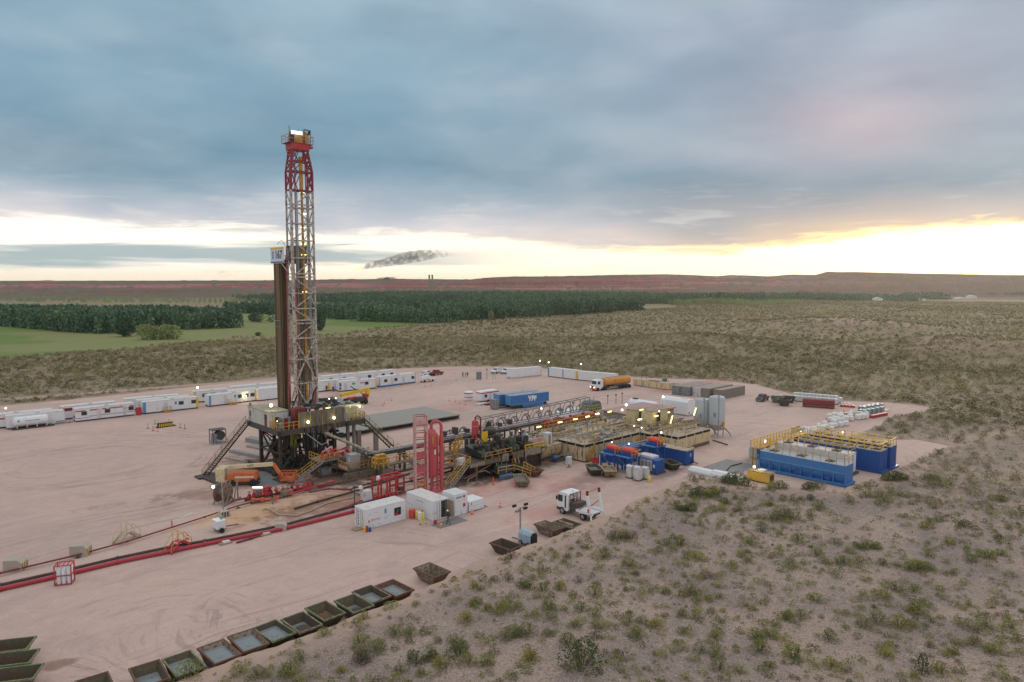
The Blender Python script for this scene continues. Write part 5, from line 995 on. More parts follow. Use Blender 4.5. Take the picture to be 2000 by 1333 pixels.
# diagonal flow line
t_ = thing('flow_line', 'thick pale pipe running down from under the rig floor to the walkway', 'pipe', 0, 0); MB().path([(7.6, 4.2, 6.3), (8.2, 3.0, 6.1), (11.4, -6.6, 3.9), (12.4, -7.4, 3.6)], .26, 12).build('pipe', mat('pale_grimy_pipe', (.33, .29, .23), .6, dirt=.4), t_, True); MB().path([(5.0, 2, 6.4), (6.6, -.2, 4.6), (7.4, -.6, 4.9)], .07).build('hose', steel, t_)
# long pipe walkway with yellow rail
t_ = thing('pipe_trestle', 'long dark pipe trestle with yellow handrail running right from the rig', 'trestle', 11.4, -8.2)
MB().box(0, 0, 3.2, 45, .35, 3.55).box(0, 1.4, 3.1, 45, 1.7, 3.4).build('beam', dgrey, t_)
each('pipe', gsteel, t_, [MB().tube((0, y, 3.75), (44, y, 3.75), .13, 8) for y in (.2, .6, 1.0)], True)
for k in range(9): MB().box(.5+k*5.3, 0, 0, .8+k*5.3, .3, 3.2).box(.5+k*5.3, 1.4, 0, .8+k*5.3, 1.7, 3.1).box(.4+k*5.3, .3, 2.6, .9+k*5.3, 1.4, 2.8).build('trestle_leg', dgrey, t_)
wk = thing('walkway', 'narrow grating walkway with yellow handrails in front of the pipe trestle', 'walkway', 10.2, -12.0)
MB().box(0, 0, 2.4, 23, 1.3, 2.55).build('deck', brown, wk); MB().rail([(0, 1.3, 2.55), (0, 0, 2.55), (23, 0, 2.55)], 1.15, .045, 1.5).rail([(0, 1.3, 2.55), (23, 1.3, 2.55)], 1.15, .035, 1.9).build('railing', oyel, wk)
each('leg', dgrey, wk, [MB().bar((x, .6, 0), (x, .6, 2.4), .14) for x in (3, 9, 15, 21)])
MB().box(-.6, -.4, 2.2, 1.2, 1.3, 2.35).build('landing', dgrey, wk); MB().rail([(-.6, 1.3, 2.35), (-.6, -.4, 2.35), (1.2, -.4, 2.35)], 1.6, .09, .8).build('cage_rail', yel, wk); MB().box(.4, 1.4, 2.5, 2.0, 2.4, 4.0).build('yellow_pump', oyel, wk)
# looped cable tray (grey arches)
tr = thing('cable_tray_truss', 'grey tubular truss carrying looped cables above the mud system', 'truss', 22, -8.1)
LT = 42
MB().bar((0, .2, 4.2), (LT, .2, 4.4), .16).bar((12, .2, 6.2), (LT, .2, 6.9), .16).bar((12, 1.6, 6.2), (LT, 1.6, 6.9), .13).bar((0, 1.6, 4.2), (LT, 1.6, 4.4), .13).build('chord', gsteel, tr)
for k in range(11):
    x = 12+k*3; z1 = 6.2+.7*(k/10); MB().bar((x, .2, 4.3), (x, .2, z1), .13).bar((x, .2, z1), (x, 1.6, z1), .1).bar((x, .2, 4.3), (x+1.5, .2, z1), .09).build('truss_post', gsteel, tr)
for k in range(13):
    x = 2+k*3.1; r_ = .55+.1*(k % 3)+(.45 if k > 3 else 0)
    MB().path([(x+r_*math.cos(a), .5, 4.5+r_*1.15*math.sin(a)) for a in np.linspace(0, PI, 9)], .12, 6).path([(x+r_*.7*math.cos(a), .9, 4.5+r_*.9*math.sin(a)) for a in np.linspace(0, PI, 9)], .12, 6).build('cable_loop', gsteel if k % 4 else steel, tr, True)
for k in range(8): x = 1+k*2.6; MB().box(x, .1, 4.3, x+.6, 1.2, 4.9+.3*(k % 3)).build('junction_box', dgrey, tr)
each('leg', gsteel, tr, [MB().bar((x, .9, 0), (x, .9, 4.2), .2) for x in (1, 9, 17, 25, 33, 41)])
# ---- red gas separators
sp = thing('gas_separator', 'tall faded red pressure vessel with ladder frame in front of the rig', 'vessel', 13.6, -20.6)
MB().lathe([(.18, 1.9), (.62, 2.2), (.95, 2.75), (.95, 8.6), (.75, 9.1), (.3, 9.4), (.12, 9.45)], 24).build('vessel', pink, sp, True)
for a in (45, 135, 225, 315): MB().tube((.8*math.cos(R(a)), .8*math.sin(R(a)), 0), (.8*math.cos(R(a)), .8*math.sin(R(a)), 3.), .11, 8).build('leg', pink, sp)
MB().path([(0, 0, 9.3), (0, 0, 10.0), (.15, -.1, 10.35), (.6, -.4, 10.55), (1.05, -.75, 10.3), (1.2, -.85, 9.8), (1.2, -.85, .3)], .24, 10).build('bypass_pipe', pink, sp, True); MB().path([(1.2, -.85, 8.3), (1.2, -.85, 2.2)], .34, 12).build('pipe_sleeve', pink, sp, True)
MB().box(-.6, -1.25, 6.9, .5, -1.0, 7.1).lathe([(1.02, 4.4), (1.02, 4.55)], 20).build('bracket', pink, sp); MB().box(-.55, -1.1, 7.3, -.45, -1., 8.6).box(.35, -1.2, 7.2, .45, -1.1, 8.5).build('yellow_guard', yel, sp)
for x in (-.8, .5): MB().path([(x, -.95, 7), (x, -1., 2.4), (x+.2, -1., .5)], .05).build('drain_pipe', pink, sp)
MB().box(-.2, -1.0, 5.7, .05, -.98, 6.4).build('label_plate', white, sp); MB().box(-2.8, -1.3, 0, 1.8, 1.3, .22).build('skid', pink, sp)
ld = MB()
for x, y in ((-3.0, -.2), (-1.4, -.9), (-2.4, 1.0), (-.9, .4)): ld.bar((x, y, 0), (x, y, 11.7), .2)
ld.build('ladder_frame', pinkw, sp)
for k, z in enumerate((.5, 1.3, 2., 2.8, 3.4, 4.1, 5.0, 6.0, 7.2, 8.2, 9.2, 10.3, 11.6)): MB().bar((-3., -.2, z), (-1.4, -.9, z), .1, .14).bar((-2.4, 1., z), (-.9, .4, z), .09, .1).build('cross_bar', pink, sp)
for z, h_ in ((3.5, .7), (5.6, .7), (10.1, 1.1)): MB().hexa([(-2.95, -.23, z), (-1.45, -.88, z), (-1.43, -.83, z), (-2.93, -.18, z)], [(-2.95, -.23, z+h_), (-1.45, -.88, z+h_), (-1.43, -.83, z+h_), (-2.93, -.18, z+h_)]).build('cross_plate', pink if z < 9 else pinkw, sp)
for z in (1.0, 1.7): MB().bar((-2.9, -.1, z), (-1.6, -.8, z), .12, .3).build('yellow_step', oyel, sp)
u, v = K(927, 893); s2 = thing('gas_separator', 'second smaller red pressure vessel behind the shaker skid', 'vessel', u, v-.2)
MB().lathe([(.62, .2), (.62, 6.3), (.5, 6.55), (.15, 6.7)], 20).build('vessel', mat('vessel_red', (.50, .05, .05), .5, dirt=.3, dcol=(.3, .05, .05), streak=True), s2, True); MB().path([(0, 0, 6.6), (0, 0, 7.1), (.3, -.2, 7.45), (.7, -.5, 7.2), (.8, -.55, 6.6), (.8, -.55, 1)], .14, 8).build('bypass_pipe', dred, s2, True); MB().lathe([(.7, 2.3), (.7, 2.45)], 16).lathe([(.68, 5.6), (.68, 5.7)], 16).build('ring', pinkw, s2); MB().box(-.9, -.9, 0, 1.2, .9, .2).build('skid', dred, s2)
# ---- red frame manifold
fm_ = thing('choke_manifold', 'bright red tubular frame manifold left of the tall vessel', 'manifold', 5.6, -18.6)
for x in (0, 1.5, 3.0, 4.4): MB().bar((x, 0, 0), (x, 0, 2.8), .2).bar((x, 1.6, 0), (x, 1.6, 2.8), .2).bar((x, 0, 2.7), (x, 1.6, 2.7), .18).build('frame', red, fm_)
MB().bar((0, 0, 2.8), (4.4, 0, 2.8), .2).bar((0, 1.6, 2.8), (4.4, 1.6, 2.8), .2).bar((1.5, 0, 1.4), (4.4, 0, 1.4), .16).bar((0, 0, .2), (4.4, 0, .2), .2).build('frame_rail', red, fm_)
for k in range(7): MB().lathe([(.1, 0), (.28, .05), (.28, .35), (.1, .4)], 10, (-.9+k*.6, -.5-.1*(k % 2), .3)).tube((-.9+k*.6, -.5, .7), (-.9+k*.6, -.5, 1.1), .05).build('valve', red, fm_, True)
MB().box(-2.6, -.6, .3, -1.4, .5, 1.7).build('control_cabinet', white2, fm_); MB().lathe([(.05, 0), (.3, .1), (.3, .5), (.05, .6)], 10, (-2.6, .4, 1.8)).build('gauge', white, fm_); MB().box(-.1, -.1, 2.7, .3, .3, 3.3).build('white_cap', white, fm_); MB().box(3.2, -.7, .6, 3.8, -.2, 1.2).build('actuator', dgrey, fm_)
# ================================================================ shaker skid
S = thing('shale_shaker_skid', 'dark oily shale shaker skid with yellow stairs in the centre of the site', 'shaker skid', 20.3, -21.4)
MB().box(0, 0, 2.9, 16.4, 7.5, 3.05).build('deck', dark, S)
for k, (a, b) in enumerate(((0, 3.2), (3.2, 6.6), (6.7, 8.2), (9.0, 11.6), (11.8, 15.6))): MB().box(a, -.06, 2.35 if k < 2 else 2.2, b-.1, 0, 3.0 if k < 2 else 3.4).build('side_panel', brown if k % 2 else mat('dull_beige_panel', (.27, .23, .17), .7, dirt=.35), S)
MB().rail([(0, 3, 3.05), (0, .1, 3.05)], 1.1, .04).rail([(3.2, .1, 3.05), (9, .1, 3.05)], 1.1, .04, 1.3).build('railing', oyel, S)
for x in (1.6, 8.2, 10.5, 15.8):
    for y in (.4, 6.5): MB().bar((x, y, 0), (x, y, 2.9), .34).build('leg', brown if x < 3 else dark, S)
MB().bar((1.6, .4, 1.2), (4.6, .2, 2.2), .12).bar((1.6, .4, 1.3), (-.8, .4, .8), .12).path([(1.6, .3, 1.3), (3.2, .1, 1.4), (3.9, -.2, .9)], .10).path([(1.6, .3, 1.0), (-.4, -.2, .8), (-.9, -.4, .4)], .10).build('brace_pipe', mat('pinkish_brown_pipe', (.30, .19, .16), .65, dirt=.4), S)
MB().box(6.2, .6, .1, 15.6, 6.8, 2.2).box(3., 1.5, .1, 6, 6.8, 2.6).build('sump_tank', dark, S)
for k in range(4):
    x = 2.9+k*3.1; sh = MB().hexa([(x, .8, 3.2), (x+2.3, .8, 3.2), (x+2.3, 4.6, 3.5), (x, 4.6, 3.5)], [(x, .8, 4.0), (x+2.3, .8, 4.0), (x+2.3, 4.6, 4.7), (x, 4.6, 4.7)]).build('shaker', mat('shaker_green_black', (.035, .045, .035), .4, .3, dirt=.4, dcol=(.02, .018, .015)) if k < 3 else dark, S)
    each('vibrator', dark, sh, [MB().lathe([(.1, 0), (.3, .05), (.3, 1.0), (.1, 1.05)], 12, (x+.65+.9*j, 2.2, 4.75), 'y') for j in range(2)], True)
    each('clamp', ggreen, sh, [MB().box(x+.2+j*.75, .72, 3.4, x+.6+j*.75, .8, 3.9) for j in range(3)])
for k in range(26): x, y = random.uniform(4, 15), random.uniform(.8, 7); z = 3.1; MB().box(x, y, z, x+random.uniform(.2, .8), y+random.uniform(.2, .8), z+random.uniform(.6, 2.6)).build('equipment_box', random.choice((dark, dark, dgrey, ggreen)), S)
for k in range(12): x, y = random.uniform(4, 14), random.uniform(3, 7); MB().path([(x, y, 3.1), (x, y, 5.+random.random()), (x+.8, y+.2, 5.6), (x+1.5, y, 4.8), (x+1.6, y, 3.2)], .1, 6).build('pipe', dark if k % 3 else gsteel, S, True)
MB().box(7.5, 4.2, 5.2, 10.8, 6.8, 5.5).lathe([(1.0, 5.5), (1.2, 6.0), (1.1, 6.4), (.5, 6.7)], 14, (9, 5.6, 0)).build('possum_belly', dark, S, True); MB().box(6.2, 4.4, 4.6, 7.5, 4.5, 6.4).build('yellow_panel', yel2, S)
MB().lathe([(.75, 3.4), (.8, 4.6), (.55, 5.2), (.12, 5.6), (.1, 6.)], 18, (14.0, 2.4, 0)).build('hopper', mat('hopper_blue', (.16, .27, .36), .4, dirt=.2), S, True); MB().path([(13.2, 2.2, 3.2), (13.0, 2.1, 5.6), (13.3, 2.2, 6.0), (13.6, 2.3, 5.7)], .09).build('hopper_pipe', rust, S)
f_ = MB().stairs((.2, .7, 3.05), (-4.6, -.4, .1), 1.0).build('staircase', gsteel, S); MB().stair_rail((.2, .7, 3.05), (-4.6, -.4, .1), 1.0, .04, 1.05).build('handrail', yel, f_)
f_ = MB().stairs((3.4, 6.5, 5.2), (1.4, 6.0, 3.1), .8).build('staircase', oyel, S); MB().stair_rail((3.4, 6.5, 5.2), (1.4, 6., 3.1), .8, .035).build('handrail', oyel, f_)
MB().box(-2.2, 1.0, 2.6, .2, 3.6, 2.75).build('side_platform', brown, S); MB().rail([(.2, 3.6, 2.75), (-2.2, 3.6, 2.75), (-2.2, 1., 2.75), (-.6, 1., 2.75)], 1.1, .04).build('railing', oyel, S); MB().box(-1.4, .9, 2.8, -.2, 1.5, 3.9).build('white_cover', white2, S)
for k in range(14): x = random.uniform(4.5, 15.5); MB().path([(x, -.1, 2.3), (x+.1, -.3, 1.4), (x+random.uniform(-.5, .5), -.4, random.uniform(.1, .8))], random.choice((.06, .1, .15)), 6).build('hanging_pipe', random.choice((dark, dark, oyel, gsteel, brown)), S)
# low platform with yellow rail beside skips
t_ = thing('lower_pump_platform', 'low blue and dark pump platform with yellow rails under the shaker skid', 'platform', *K(976, 938)); MB().box(0, 0, .9, 6.2, 2.4, 1.05).build('deck', dgrey, t_); MB().box(.4, .3, 1.05, 2.6, 1.8, 1.9).build('pump_motor', mat('dark_blue_motor', (.03, .06, .12), .5, dirt=.4), t_); MB().box(3.2, .4, 1.05, 5, 1.6, 1.7).build('pump', dark, t_)
MB().rail([(-.4, -.1, 1.05), (2.6, -.6, 1.05), (4.4, -2.4, .2)], 1., .05, 1.4).rail([(5, -.2, 1.1), (6.2, -1.6, .2)], 1., .05, .8).build('railing', yel, t_); MB().box(-.2, -.4, .1, 2.4, -.1, .8).tube((-.1, -.3, .6), (2.6, -.4, .5), .18).build('pipe', mat('pipe_blue', (.1, .18, .3), .5), t_)
each('leg', dgrey, t_, [MB().bar((x, y, 0), (x, y, .9), .15) for x in (.2, 6) for y in (.2, 2.2)])
tanrail = mat('tan_rail', (.42, .30, .13), .65, dirt=.4, dcol=(.2, .14, .08))
# ================================================================ mud tanks
def deck_gear(par, L, Wd, z, n, seed):
    g = random.Random(seed)
    for k in range(n):
        x, y = g.uniform(.4, L-1.4), g.uniform(.3, Wd-.8); q_ = g.random()
        if q_ < .22: MB().box(x, y, z, x+g.uniform(.4, 1.3), y+g.uniform(.3, .7), z+g.uniform(.2, .7)).build('deck_box', g.choice((brown, beige2, steel, gsteel)), par)
        elif q_ < .42: MB().lathe([(.06, 0), (.28, .03), (.28, .55), (.2, .75), (.05, .8)], 10, (x, y, z)).build('agitator_motor', g.choice((gsteel, beige2, brown, pblue)), par, True)
        elif q_ < .93: l = g.uniform(2., 7); MB().path([(x, y, z+.25), (min(x+l, L), y, z+.3)], g.uniform(.07, .16), 7).build('deck_pipe', g.choice((steel, brown, beige2, gsteel)), par, True)
        else: MB().tube((x, y, z), (x, y, z+g.uniform(.7, 1.3)), .05).lathe([(.2, 0), (.2, .05)], 8, (x, y, z+.7)).build('valve_stem', g.choice((oyel, rust, steel)), par)
def tank(label, u, v, L, Wd, H_, m, slots=True, gear=20, seed=1, rails=((0, 0, 1, 0),), ribs=0, z0=.25, name='mud_tank', round_=False):
    t_ = thing(name, label, 'mud tank', u, v, 0, 0, 'mud tanks')
    if round_: b_ = MB().prism([(.5, z0+.5), (.25, 1.2), (0, H_-.6), (0, H_-.02), (Wd, H_-.02), (Wd, H_-.6), (Wd-.25, 1.2), (Wd-.5, z0+.5), (Wd-1, z0), (1, z0)], 0, L, 'x').build('body', m, t_)
    else: b_ = MB().box(0, 0, z0, L, Wd, H_-.5).box(.08, .08, H_-.5, L-.08, Wd-.08, H_-.02).build('body', m, t_)
    MB().box(-.1, -.1, H_-.02, L+.1, Wd+.1, H_+.06).build('deck', deckm, t_); MB().box(.1, .1, 0, L-.1, .45, z0).box(.1, Wd-.45, 0, L-.1, Wd-.1, z0).build('skid', brown, t_)
    if slots and not round_:
        n_ = max(2, int(L/2.6)); MB().box(.05, .05, H_-.48, L-.05, Wd-.05, H_-.05).build('dark_opening', black, t_)
        each('opening_post', m, t_, [MB().box(k*L/n_-(.12 if k else 0), -.02, H_-.5, k*L/n_+(.12 if k < n_ else 0), .1, H_-.03) for k in range(n_+1)]+[MB().box(-.02, k*Wd/3-(.08 if k else 0), H_-.5, .1, k*Wd/3+.08, H_-.03) for k in range(4)])
    for k in range(ribs): x = (k+.5)*L/ribs; MB().box(x, -.05, z0, x+.12, 0, H_-.5).build('rib', m, b_)
    for a, b, c, d in rails: MB().rail([(a*L, b*Wd, H_+.06), (c*L, d*Wd, H_+.06)], 1.1, .035, 1.6).build('railing', tanrail, t_)
    if gear: deck_gear(t_, L, Wd, H_+.06, gear, seed)
    return t_
tank('grimy beige mud tank with rounded bottom right of the shaker skid', 36.9, -20.2, 5.4, 7, 2.7, beige2, False, 8, 3, ((.0, 0, .6, 0),), round_=True)
tank('large beige mud tank with dark openings under its deck, centre', 42.6, -25.2, 15.6, 6.2, 3.1, beige2, True, 30, 4, ((0, 0, .25, 0), (.45, 0, 1, 0), (0, 1, 1, 1), (0, .5, 1, .5)))
tank('long beige tank row behind the large centre mud tank', 38, -18.6, 26, 7.6, 3.0, beige2, False, 60, 5, ((0, 0, 1, 0), (0, .45, 1, .45), (.1, 1, 1, 1), (.3, .7, .9, .7)))
tank('beige mud tank between the centre tank and the ribbed one', 58.8, -27.6, 16, 5.2, 2.9, beige2, True, 34, 6, ((0, 0, 1, 0), (0, 1, 1, 1), (0, .5, .8, .5)))
tank('clean beige mud tank with vertical ribs and dark slots, right end', 60.3, -32.2, 10.8, 4.2, 2.95, beige, True, 6, 7, ((0, 1, 1, 1), (0, .55, 1, .55)), ribs=26, z0=.7)
tank('beige tank under the two yellow lit cabins', 62.8, -22.4, 12.5, 8, 2.9, beige2, False, 20, 8, ((0, 0, .6, 0), (.6, .3, 1, .3)))
# stairs of the mud system
def fl(lab, top, bot, w=.9, mt=oyel):
    t_ = thing('yellow_staircase', lab, 'stairs', bot[0], bot[1], 0, 0, 'yellow staircases of the mud system'); q_ = (top[0]-bot[0], top[1]-bot[1], top[2]-.05); MB().stairs(q_, (0, 0, .05), w).build('treads', mt, t_); MB().stair_rail(q_, (0, 0, .05), w, .045, 1.).build('handrail', oyel, t_)
(a, b), (c, d) = K(1162, 862, 3.1), K(1144, 903); fl('yellow staircase in front of the large centre mud tank', (a, b, 3.1), (c, d), 1.1)
(a, b), (c, d) = K(1246, 864, 3.0), K(1268, 893); fl('yellow staircase going down right beside the blue centrifuge platform', (a, b, 3.), (c, d), 1.0)
# beige cabins on the deck
for u, v, L_, w_, h_, lab, px in ((64.6, -19.2, 3.7, 2.2, 2.5, 'left beige cabin with dark window on the mud tank deck', .35), (63.8, -23.9, 5.2, 2.6, 3.0, 'right beige cabin with dark window on the mud tank deck', .28)):
    t_ = thing('control_cabin', lab, 'cabin', u, v, 3.0, 0, 'beige control cabins'); MB().box(0, 0, 0, L_, w_, h_).build('body', mat('warm_beige_wall', (.58, .49, .29), .6, dirt=.15, dcol=(.35, .28, .16)), t_); MB().box(-.1, -.1, h_, L_+.1, w_+.1, h_+.12).build('roof', mat('reddish_dusty_roof', (.33, .24, .19), .8, dirt=.3), t_)
    w1 = MB().box(px*L_, -.05, .5, px*L_+1.2, -.002, h_-.4).build('window', dgrey, t_); MB().box(px*L_+.1, -.06, .6, px*L_+1.1, -.05, h_-.5).build('pane', glass, w1); MB().rail([(-.6, -.9, 0), (L_+.4, -.9, 0)], 1.1, .04, .9).build('railing', oyel, t_)
# pump house with reddish roof, tanks behind
t_ = thing('pump_house', 'long pump house with a dusty reddish roof and orange roof edge', 'building', 70.5, -14.8); MB().box(0, 0, 0, 14, 8.5, 3.1).build('wall', gsteel, t_); MB().box(-.3, -.3, 3.1, 14.3, 8.8, 3.3).build('roof', mat('dusty_red_roof', (.36, .24, .24), .8, dirt=.3, dcol=(.25, .2, .2)), t_); MB().box(-.35, -.36, 3.05, 14.3, -.3, 3.32).box(-.36, 3.5, 3.3, 14.3, 3.65, 3.36).build('roof_edge', orange, t_); each('louvre', dark, t_, [MB().box(1+k*2.4, -.03, .6, 2.8+k*2.4, 0, 2.6) for k in range(5)])
t_ = thing('covered_pump', 'machine under a dark grey cover with yellow rails behind the cable truss', 'machine', *K(1156, 803, 2.6)); t_.location.z = 0; MB().box(-.5, 0, 0, 5, 3.5, 2.4).build('base', white2, t_); MB().prism([(0, 2.4), (.3, 4.0), (1., 4.4), (3.2, 4.4), (3.8, 3.9), (4.2, 2.4)], .6, 3.3, 'y').build('grey_cover', mat('grey_tarpaulin', (.12, .14, .15), .7), t_); MB().rail([(-.5, 3.2, 2.4), (-.5, 0, 2.4), (2.8, 0, 2.4)], 1.3, .07, .9).build('railing', mat('olive_yellow_rail', (.38, .36, .08), .6), t_)
def htank(lab, u, v, L, r, z, rot=0, m=white, axis='x'):
    t_ = thing('storage_tank', lab, 'tank', u, v, 0, rot, 'white storage tanks'); MB().lathe([(r*.5, 0), (r*.9, .2), (r, .5), (r, L-.5), (r*.9, L-.2), (r*.5, L)], 28, (0, r, z+r), 'x').build('tank', m, t_, True); MB().box(.2, .3, 0, L-.2, r*2-.3, z+.25).build('skid', white2, t_); MB().box(1, r-.4, z+2*r-.03, 2.2, r+.4, z+2*r+.2).build('hatch', dgrey, t_); return t_
htank('white storage tank under the covered machine behind the cable truss', 64, .5, 10, 1.25, .2)
htank('large white storage tank behind the pump house, left one', 87.5, .6, 8, 1.35, .3, -92)
t_ = thing('storage_tank', 'large white box tank with rounded top corner next to the silos', 'tank', *K(1343, 814)); t_.rotation_euler.z = A0+R(90); t_['group'] = 'white storage tanks'
MB().prism([(-2.9, .3), (-2.9, 3.2), (-2.3, 3.8), (-.6, 3.8), (0, 3.2), (0, .3)], 0, 7.5, 'x').build('tank', white, t_); MB().box(.3, -2.7, 0, 7.3, -.3, .3).build('skid', white2, t_); MB().box(-.02, -.8, .5, 0, -.4, .9).build('valve', dark, t_); MB().box(1, -1.9, 3.8, 2.4, -1.0, 4.).build('hatch', creamw, t_)
# silos
for u, v, r_, h_, lab in ((77.2, -26.6, 1.5, 6.9, 'left grey silo behind the mud tanks'), (77.9, -29.4, 1.62, 7.7, 'right taller grey silo with pipes at its foot')):
    t_ = thing('cement_silo', lab, 'silo', u, v, 0, 0, 'grey silos'); MB().lathe([(.5, 1.3), (r_, 2.6), (r_, h_), (r_*.85, h_+.4), (r_*.3, h_+.65), (.1, h_+.7)], 28).build('shell', siloM, t_, True); each('leg', siloM, t_, [MB().tube((r_*.85*math.cos(R(a)), r_*.85*math.sin(R(a)), 0), (r_*.85*math.cos(R(a)), r_*.85*math.sin(R(a)), 3.5), .12, 8) for a in (45, 135, 225, 315)])
    MB().tube((-r_*.72, -r_*.72, .5), (-r_*.72, -r_*.72, h_+.9), .07).tube((.1, 0, h_+.5), (-r_*.72, -r_*.72, h_+.9), .07).build('fill_pipe', steel, t_); MB().box(-r_-.02, -.7, h_*.55, -r_+.02, -.3, h_*.55+.8).build('emblem', lblue, t_)
    MB().path([(.2, -.4, 1.6), (.9, -1.5, 1.6), (1.6, -2.0, .8), (1.2, -2.6, .3)], .12).path([(-.2, -.4, 1.2), (.3, -1.8, 1.9), (1.1, -2.2, 1.0)], .08).build('discharge_hose', gsteel, t_, True); MB().box(-.5, -1.9, 1.8, -.1, -1.6, 3.2).build('yellow_valve', oyel, t_)
# blue mixing tank, generator, centrifuges
t_ = thing('blue_mud_box', 'bright blue steel box tank with two white numbers on its end', 'box tank', 53.5, -38.4); MB().box(0, 0, .15, 2.3, 8.4, 2.5).build('body', dblue, t_); MB().box(-.08, -.08, 2.5, 2.38, 8.5, 2.58).build('top', deckm, t_); each('rib', dblue, t_, [MB().box(-.05, .4+k*.6, .2, 0, .52+k*.6, 2.45) for k in range(13)]+[MB().box(.3+k*.55, -.05, .2, .42+k*.55, 0, 2.45) for k in range(4)]); text('8', .8, white, t_, (1.2, -.07, 1.7), FU); MB().path([(1.0, -.2, .3), (1.6, -.3, 1.0), (2., -.2, .4), (2.6, -.6, .1)], .08).build('hose', black, t_); MB().rail([(0, 0, 2.58), (2.3, 0, 2.58), (2.3, 4, 2.58)], .25, .05, .8, False).build('edge_rail', beige, t_)
t_ = thing('generator', 'blue generator with grey louvred side and white top', 'generator', 45.2, -38.3); MB().box(0, 0, .3, 2.2, 4., 2.3).build('body', dblue, t_); MB().box(-.04, .9, .5, 0, 3.9, 2.2).build('louvre_panel', mat('louvre_grey', (.47, .47, .43), .6, dirt=.15), t_); each('louvre', steel, t_, [MB().box(-.06, 1.1+k*.7, .6, -.04, 1.55+k*.7, 1.9) for k in range(4)]); MB().box(.6, 1.2, 2.3, 2.3, 4.2, 2.65).build('top_cover', roofw, t_); MB().box(-.1, -.1, 0, 2.4, 4.2, .3).build('skid', dgrey, t_); each('rib', dblue, t_, [MB().box(.35+k*.45, -.04, .4, .43+k*.45, 0, 2.2) for k in range(4)]); MB().box(-.03, .35, 1.1, -.005, .65, 1.6).build('label_plate', white, t_)
MB().box(2.3, 2.4, 1.2, 3.3, 4.2, 2.4).build('side_box', white2, t_)
for u, v, z, lab in ((42.9, -31.0, 2.8, 'left blue centrifuge stand with red drum'), (43.2, -34.2, 2.8, 'middle blue centrifuge stand with red drum'), (50.4, -34.0, 3.4, 'right high blue centrifuge stand with red drum')):
    t_ = thing('centrifuge', lab, 'centrifuge', u, v, 0, 0, 'blue centrifuge stands'); MB().box(-1.1, -1.5, z-.15, 1.3, 1.7, z).box(-.6, -1.2, z, .9, 1.3, z+.5).build('stand', dblue, t_); each('leg', dblue, t_, [MB().bar((x, y, 0), (x, y, z-.15), .22) for x in (-.9, 1.1) for y in (-1.3, 1.5)]); MB().bar((-.9, -1.3, .4), (-.9, 1.5, z-.3), .12).bar((-.9, -1.3, z-.3), (1.1, -1.3, .4), .12).build('brace', blue, t_)
    MB().lathe([(.25, -1.2), (.42, -1.1), (.5, -.3), (.5, .9), (.3, 1.1), (.15, 1.2)], 14, (.1, 0, z+.85), 'y').build('drum', mat('drum_red', (.68, .08, .05), .45), t_, True); MB().lathe([(.3, -1.7), (.34, -1.6), (.34, -1.25), (.3, -1.2)], 12, (.1, 0, z+.75), 'y').build('motor', orange, t_, True)
    MB().rail([(-1.1, -1.5, z), (1.3, -1.5, z), (1.3, 1.7, z)], 1.0, .045, .9).build('railing', oyel, t_); MB().box(-1.4, -1.2, z-.1, -1.1, 1.6, z+.05).build('walkway', lblue, t_)
t_ = thing('blue_side_tank', 'dark blue tank behind the middle centrifuge stand', 'tank', 46.2, -30.8); MB().box(0, 0, 0, 6.5, 3.8, 2.5).build('body', dblue, t_); MB().rail([(0, 0, 2.5), (6.5, 0, 2.5)], .9, .05, 1.2).build('railing', pblue, t_)
for px, py, c_, w_, h_, lab in ((1232, 936, 1, .9, 1.9, 'left white electric cabinet in front of the blue generator'), (1247, 941, 1, 1.0, 2.1, 'middle taller white electric cabinet with pointed top'), (1262, 938, 1, .9, 1.8, 'right white electric cabinet beside the blue generator')):
    u, v = K(px, py); t_ = thing('electric_cabinet', lab, 'cabinet', u, v, 0, 0, 'white electric cabinets'); MB().box(0, 0, .2, w_, w_, h_).build('body', white2, t_); MB().box(-.1, -.1, 0, w_+.1, w_+.1, .2).build('skid', brown, t_); MB().prism([(-.05, h_), (w_+.05, h_), (w_/2, h_+.25)], -.05, w_+.05, 'y').build('roof', white2, t_); MB().box(.1, -.03, .4, w_-.1, 0, h_-.2).build('door', mat('cabinet_door', (.55, .55, .54), .5), t_)
t_ = thing('yellow_barrel', 'small yellow barrel in front of the right white cabinet', 'barrel', *K(1260, 940)); MB().lathe([(.28, 0), (.3, .1), (.3, .85), (.26, .9)], 14, (0, -.8, 0)).build('barrel', mat('barrel_yellow', (.7, .5, .12), .5), t_, True)
u, v = K(1111, 913); t_ = thing('switch_box', 'small white switch box on a post near the black tank opening', 'box', u, v); MB().bar((0, 0, 0), (0, 0, .7), .1).bar((-.5, 0, .05), (.5, 0, .05), .1).build('stand', dgrey, t_); MB().box(-.45, -.3, .6, .45, .3, 1.8).build('box', white2, t_)
t_ = thing('pump_set', 'small blue pump with pipes below the beige tank end', 'pump', *K(1083, 905)); MB().box(0, 0, 0, 3, 1.2, .2).build('skid', dgrey, t_); MB().lathe([(.1, 0), (.4, .05), (.4, 1.), (.1, 1.1)], 12, (.3, .6, .7), 'x').build('motor', mat('pump_blue', (.05, .12, .25), .5), t_, True); MB().path([(1.4, .6, .7), (2.4, .6, .9), (3.6, -.8, 1.3), (4.4, -1.2, .4)], .1).build('pipe', gsteel, t_, True)
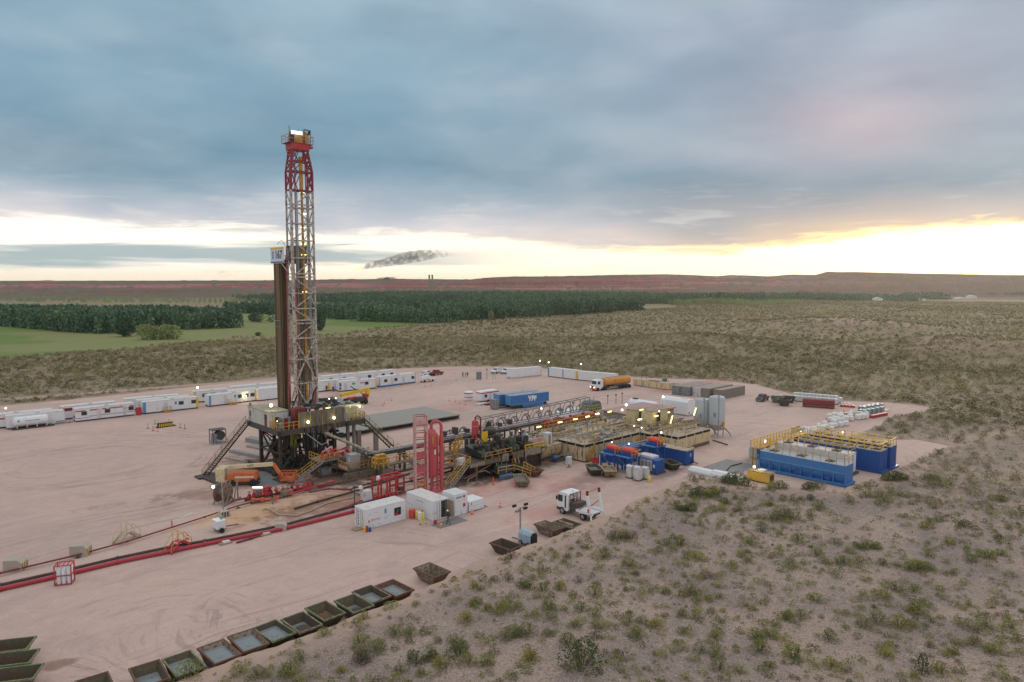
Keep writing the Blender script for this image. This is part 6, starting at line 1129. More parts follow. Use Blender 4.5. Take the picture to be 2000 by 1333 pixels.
t_ = thing('coloured_drums', 'red and blue drums between skip and blue centrifuge stand', 'drums', *K(1163, 906)); each('drum', dblue, t_, [MB().lathe([(.3, 0), (.3, .9)], 12, (x, y, 0)) for x, y in ((1.4, 0), (2.1, .4), (1.8, -.5))], True); each('drum', red, t_, [MB().lathe([(.28, 0), (.28, 1.)], 12, (x, y, 0)) for x, y in ((0, .4), (.5, 0))], True); each('white_post', white, t_, [MB().bar((.5, -.5, 0), (.5, -.5, 1.6), .1)])
# lit tubes and lamps of the mud system
for i, (px, py, z, lt_) in enumerate(((1017.5, 842, 5.2, lampY), (1052.6, 834, 5.2, lampY), (1093.8, 825, 5.4, lampY), (1123.6, 819, 5.5, lampY), (1147.8, 814, 5.6, lampY), (1166.6, 808.6, 5.7, emis('tube_white', (1, .95, .75), 6)), (1190.8, 804.5, 5.8, lampY), (1249.6, 819.6, 4.6, MC['tube_white']), (1253, 800.7, 6.2, lampY), (1282, 813, 5.2, lampY), (1305, 806, 5., lampY))):
    u, v = K(px, py, z); t_ = thing('tube_lamp', ['lit %s tube lamp on a pole, number' % ('white' if lt_ is not lampY else 'yellow'), ''][0][:-8].strip()+' above the mud tanks', 'lamp', u, v, 2.9, 0, 'tube lamps of the mud system'); MB().bar((0, .08, 0), (0, .08, z-2.9), .06).build('pole', brown, t_)
    MB().box(-.5, -.08, z-3.0, .5, .08, z-2.82).build('tube', lt_, t_)
for px, py, py1, lab in ((1311, 843, 819, 'leaning'), (1357, 826, 810, 'leaning')):
    u, v = K(px, py, 3); t_ = thing('leaning_lamp', 'upright yellow tube lamp leaning over the right mud tanks, %s one' % ('left' if px < 1330 else 'right'), 'lamp', u, v, 3.0); MB().bar((-.2, .1, 1.5), (.2, -.1, 3.0), .13).build('tube', lampY, t_); MB().bar((0, .2, 0), (0, .1, 2.0), .07).build('pole', brown, t_)
for px, pyb, pyt, zb, m_, r_, lab in ((1056.4, 828, 798, 3.5, lampW, .2, 'lamp on a pole above the cable truss'), (1068.6, 862, 845.4, 3, lampW, .24, 'bright lamp over the white booth on the beige tank'), (1222, 812, 791, 3, lampW, .32, 'brightest lamp above the left beige cabin'), (1214, 812, 801, 3, lampW, .28, 'lamp left of the beige cabin'), (1293.7, 800, 775.5, 3, lampW, .3, 'lamp before the white tank by the silos'), (1290, 868, 845, 3, lampW, .2, 'lamp pole right of the right centrifuge'), (1227, 880, 867, 2.5, lampW, .18, 'lamp on the blue side tank'), (1237.5, 845, 832, 3, lampW, .15, 'small lamp on the centre tank deck'), (1252, 848, 835.5, 3, lampW, .15, 'second small lamp on the centre tank deck'), (1286, 812, 803, 5, lampW, .22, 'lamp on the right beige cabin corner'), (1194, 873, 864, 2.9, lampW, .14, 'small white lamp before the centre tank')):
    light_pole(px, pyb, pyt, lab, zb, m_, r_, e=60 if r_ > .27 else 0, grp='lamps of the mud system')
t_ = thing('white_booth', 'narrow white booth standing on the beige tank edge', 'booth', *K(1069, 873, 2.75)); t_.location.z = 2.76; MB().box(0, 0, 0, 1.2, 1.1, 2.3).build('body', white2, t_); MB().box(.3, -.03, .3, .8, 0, 2).build('door', taup, t_); MB().box(-3.8, .8, .2, -.4, 1.0, 1.6).build('sign_panel', pinkw, t_); MB().rail([(-5.5, -.2, .1), (-.2, -.2, .1)], 1., .06, 1.1).build('railing', yel2, t_)
rs_ = thing('red_pump_row', 'row of red pumps with yellow rail under the cable truss', 'pumps', 47.5, -10.9); MB().box(0, 0, 2.9, 17, 2.4, 3.05).build('deck', brown, rs_)
for k in range(9): x = .6+k*1.85; MB().box(x, .6, 3.05, x+1.2, 1.8, 3.9+.2*(k % 2)).build('pump', red if k % 3 else dred, rs_); MB().lathe([(.1, 0), (.3, .1), (.3, .5), (.1, .6)], 10, (x+.6, 1.2, 3.95)).build('pump_head', pinkw if k % 2 else red, rs_, True)
MB().rail([(0, 0, 3.05), (17, 0, 3.05)], 1.2, .06, 1.2).build('railing', mat('orange_rail', (.6, .2, .03), .6), rs_); each('leg', dgrey, rs_, [MB().bar((x, y, 0), (x, y, 2.9), .2) for x in (.3, 8, 16.7) for y in (.3, 2.1)])
# ================================================================ tanks of the right bay
def bay_tank(label, u, v, L, Wd, H_, m, arches=0, topm=steel, rails=1, nh=3, hs=1, inner=None):
    t_ = thing('fluid_tank', label, 'tank', u, v, 0, 0, 'tanks of the right bay'); inner = inner or m
    if arches: b_ = MB().prism([(Wd, .5), (Wd, H_), (0, H_), (0, H_-1.2), (.25, 1.2), (.6, .5)], 0, L, 'y').build('body', m, t_); MB().box(-.05, -.35, .12, Wd+.1, L+.1, .5).build('skid', m, t_)
    else: b_ = MB().box(0, 0, .35, Wd, L, H_).build('body', m, t_); MB().box(-.15, -.5, .08, Wd+.15, L+.2, .35).build('skid', m if m is not white else dgrey, t_)
    MB().box(-.05, -.05, H_, Wd+.05, L+.05, H_+.06).build('top', topm, t_)
    if arches:
        for k in range(arches+1): y = k*L/arches; MB().box(-.02, y-.07, .5, .35, y+.07, H_-1.1).build('arch_rib', blue, b_)
        MB().box(-.04, 0, H_-1.25, 0, L, H_-1.1).build('edge_beam', lblue, b_)
        for y in (2.2, 7, 11.5): MB().box(.12, y, .7, .2, y+.9, 1.6).build('step_grille', dblue, b_)
    else: each('rib', m, b_, [MB().box(-.04, .4+k*.6, .4, 0, .5+k*.6, H_-.05) for k in range(int(L/.6))]+[MB().box(.3+k*.55, -.04, .4, .4+k*.55, 0, H_-.05) for k in range(int(Wd/.6))])
    if rails: t2 = yel2 if rails == 2 else yel; MB().rail([(.05, .1, H_+.06), (.05, L-.1, H_+.06)], 1.15, .045 if rails == 2 else .035, 1.2).build('railing', t2, t_); MB().rail([(Wd-.05, L-.1, H_+.06), (Wd-.05, .1, H_+.06), (.05, .1, H_+.06)], 1.15, .045 if rails == 2 else .035, 1.2).build('railing', t2, t_)
    for k in range(nh):
        y = L*(k+.6)/nh-.5; MB().box(Wd*.3, y, H_+.06, Wd*.75, y+1.2, H_+.22).build('hatch', dgrey if topm is not steel else blue, t_); MB().tube((Wd*.5, y+.3, H_+.3), (Wd*.55, y+.9, H_+.34), .09).build('hatch_handle', red if hs else dgrey, t_)
    return t_
b1 = bay_tank('medium blue tank with arched panels, nearest in the right bay', 60.2, -61.8, 13.7, 3.1, 3.25, blue, 8, mat('pale_blue_deck', (.30, .36, .40), .7), 1)
MB().bar((.6, 14.3, 0), (.3, 13.8, 3.6), .08).bar((-.2, 14.3, 0), (-.4, 13.8, 3.6), .08).build('ladder', blue, b1); each('ladder_rung', blue, b1, [MB().bar((.5, 14.25-.03*k, .3*k+.2), (-.3, 14.25-.03*k, .3*k+.2), .05) for k in range(11)])
bay_tank('white box tank behind the nearest blue tank in the right bay', 67.0, -59.6, 12.2, 3.0, 3.4, white, 0, roofw, 1, 3, 0)
bay_tank('deep blue ribbed tank, left of the pair at the right end', 72.3, -62.5, 13.5, 3.0, 3.6, dblue, 0, mat('worn_deck', (.30, .28, .24), .7, dirt=.3), 2, 7)
bay_tank('deep blue ribbed tank, farthest right', 76.4, -62.6, 13.5, 2.8, 3.7, dblue, 0, MC['worn_deck'], 2, 7)
t_ = thing('tank_walkway', 'yellow railed landing joining the left ends of the right bay tanks', 'walkway', 61, -47.6); MB().box(0, 0, 3.3, 18, 1.6, 3.42).build('deck', oyel, t_); MB().rail([(0, 0, 3.42), (0, 1.6, 3.42), (18, 1.6, 3.42)], 1.15, .05, 1.1).rail([(3, .1, 3.42), (6, .1, 3.42)], 1.15, .05, 1.).build('railing', yel2, t_); each('leg', oyel, t_, [MB().bar((x, 1.3, 0), (x, 1.3, 3.3), .15) for x in (.2, 6, 12, 17.8)]); each('valve', dark, t_, [MB().box(x, .5, 2.2, x+.5, 1.0, 3.2) for x in (1, 4, 7.5, 11, 14.5)])
t_ = thing('ground_sheet', 'grey ground sheet with pipes beside the nearest blue tank', 'sheet', *K(1435, 927)); MB().box(0, 0, 0, 8, 6, .03).build('sheet', matg, t_); MB().path([(1, 2, .1), (4, 3, .1), (7, 2.6, .15)], .08).build('hose', black, t_)
t_ = thing('control_pallet', 'grey switch cabinets at the left end of the right bay tanks', 'cabinet', *K(1477, 897)); MB().box(0, 0, .1, 1.8, 1.4, 1.9).build('cabinet', siloM, t_); MB().box(.2, -.03, .3, .8, 0, 1.7).build('door', white2, t_); MB().box(2., .2, 0, 3, 1.2, 1.6).build('side_cabinet', siloM, t_)
light_pole(1492, 884, 862, 'bright lamp at the left end of the right bay', r=.3); light_pole(1483, 886, 869, 'smaller lamp left of the bright lamp at the right bay', r=.2); light_pole(1562, 866, 844, 'yellow lamp above the yellow railed tanks', m=lampY, r=.25); light_pole(1644, 862, 845, 'lamp in the middle of the yellow railed tanks', m=lampY, r=.25, zb=0); light_pole(1502, 884, 857, 'unlit curved pole beside the bright lamp', m=steel, r=.1)
t_ = thing('yellow_generator', 'yellow generator box with a lamp in front of the nearest blue tank', 'generator', *K(1509, 949)); MB().box(0, .6, .2, 1.7, 4.2, 1.6).build('body', mat('generator_yellow', (.66, .42, .06), .5), t_); MB().box(-.03, .57, 1.6, 1.73, 4.23, 1.7).build('top', wood, t_); MB().box(.2, .57, .4, 1.5, .6, 1.4).build('radiator', dgrey, t_); MB().box(.3, 1.6, 1.7, 1.2, 2.6, 2.0).build('exhaust_cover', creamw, t_); lamp(t_, .2, 3.2, 2.3, .26, lampG, e=50); MB().bar((.2, 3.2, 1.7), (.2, 3.2, 2.2), .05).build('lamp_post', steel, t_)
for (px, py), L_, h_, rot, lab in (((1396, 936), 5, .5, -2, 'white tarpaulin covered load behind the brow, left piece'), ((1440, 945), 4.6, .7, 3, 'white rounded tarpaulin load left of the yellow generator')):
    u, v = K(px, py); t_ = thing('covered_load', lab, 'load', u, v, 0, rot); MB().prism([(0, 0), (0, h_), (.4, h_+.45), (1.5, h_+.4), (1.9, h_-.1), (1.9, 0)], 0, L_, 'y').build('tarpaulin', mat('white_tarpaulin', (.66, .69, .72), .6, bump=.6), t_, True); MB().tube((0, -.1, .2), (0, L_, .2), .05).build('rope', steel, t_)
# ---- taupe containers in a row
(ua, va), (ub, vb) = K(1409, 781), K(1455.7, 769.5); Lc = 12.2
def container(u, v, L, m, label, along='u', grp=None, h=2.6, w=2.44, ribs=True, name='shipping_container', doors=True, z=0, roofm=None, rot=0):
    t_ = thing(name, label, 'container', u, v, z, rot, grp)
    b_ = MB().box(.03, .03, .15, L-.03, w-.03, h-.03).build('body', m, t_)
    for x in (0, L-.12):
        for y in (0, w-.12): MB().box(x, y, 0, x+.12, y+.12, h).build('corner_post', m, t_)
    MB().box(.12, 0, .02, L-.12, .1, .18).box(.12, 0, h-.14, L-.12, .1, h).box(.12, w-.1, .02, L-.12, w, .18).box(.12, w-.1, h-.14, L-.12, w, h).box(0, .12, h-.14, .1, w-.12, h).box(L-.1, .12, h-.14, L, w-.12, h).box(0, .12, .02, .1, w-.12, .18).build('frame', m, t_)
    if roofm: MB().box(.1, .1, h-.03, L-.1, w-.1, h-.005).build('roof', roofm, t_)
    if ribs:
        q_ = MB(); n_ = int((L-.3)/.28)
        for k in range(n_): x = .16+k*.28; q_.add([(x, .03, .18), (x+.045, -.012, .18), (x+.14, -.012, .18), (x+.185, .03, .18), (x, .03, h-.14), (x+.045, -.012, h-.14), (x+.14, -.012, h-.14), (x+.185, .03, h-.14)], [(0, 1, 5, 4), (1, 2, 6, 5), (2, 3, 7, 6), (0, 4, 7, 3)])
        q_.build('corrugation', m, b_)
    if doors:
        for k in range(2): d_ = MB().box(-.02, .14+k*1.1, .2, .03, 1.2+k*1.1, h-.16).build('door', m, t_); MB().bar((-.05, .5+k*1.1, .2), (-.05, .5+k*1.1, h-.2), .04).bar((-.05, .9+k*1.1, .2), (-.05, .9+k*1.1, h-.2), .04).build('lock_rod', steel, d_)
    return t_
dustroof = mat('reddish_dusty_container_roof', (.33, .26, .22), .85, dirt=.3)
for i in range(5):
    vv = va+2.62*i+(.9 if i > 0 else 0)+(.3 if i > 2 else 0); m_ = taup if i != 2 else white2
    if i == 3 or i == 4: m_ = gsteel
    container(ua-.2*i-(1.2 if i > 2 else 0), vv, Lc, m_, ['rightmost taupe container of the row with red dust on its roof', 'taupe container second from the right in the row', 'container with a white end, middle of the taupe row', 'grey container second from the left in the taupe row', 'grey container at the left end of the taupe row'][i], grp='row of containers by the berm', h=2.5, roofm=dustroof)
for (px, py), L_, W_, h_, m_, lab in (((1236, 753), 9, 2.2, 1.9, beige, 'long low beige tank behind the tanker truck'), ((1262, 757), 8, 2.2, 1.9, beige, 'second low beige tank at the end of the first')):
    u, v = K(px, py); t_ = thing('low_tank', lab, 'tank', u, v, 0, -88, 'low beige tanks'); MB().box(0, 0, .15, L_, W_, h_).build('body', m_, t_); MB().box(-.03, -.03, h_, L_+.03, W_+.03, h_+.05).build('top', beige2, t_); MB().box(.3, .2, 0, L_-.3, W_-.2, .15).build('skid', dgrey, t_)
u, v = K(1292, 757); t_ = thing('green_machine', 'dark green machine at the left of the steel racks', 'machine', u, v, 0, -60); MB().box(0, 0, 0, 2, 2, 1.1).build('base', ggreen, t_); MB().box(.2, .2, 1.1, 1.5, 1.6, 2.6).build('housing', mat('machine_green', (.10, .17, .16), .6), t_); MB().rail([(0, 0, 1.1), (2, 0, 1.1)], 1.1, .05, .6).build('railing', steel, t_)
u, v = K(1300, 759); t_ = thing('steel_rack', 'low bluish grey steel rack left of the container row', 'rack', u, v, 0, -75); MB().box(0, 0, 0, 7, 2, .2).build('base', gsteel, t_); MB().rail([(0, 0, .2), (7, 0, .2), (7, 2, .2), (0, 2, .2), (0, 0, .2)], 1.1, .08, 1.).build('frame', mat('rack_blue_grey', (.18, .24, .27), .6), t_)
for k in range(2): u, v = K(1253+k*9, 756); t_ = thing('rack_stand', 'thin steel stand behind the white storage tank, %s one' % ('left' if k == 0 else 'right'), 'stand', u, v, 0, 0); MB().bar((0, 0, 0), (0, 0, 3.2), .1).build('post', gsteel, t_); MB().box(-.8, -.2, 0, .8, .2, .12).build('foot', gsteel, t_)
# ================================================================ bulk bags, totes, drums
def bag(u, v, lab, grp, s=1., m=bagw, rot=0):
    t_ = thing('bulk_bag', lab, 'bag', u, v, 0, rot, grp); MB().lathe([(.35, .05), (.52, .12), (.56, .5), (.52, .88), (.38, 1.0), (.15, 1.06), (.06, 1.2)], 12).build('bag', m, t_, True); MB().box(-.55, -.55, 0, .55, .55, .06).build('pallet', wood, t_); return t_
b0 = None; gr = mat('grey_bag', (.45, .43, .40), .8, bump=.4)
k = 0
for (xa, ya), (xb, yb), n_, rows, lab in (((1572, 850), (1624, 842), 7, 2, 'white bulk bag in the lower row by the yellow railed tanks'), ((1620, 828), (1692, 818), 10, 3, 'white bulk bag in the upper row behind the bushes'), ((1600, 840), (1650, 832), 6, 2, 'pale bulk bag between the lower and upper rows')):
    for i in range(n_):
        for j in range(rows):
            if random.random() < .12: continue
            u, v = K(xa+(xb-xa)*i/(n_-1), ya+(yb-ya)*i/(n_-1)-j*4.6); u += random.uniform(-.2, .2); v += random.uniform(-.2, .2)
            o = bag(u, v, lab, lab.replace('bulk bag', 'bulk bags')) if b0 is None else dup(b0, u, v, 0, random.uniform(-15, 15), lab, lab.replace('bulk bag', 'bulk bags')); b0 = b0 or o; s_ = random.uniform(.95, 1.25); o.scale = (s_, s_, s_*random.uniform(.85, 1.15))
for px, py in ((1556, 850), (1565, 851)): u, v = K(px, py); t_ = thing('covered_pallet', 'grey covered pallet beside the yellow railed tanks, %s one' % ('left' if px < 1560 else 'right'), 'pallet', u, v); MB().box(0, 0, .12, 1.6, 1.3, 1.5).build('cover', gr, t_); MB().box(-.05, -.05, 0, 1.65, 1.35, .12).build('pallet', wood, t_)
def tote(u, v, lab, grp, m, fm=white2):
    t_ = thing('liquid_tote', lab, 'tote', u, v, 0, 0, grp); MB().box(-.5, -.6, .15, .5, .6, 1.12).build('bottle', m, t_); q_ = MB()
    for z in (.3, .6, .9, 1.14): q_.bar((-.53, -.63, z), (.53, -.63, z), .03).bar((-.53, -.63, z), (-.53, .63, z), .03).bar((.53, -.63, z), (.53, .63, z), .03)
    for x in (-.53, -.2, .2, .53): q_.bar((x, -.63, .1), (x, -.63, 1.14), .03)
    for y in (-.2, .2, .63): q_.bar((-.53, y, .1), (-.53, y, 1.14), .03)
    q_.build('cage', fm, t_); MB().box(-.55, -.65, 0, .55, .65, .13).build('pallet', dgrey, t_); MB().lathe([(.12, 1.12), (.12, 1.2)], 8).build('cap', m, t_); return t_
t0 = None
for (xa, ya), (xb, yb), n_, rows, m_, lab in (((1556, 784), (1630, 790), 11, 2, white, 'white liquid tote in the row behind the red rack'), ((1684, 812), (1718, 806), 5, 2, mat('tote_blue', (.16, .28, .36), .4), 'blue liquid tote in the cluster at the far right')):
    t0 = None
    for i in range(n_):
        for j in range(rows):
            u, v = K(xa+(xb-xa)*i/(n_-1), ya+(yb-ya)*i/(n_-1)-j*4.2)
            o = tote(u, v, lab, lab.replace('tote', 'totes'), m_) if t0 is None else dup(t0, u, v, 0, random.uniform(-5, 5), lab); t0 = t0 or o; o.scale = (1.25, 1.25, 1.25 if j == 0 else 1.5)
u, v = K(1638, 787); o = dup(t0, u, v, 0, 3, 'single white tote standing right of the tote row'); 
for c_ in o.children:
    if c_.name.startswith('bottle'): c_.data = c_.data.copy(); c_.data.materials[0] = white
u, v = K(1600, 797); t_ = thing('red_rack', 'long dark red steel rack in front of the white totes', 'rack', u-.5, v, 0, -68); q_ = MB().box(-3.6, 0, .1, 3.6, 1.6, .3)
for k in range(13): q_.bar((-3.6+k*.6, 0, .3), (-3.6+k*.6, 0, 2.0), .09).bar((-3.6+k*.6, 1.6, .3), (-3.6+k*.6, 1.6, 2.0), .09)
q_.build('frame', dred, t_); MB().box(-3.6, .05, .5, 3.6, 1.5, 1.9).build('load', mat('rack_load_red', (.28, .06, .06), .7, dirt=.3), t_); each('rail', dred, t_, [MB().bar((-3.6, y, z), (3.6, y, z), .1) for y in (0, 1.6) for z in (.9, 2.0)])
u, v = K(1640, 795); t_ = thing('red_spill_tray', 'red tray with small white cans right of the tote row', 'tray', u, v, 0, -70); MB().box(0, 0, 0, 3.4, 1.4, .5).build('tray', red, t_); each('can', white, t_, [MB().box(.3+k*.7, .4, .5, .65+k*.7, .8, 1.) for k in range(4)])
u, v = K(1705, 818); t_ = thing('red_spill_tray', 'long red tray in front of the blue totes', 'tray', u, v, 0, -8); MB().box(0, 0, 0, 6.5, .9, .7).build('tray', red, t_); each('slot', dred, t_, [MB().box(.3+k*1.05, -.03, .15, .8+k*1.05, 0, .55) for k in range(6)])
u, v = K(1723, 804); t_ = thing('orange_drum', 'orange drum right of the blue totes', 'drum', u, v); MB().lathe([(.45, 0), (.5, .1), (.5, 1.3), (.42, 1.4)], 14).build('drum', mat('drum_orange', (.8, .25, .04), .5), t_, True); MB().box(.8, -.6, 0, 4, 1.4, .1).build('tray', gsteel, t_)
u, v = K(1672, 812); t_ = thing('ring_tank', 'low round white tank beside the blue totes', 'tank', u, v); MB().lathe([(1.3, 0), (1.4, .2), (1.4, 1.1), (1.1, 1.2)], 20).build('shell', creamw, t_, True); MB().lathe([(1.0, 1.2), (.9, 1.22)], 20).build('lid', green, t_, True)
# red hand tools near bags
u, v = K(1652, 812); t_ = thing('red_trolley', 'small red trolley left of the ring tank', 'trolley', u, v); MB().box(0, 0, .2, 1.6, .7, .5).build('frame', red, t_); each('wheel', black, t_, [MB().lathe([(.2, 0), (.2, .1)], 10, (x, 0, .2), 'y') for x in (.2, 1.4)]); MB().bar((0, .3, .5), (-.6, .3, 1.3), .08).build('handle', red, t_)
# ================================================================ open skips
def skip(u, v, rot, label, grp, rimm=rust, body=rust, fill=None, L=3.4, w=2.15, h=1.15, z=0., side=None):
    t_ = thing('waste_skip', label, 'skip', u, v, z, rot, grp); tl = .10
    # long axis = y, hollow trapezoid
    b = [(-w/2+.25, -L/2+.65), (w/2-.25, -L/2+.65), (w/2-.25, L/2-.65), (-w/2+.25, L/2-.65)]; tp = [(-w/2, -L/2), (w/2, -L/2), (w/2, L/2), (-w/2, L/2)]
    def ins(q, d): return [(x-math.copysign(d, x), y-math.copysign(d, y)) for x, y in q]
    vs = [(x, y, .12) for x, y in b]+[(x, y, h) for x, y in tp]+[(x, y, h) for x, y in ins(tp, tl)]+[(x, y, .22) for x, y in ins(b, tl)]
    fs = [(0, 3, 2, 1), (12, 13, 14, 15)]
    for k in range(4): j = (k+1) % 4; fs += [(k, j, 4+j, 4+k), (4+k, 4+j, 8+j, 8+k), (8+k, 8+j, 12+j, 12+k)]
    MB().add(vs, fs).build('body', body, t_)
    q_ = MB().box(-w/2-.05, -L/2-.05, h-.12, w/2+.05, -L/2+.08, h+.03).box(-w/2-.05, L/2-.08, h-.12, w/2+.05, L/2+.05, h+.03).box(-w/2-.05, -L/2+.08, h-.12, -w/2+.08, L/2-.08, h+.03).box(w/2-.08, -L/2+.08, h-.12, w/2+.05, L/2-.08, h+.03); q_.build('rim', rimm, t_)
    if fill is not None:
        k = (fill-.12)/(h-.12); x = w/2-.25+.25*k-tl; y = L/2-.65+.65*k-tl; MB().add([(-x, -y, fill), (x, -y, fill), (x, y, fill), (-x, y, fill)], [(0, 1, 2, 3)]).build('liquid', fluid, t_)
    each('side_rib', side or body, t_, [MB().hexa([(sx*(w/2-.25)-.04, y-.05, .15), (sx*(w/2-.25)+.04, y-.05, .15), (sx*(w/2-.25)+.04, y+.05, .15), (sx*(w/2-.25)-.04, y+.05, .15)], [(sx*(w/2)-.04, y-.05, h-.1), (sx*w/2+.04, y-.05, h-.1), (sx*w/2+.04, y+.05, h-.1), (sx*w/2-.04, y+.05, h-.1)]) for sx in (-1, 1) for y in (-.7, .7)])
    return t_
gskip = mat('peeling_green_skip', (.085, .10, .055), .8, var=.4, dirt=.75, dcol=(.10, .06, .04), scale=2.2, bump=.3); tskip = mat('peeling_grey_brown_skip', (.26, .22, .17), .85, var=.35, dirt=.55, dcol=(.11, .06, .04), scale=2., bump=.3); grim = mat('worn_green_rim', (.16, .24, .11), .7, dirt=.6, dcol=(.13, .07, .05), scale=3); dskip = mat('dark_skip_inside', (.07, .055, .04), .8, dirt=.4)
SG = 'open skips along the pad edge'
for i, (px, py, rm, bd, fl_, rot, lab) in enumerate(((843, 1114, rust, tskip, .25, 4, 'isolated skip with rusty back rim, right of the skip row'), (771, 1149, rust, rust, .8, 5, 'rusty skip with pale water at the right end of the skip row'), (728, 1161, tskip, dskip, .65, 4, 'dark rimmed skip second from the right in the skip row'), (690, 1178, grim, gskip, .4, 3, 'green rimmed nearly empty skip in the skip row'), (637, 1194, grim, gskip, .45, 4, 'skip with brown sludge and streaky green side in the row'), (588, 1214, tskip, dskip, .5, 0, 'skip with a ragged dirt crusted rim in the row'), (536, 1231, grim, dskip, .8, 2, 'green edged skip with grey water in the row'), (484, 1251, rust, tskip, .85, 2, 'rusty rimmed skip full of grey water, middle of the row'), (428, 1273, rust, tskip, .85, 0, 'large skip with grey water and a dark patch'), (357, 1295, grim, gskip, .75, -2, 'green skip with blue grey water, second from the left'), (290, 1315, rust, gskip, .5, -3, 'dark skip with little water, left end of the row'), (187, 1340, rust, gskip, .6, -3, 'skip just cut by the bottom edge of the picture'))):
    u, v = K(px, py, 1.15); s_ = skip(u+random.uniform(-.06, .06), v+random.uniform(-.2, .2), rot+random.uniform(-3, 3), lab, SG, rm, bd, fl_)
    if i in (0, 3, 4, 5): MB().lathe([(.95, .2), (.7, .42+.1*(i % 3)), (.3, .55+.12*(i % 2)), (.05, .6)], 11, (.05, random.uniform(-.5, .5), 0)).build('cuttings_heap', dskip if i != 4 else rust, s_, True)
for px, py, rot, lab in ((4, 1262, 62, 'topmost green skip of the stack at the left bottom corner'), (8, 1288, 62, 'middle green skip at the left bottom corner'), (14, 1318, 62, 'lowest green skip at the left bottom corner')):
    u, v = K(px, py, 1.3); skip(u, v, rot, lab, 'green skips at the left edge', grim, gskip, .4, 4.2, 2.2, 1.3)
for (px, py, z), rot, rm, bd, fl_, lab, L_ in (((988, 1063, 1.1), 4, rust, dskip, .3, 'dark skip in front of the small light tower', 3.3), ((1073, 1027, 1.1), 0, rust, tskip, .2, 'deep rusty red skip left of the hook truck', 3.4), ((1109, 1022, 1.0), 0, grim, gskip, .4, 'greenish skip with timber beside the hook truck', 3.2), ((1039, 916, 1.1), 0, rust, rust, .3, 'rusty skip behind the one with orange posts', 3.4), ((1018, 933, 1.1), -35, grim, tskip, .6, 'large brown skip with pale rim by the orange posts', 4.4), ((1160, 912, 1.2), -35, grim, dskip, .8, 'dark skip with bright green rim in front of the beige tank', 3.6), ((1189, 915, 1.2), -40, yel, mat('muddy_yellow_skip', (.35, .24, .09), .8, dirt=.5), .9, 'muddy yellow skip beside the dark green rimmed one', 3.4), ((1309, 902, 1.2), -20, grim, dskip, .5, 'dark skip between the generator and the blue box tank', 3.6)):
    u, v = K(px, py, z); skip(u, v, rot, lab, 'skips around the mud system', rm, bd, fl_, L_, 2.0, z)
for px, py, m_, lab in ((1518, 777, ggreen, 'olive skip right of the dark pickup'), (1532, 783, dgrey, 'dark grey skip in front of the olive one'), (1541, 777, dgrey, 'dark grey skip before the white totes')): u, v = K(px, py, 1.3); skip(u, v, 20, lab, 'skips by the berm', m_, m_, .8, 3.2, 2.2, 1.6)
t_ = thing('timber_beam', 'pale timber lying in the greenish skip', 'timber', *K(1106, 1024, .8), .75, 20); MB().bar((-.2, -1, 0), (.1, 1, .25), .2).build('beam', wood, t_); MB().bar((.3, -.8, 0), (-.2, .8, .35), .15).build('side_beam', wood, t_)
# ================================================================ foreground containers
cA = container(-2.6, -28.5, 6.06, white, 'white container with dark opening and small red mark, nearest the pipes', grp='white containers by the red pipes', roofm=roofw)
MB().box(4.35, -.04, .85, 5.35, -.015, 1.85).build('opening', black, cA); MB().box(4.5, -.05, .9, 4.9, -.04, 1.2).build('red_item', red, cA); MB().box(4.7, -.05, 1.3, 5.0, -.04, 1.6).build('green_item', green, cA)
mk = mat('mark_red', (.6, .1, .12), .5); MB().add([(.45, -.02, .75), (.75, -.02, .95), (.5, -.02, 1.2)], [(0, 1, 2)]).build('arrow_mark', mk, cA); text('SERVICIOS', .26, mk, cA, (1.55, -.02, 1.05), FU, sx=1.1); MB().box(2.9, -.02, 1.5, 3.15, -.015, 2.1).build('emblem', lblue, cA)
MB().box(-.05, .2, .3, -.03, 1.2, 1.7).build('grille', creamw, cA); each('vent_hole', black, cA, [MB().lathe([(.11, -.06), (.11, -.03)], 10, (0, 1.55, .45+k*.4), 'x') for k in range(5)])
x = K(701, 1038); t_ = thing('small_cans', 'small yellow red and blue cans at the corner of the nearest container', 'cans', *K(712, 1040)); each('can', yel2, t_, [MB().lathe([(.13, 0), (.13, .55)], 10, (0, 0, 0))]); each('can', red, t_, [MB().lathe([(.15, 0), (.15, .75)], 10, (.3, -.1, 0))]); each('can', dblue, t_, [MB().lathe([(.17, 0), (.17, .5)], 10, (.65, -.2, 0))])
t_ = thing('pallet', 'small wooden pallet at the end of the nearest container', 'pallet', *K(692, 1036)); MB().box(-.2, -.5, .02, 1.6, .4, .14).build('boards', wood, t_)
cB = container(5.7, -31.6, 6.06, white, 'white container with open end door between two others', grp='white containers by the red pipes', roofm=roofw, ribs=False, doors=False)
cB.rotation_euler.z = A0+R(90); x_, y_ = W(5.7+2.44, -31.6); cB.location = (x_, y_, 0)
MB().box(-.03, .15, .2, .02, 1.15, 2.4).build('dark_interior', dark, cB); MB().box(-.05, .25, .25, -.03, .55, 2.3).build('hanging_suit', ggreen, cB); MB().box(-1.1, .02, .25, 0, .07, 2.4).build('open_door', wood, cB); d_ = MB().box(-.05, 1.25, .2, 0, 2.3, 2.42).build('door', white, cB); each('lock_rod', steel, d_, [MB().bar((-.08, 1.5+.4*k, .2), (-.08, 1.5+.4*k, 2.4), .04) for k in range(2)])
MB().box(2.2, 2.44, 1.9, 3.8, 2.45, 2.05).build('faint_lettering', mat('faded_lettering', (.45, .5, .6), .6), cB)
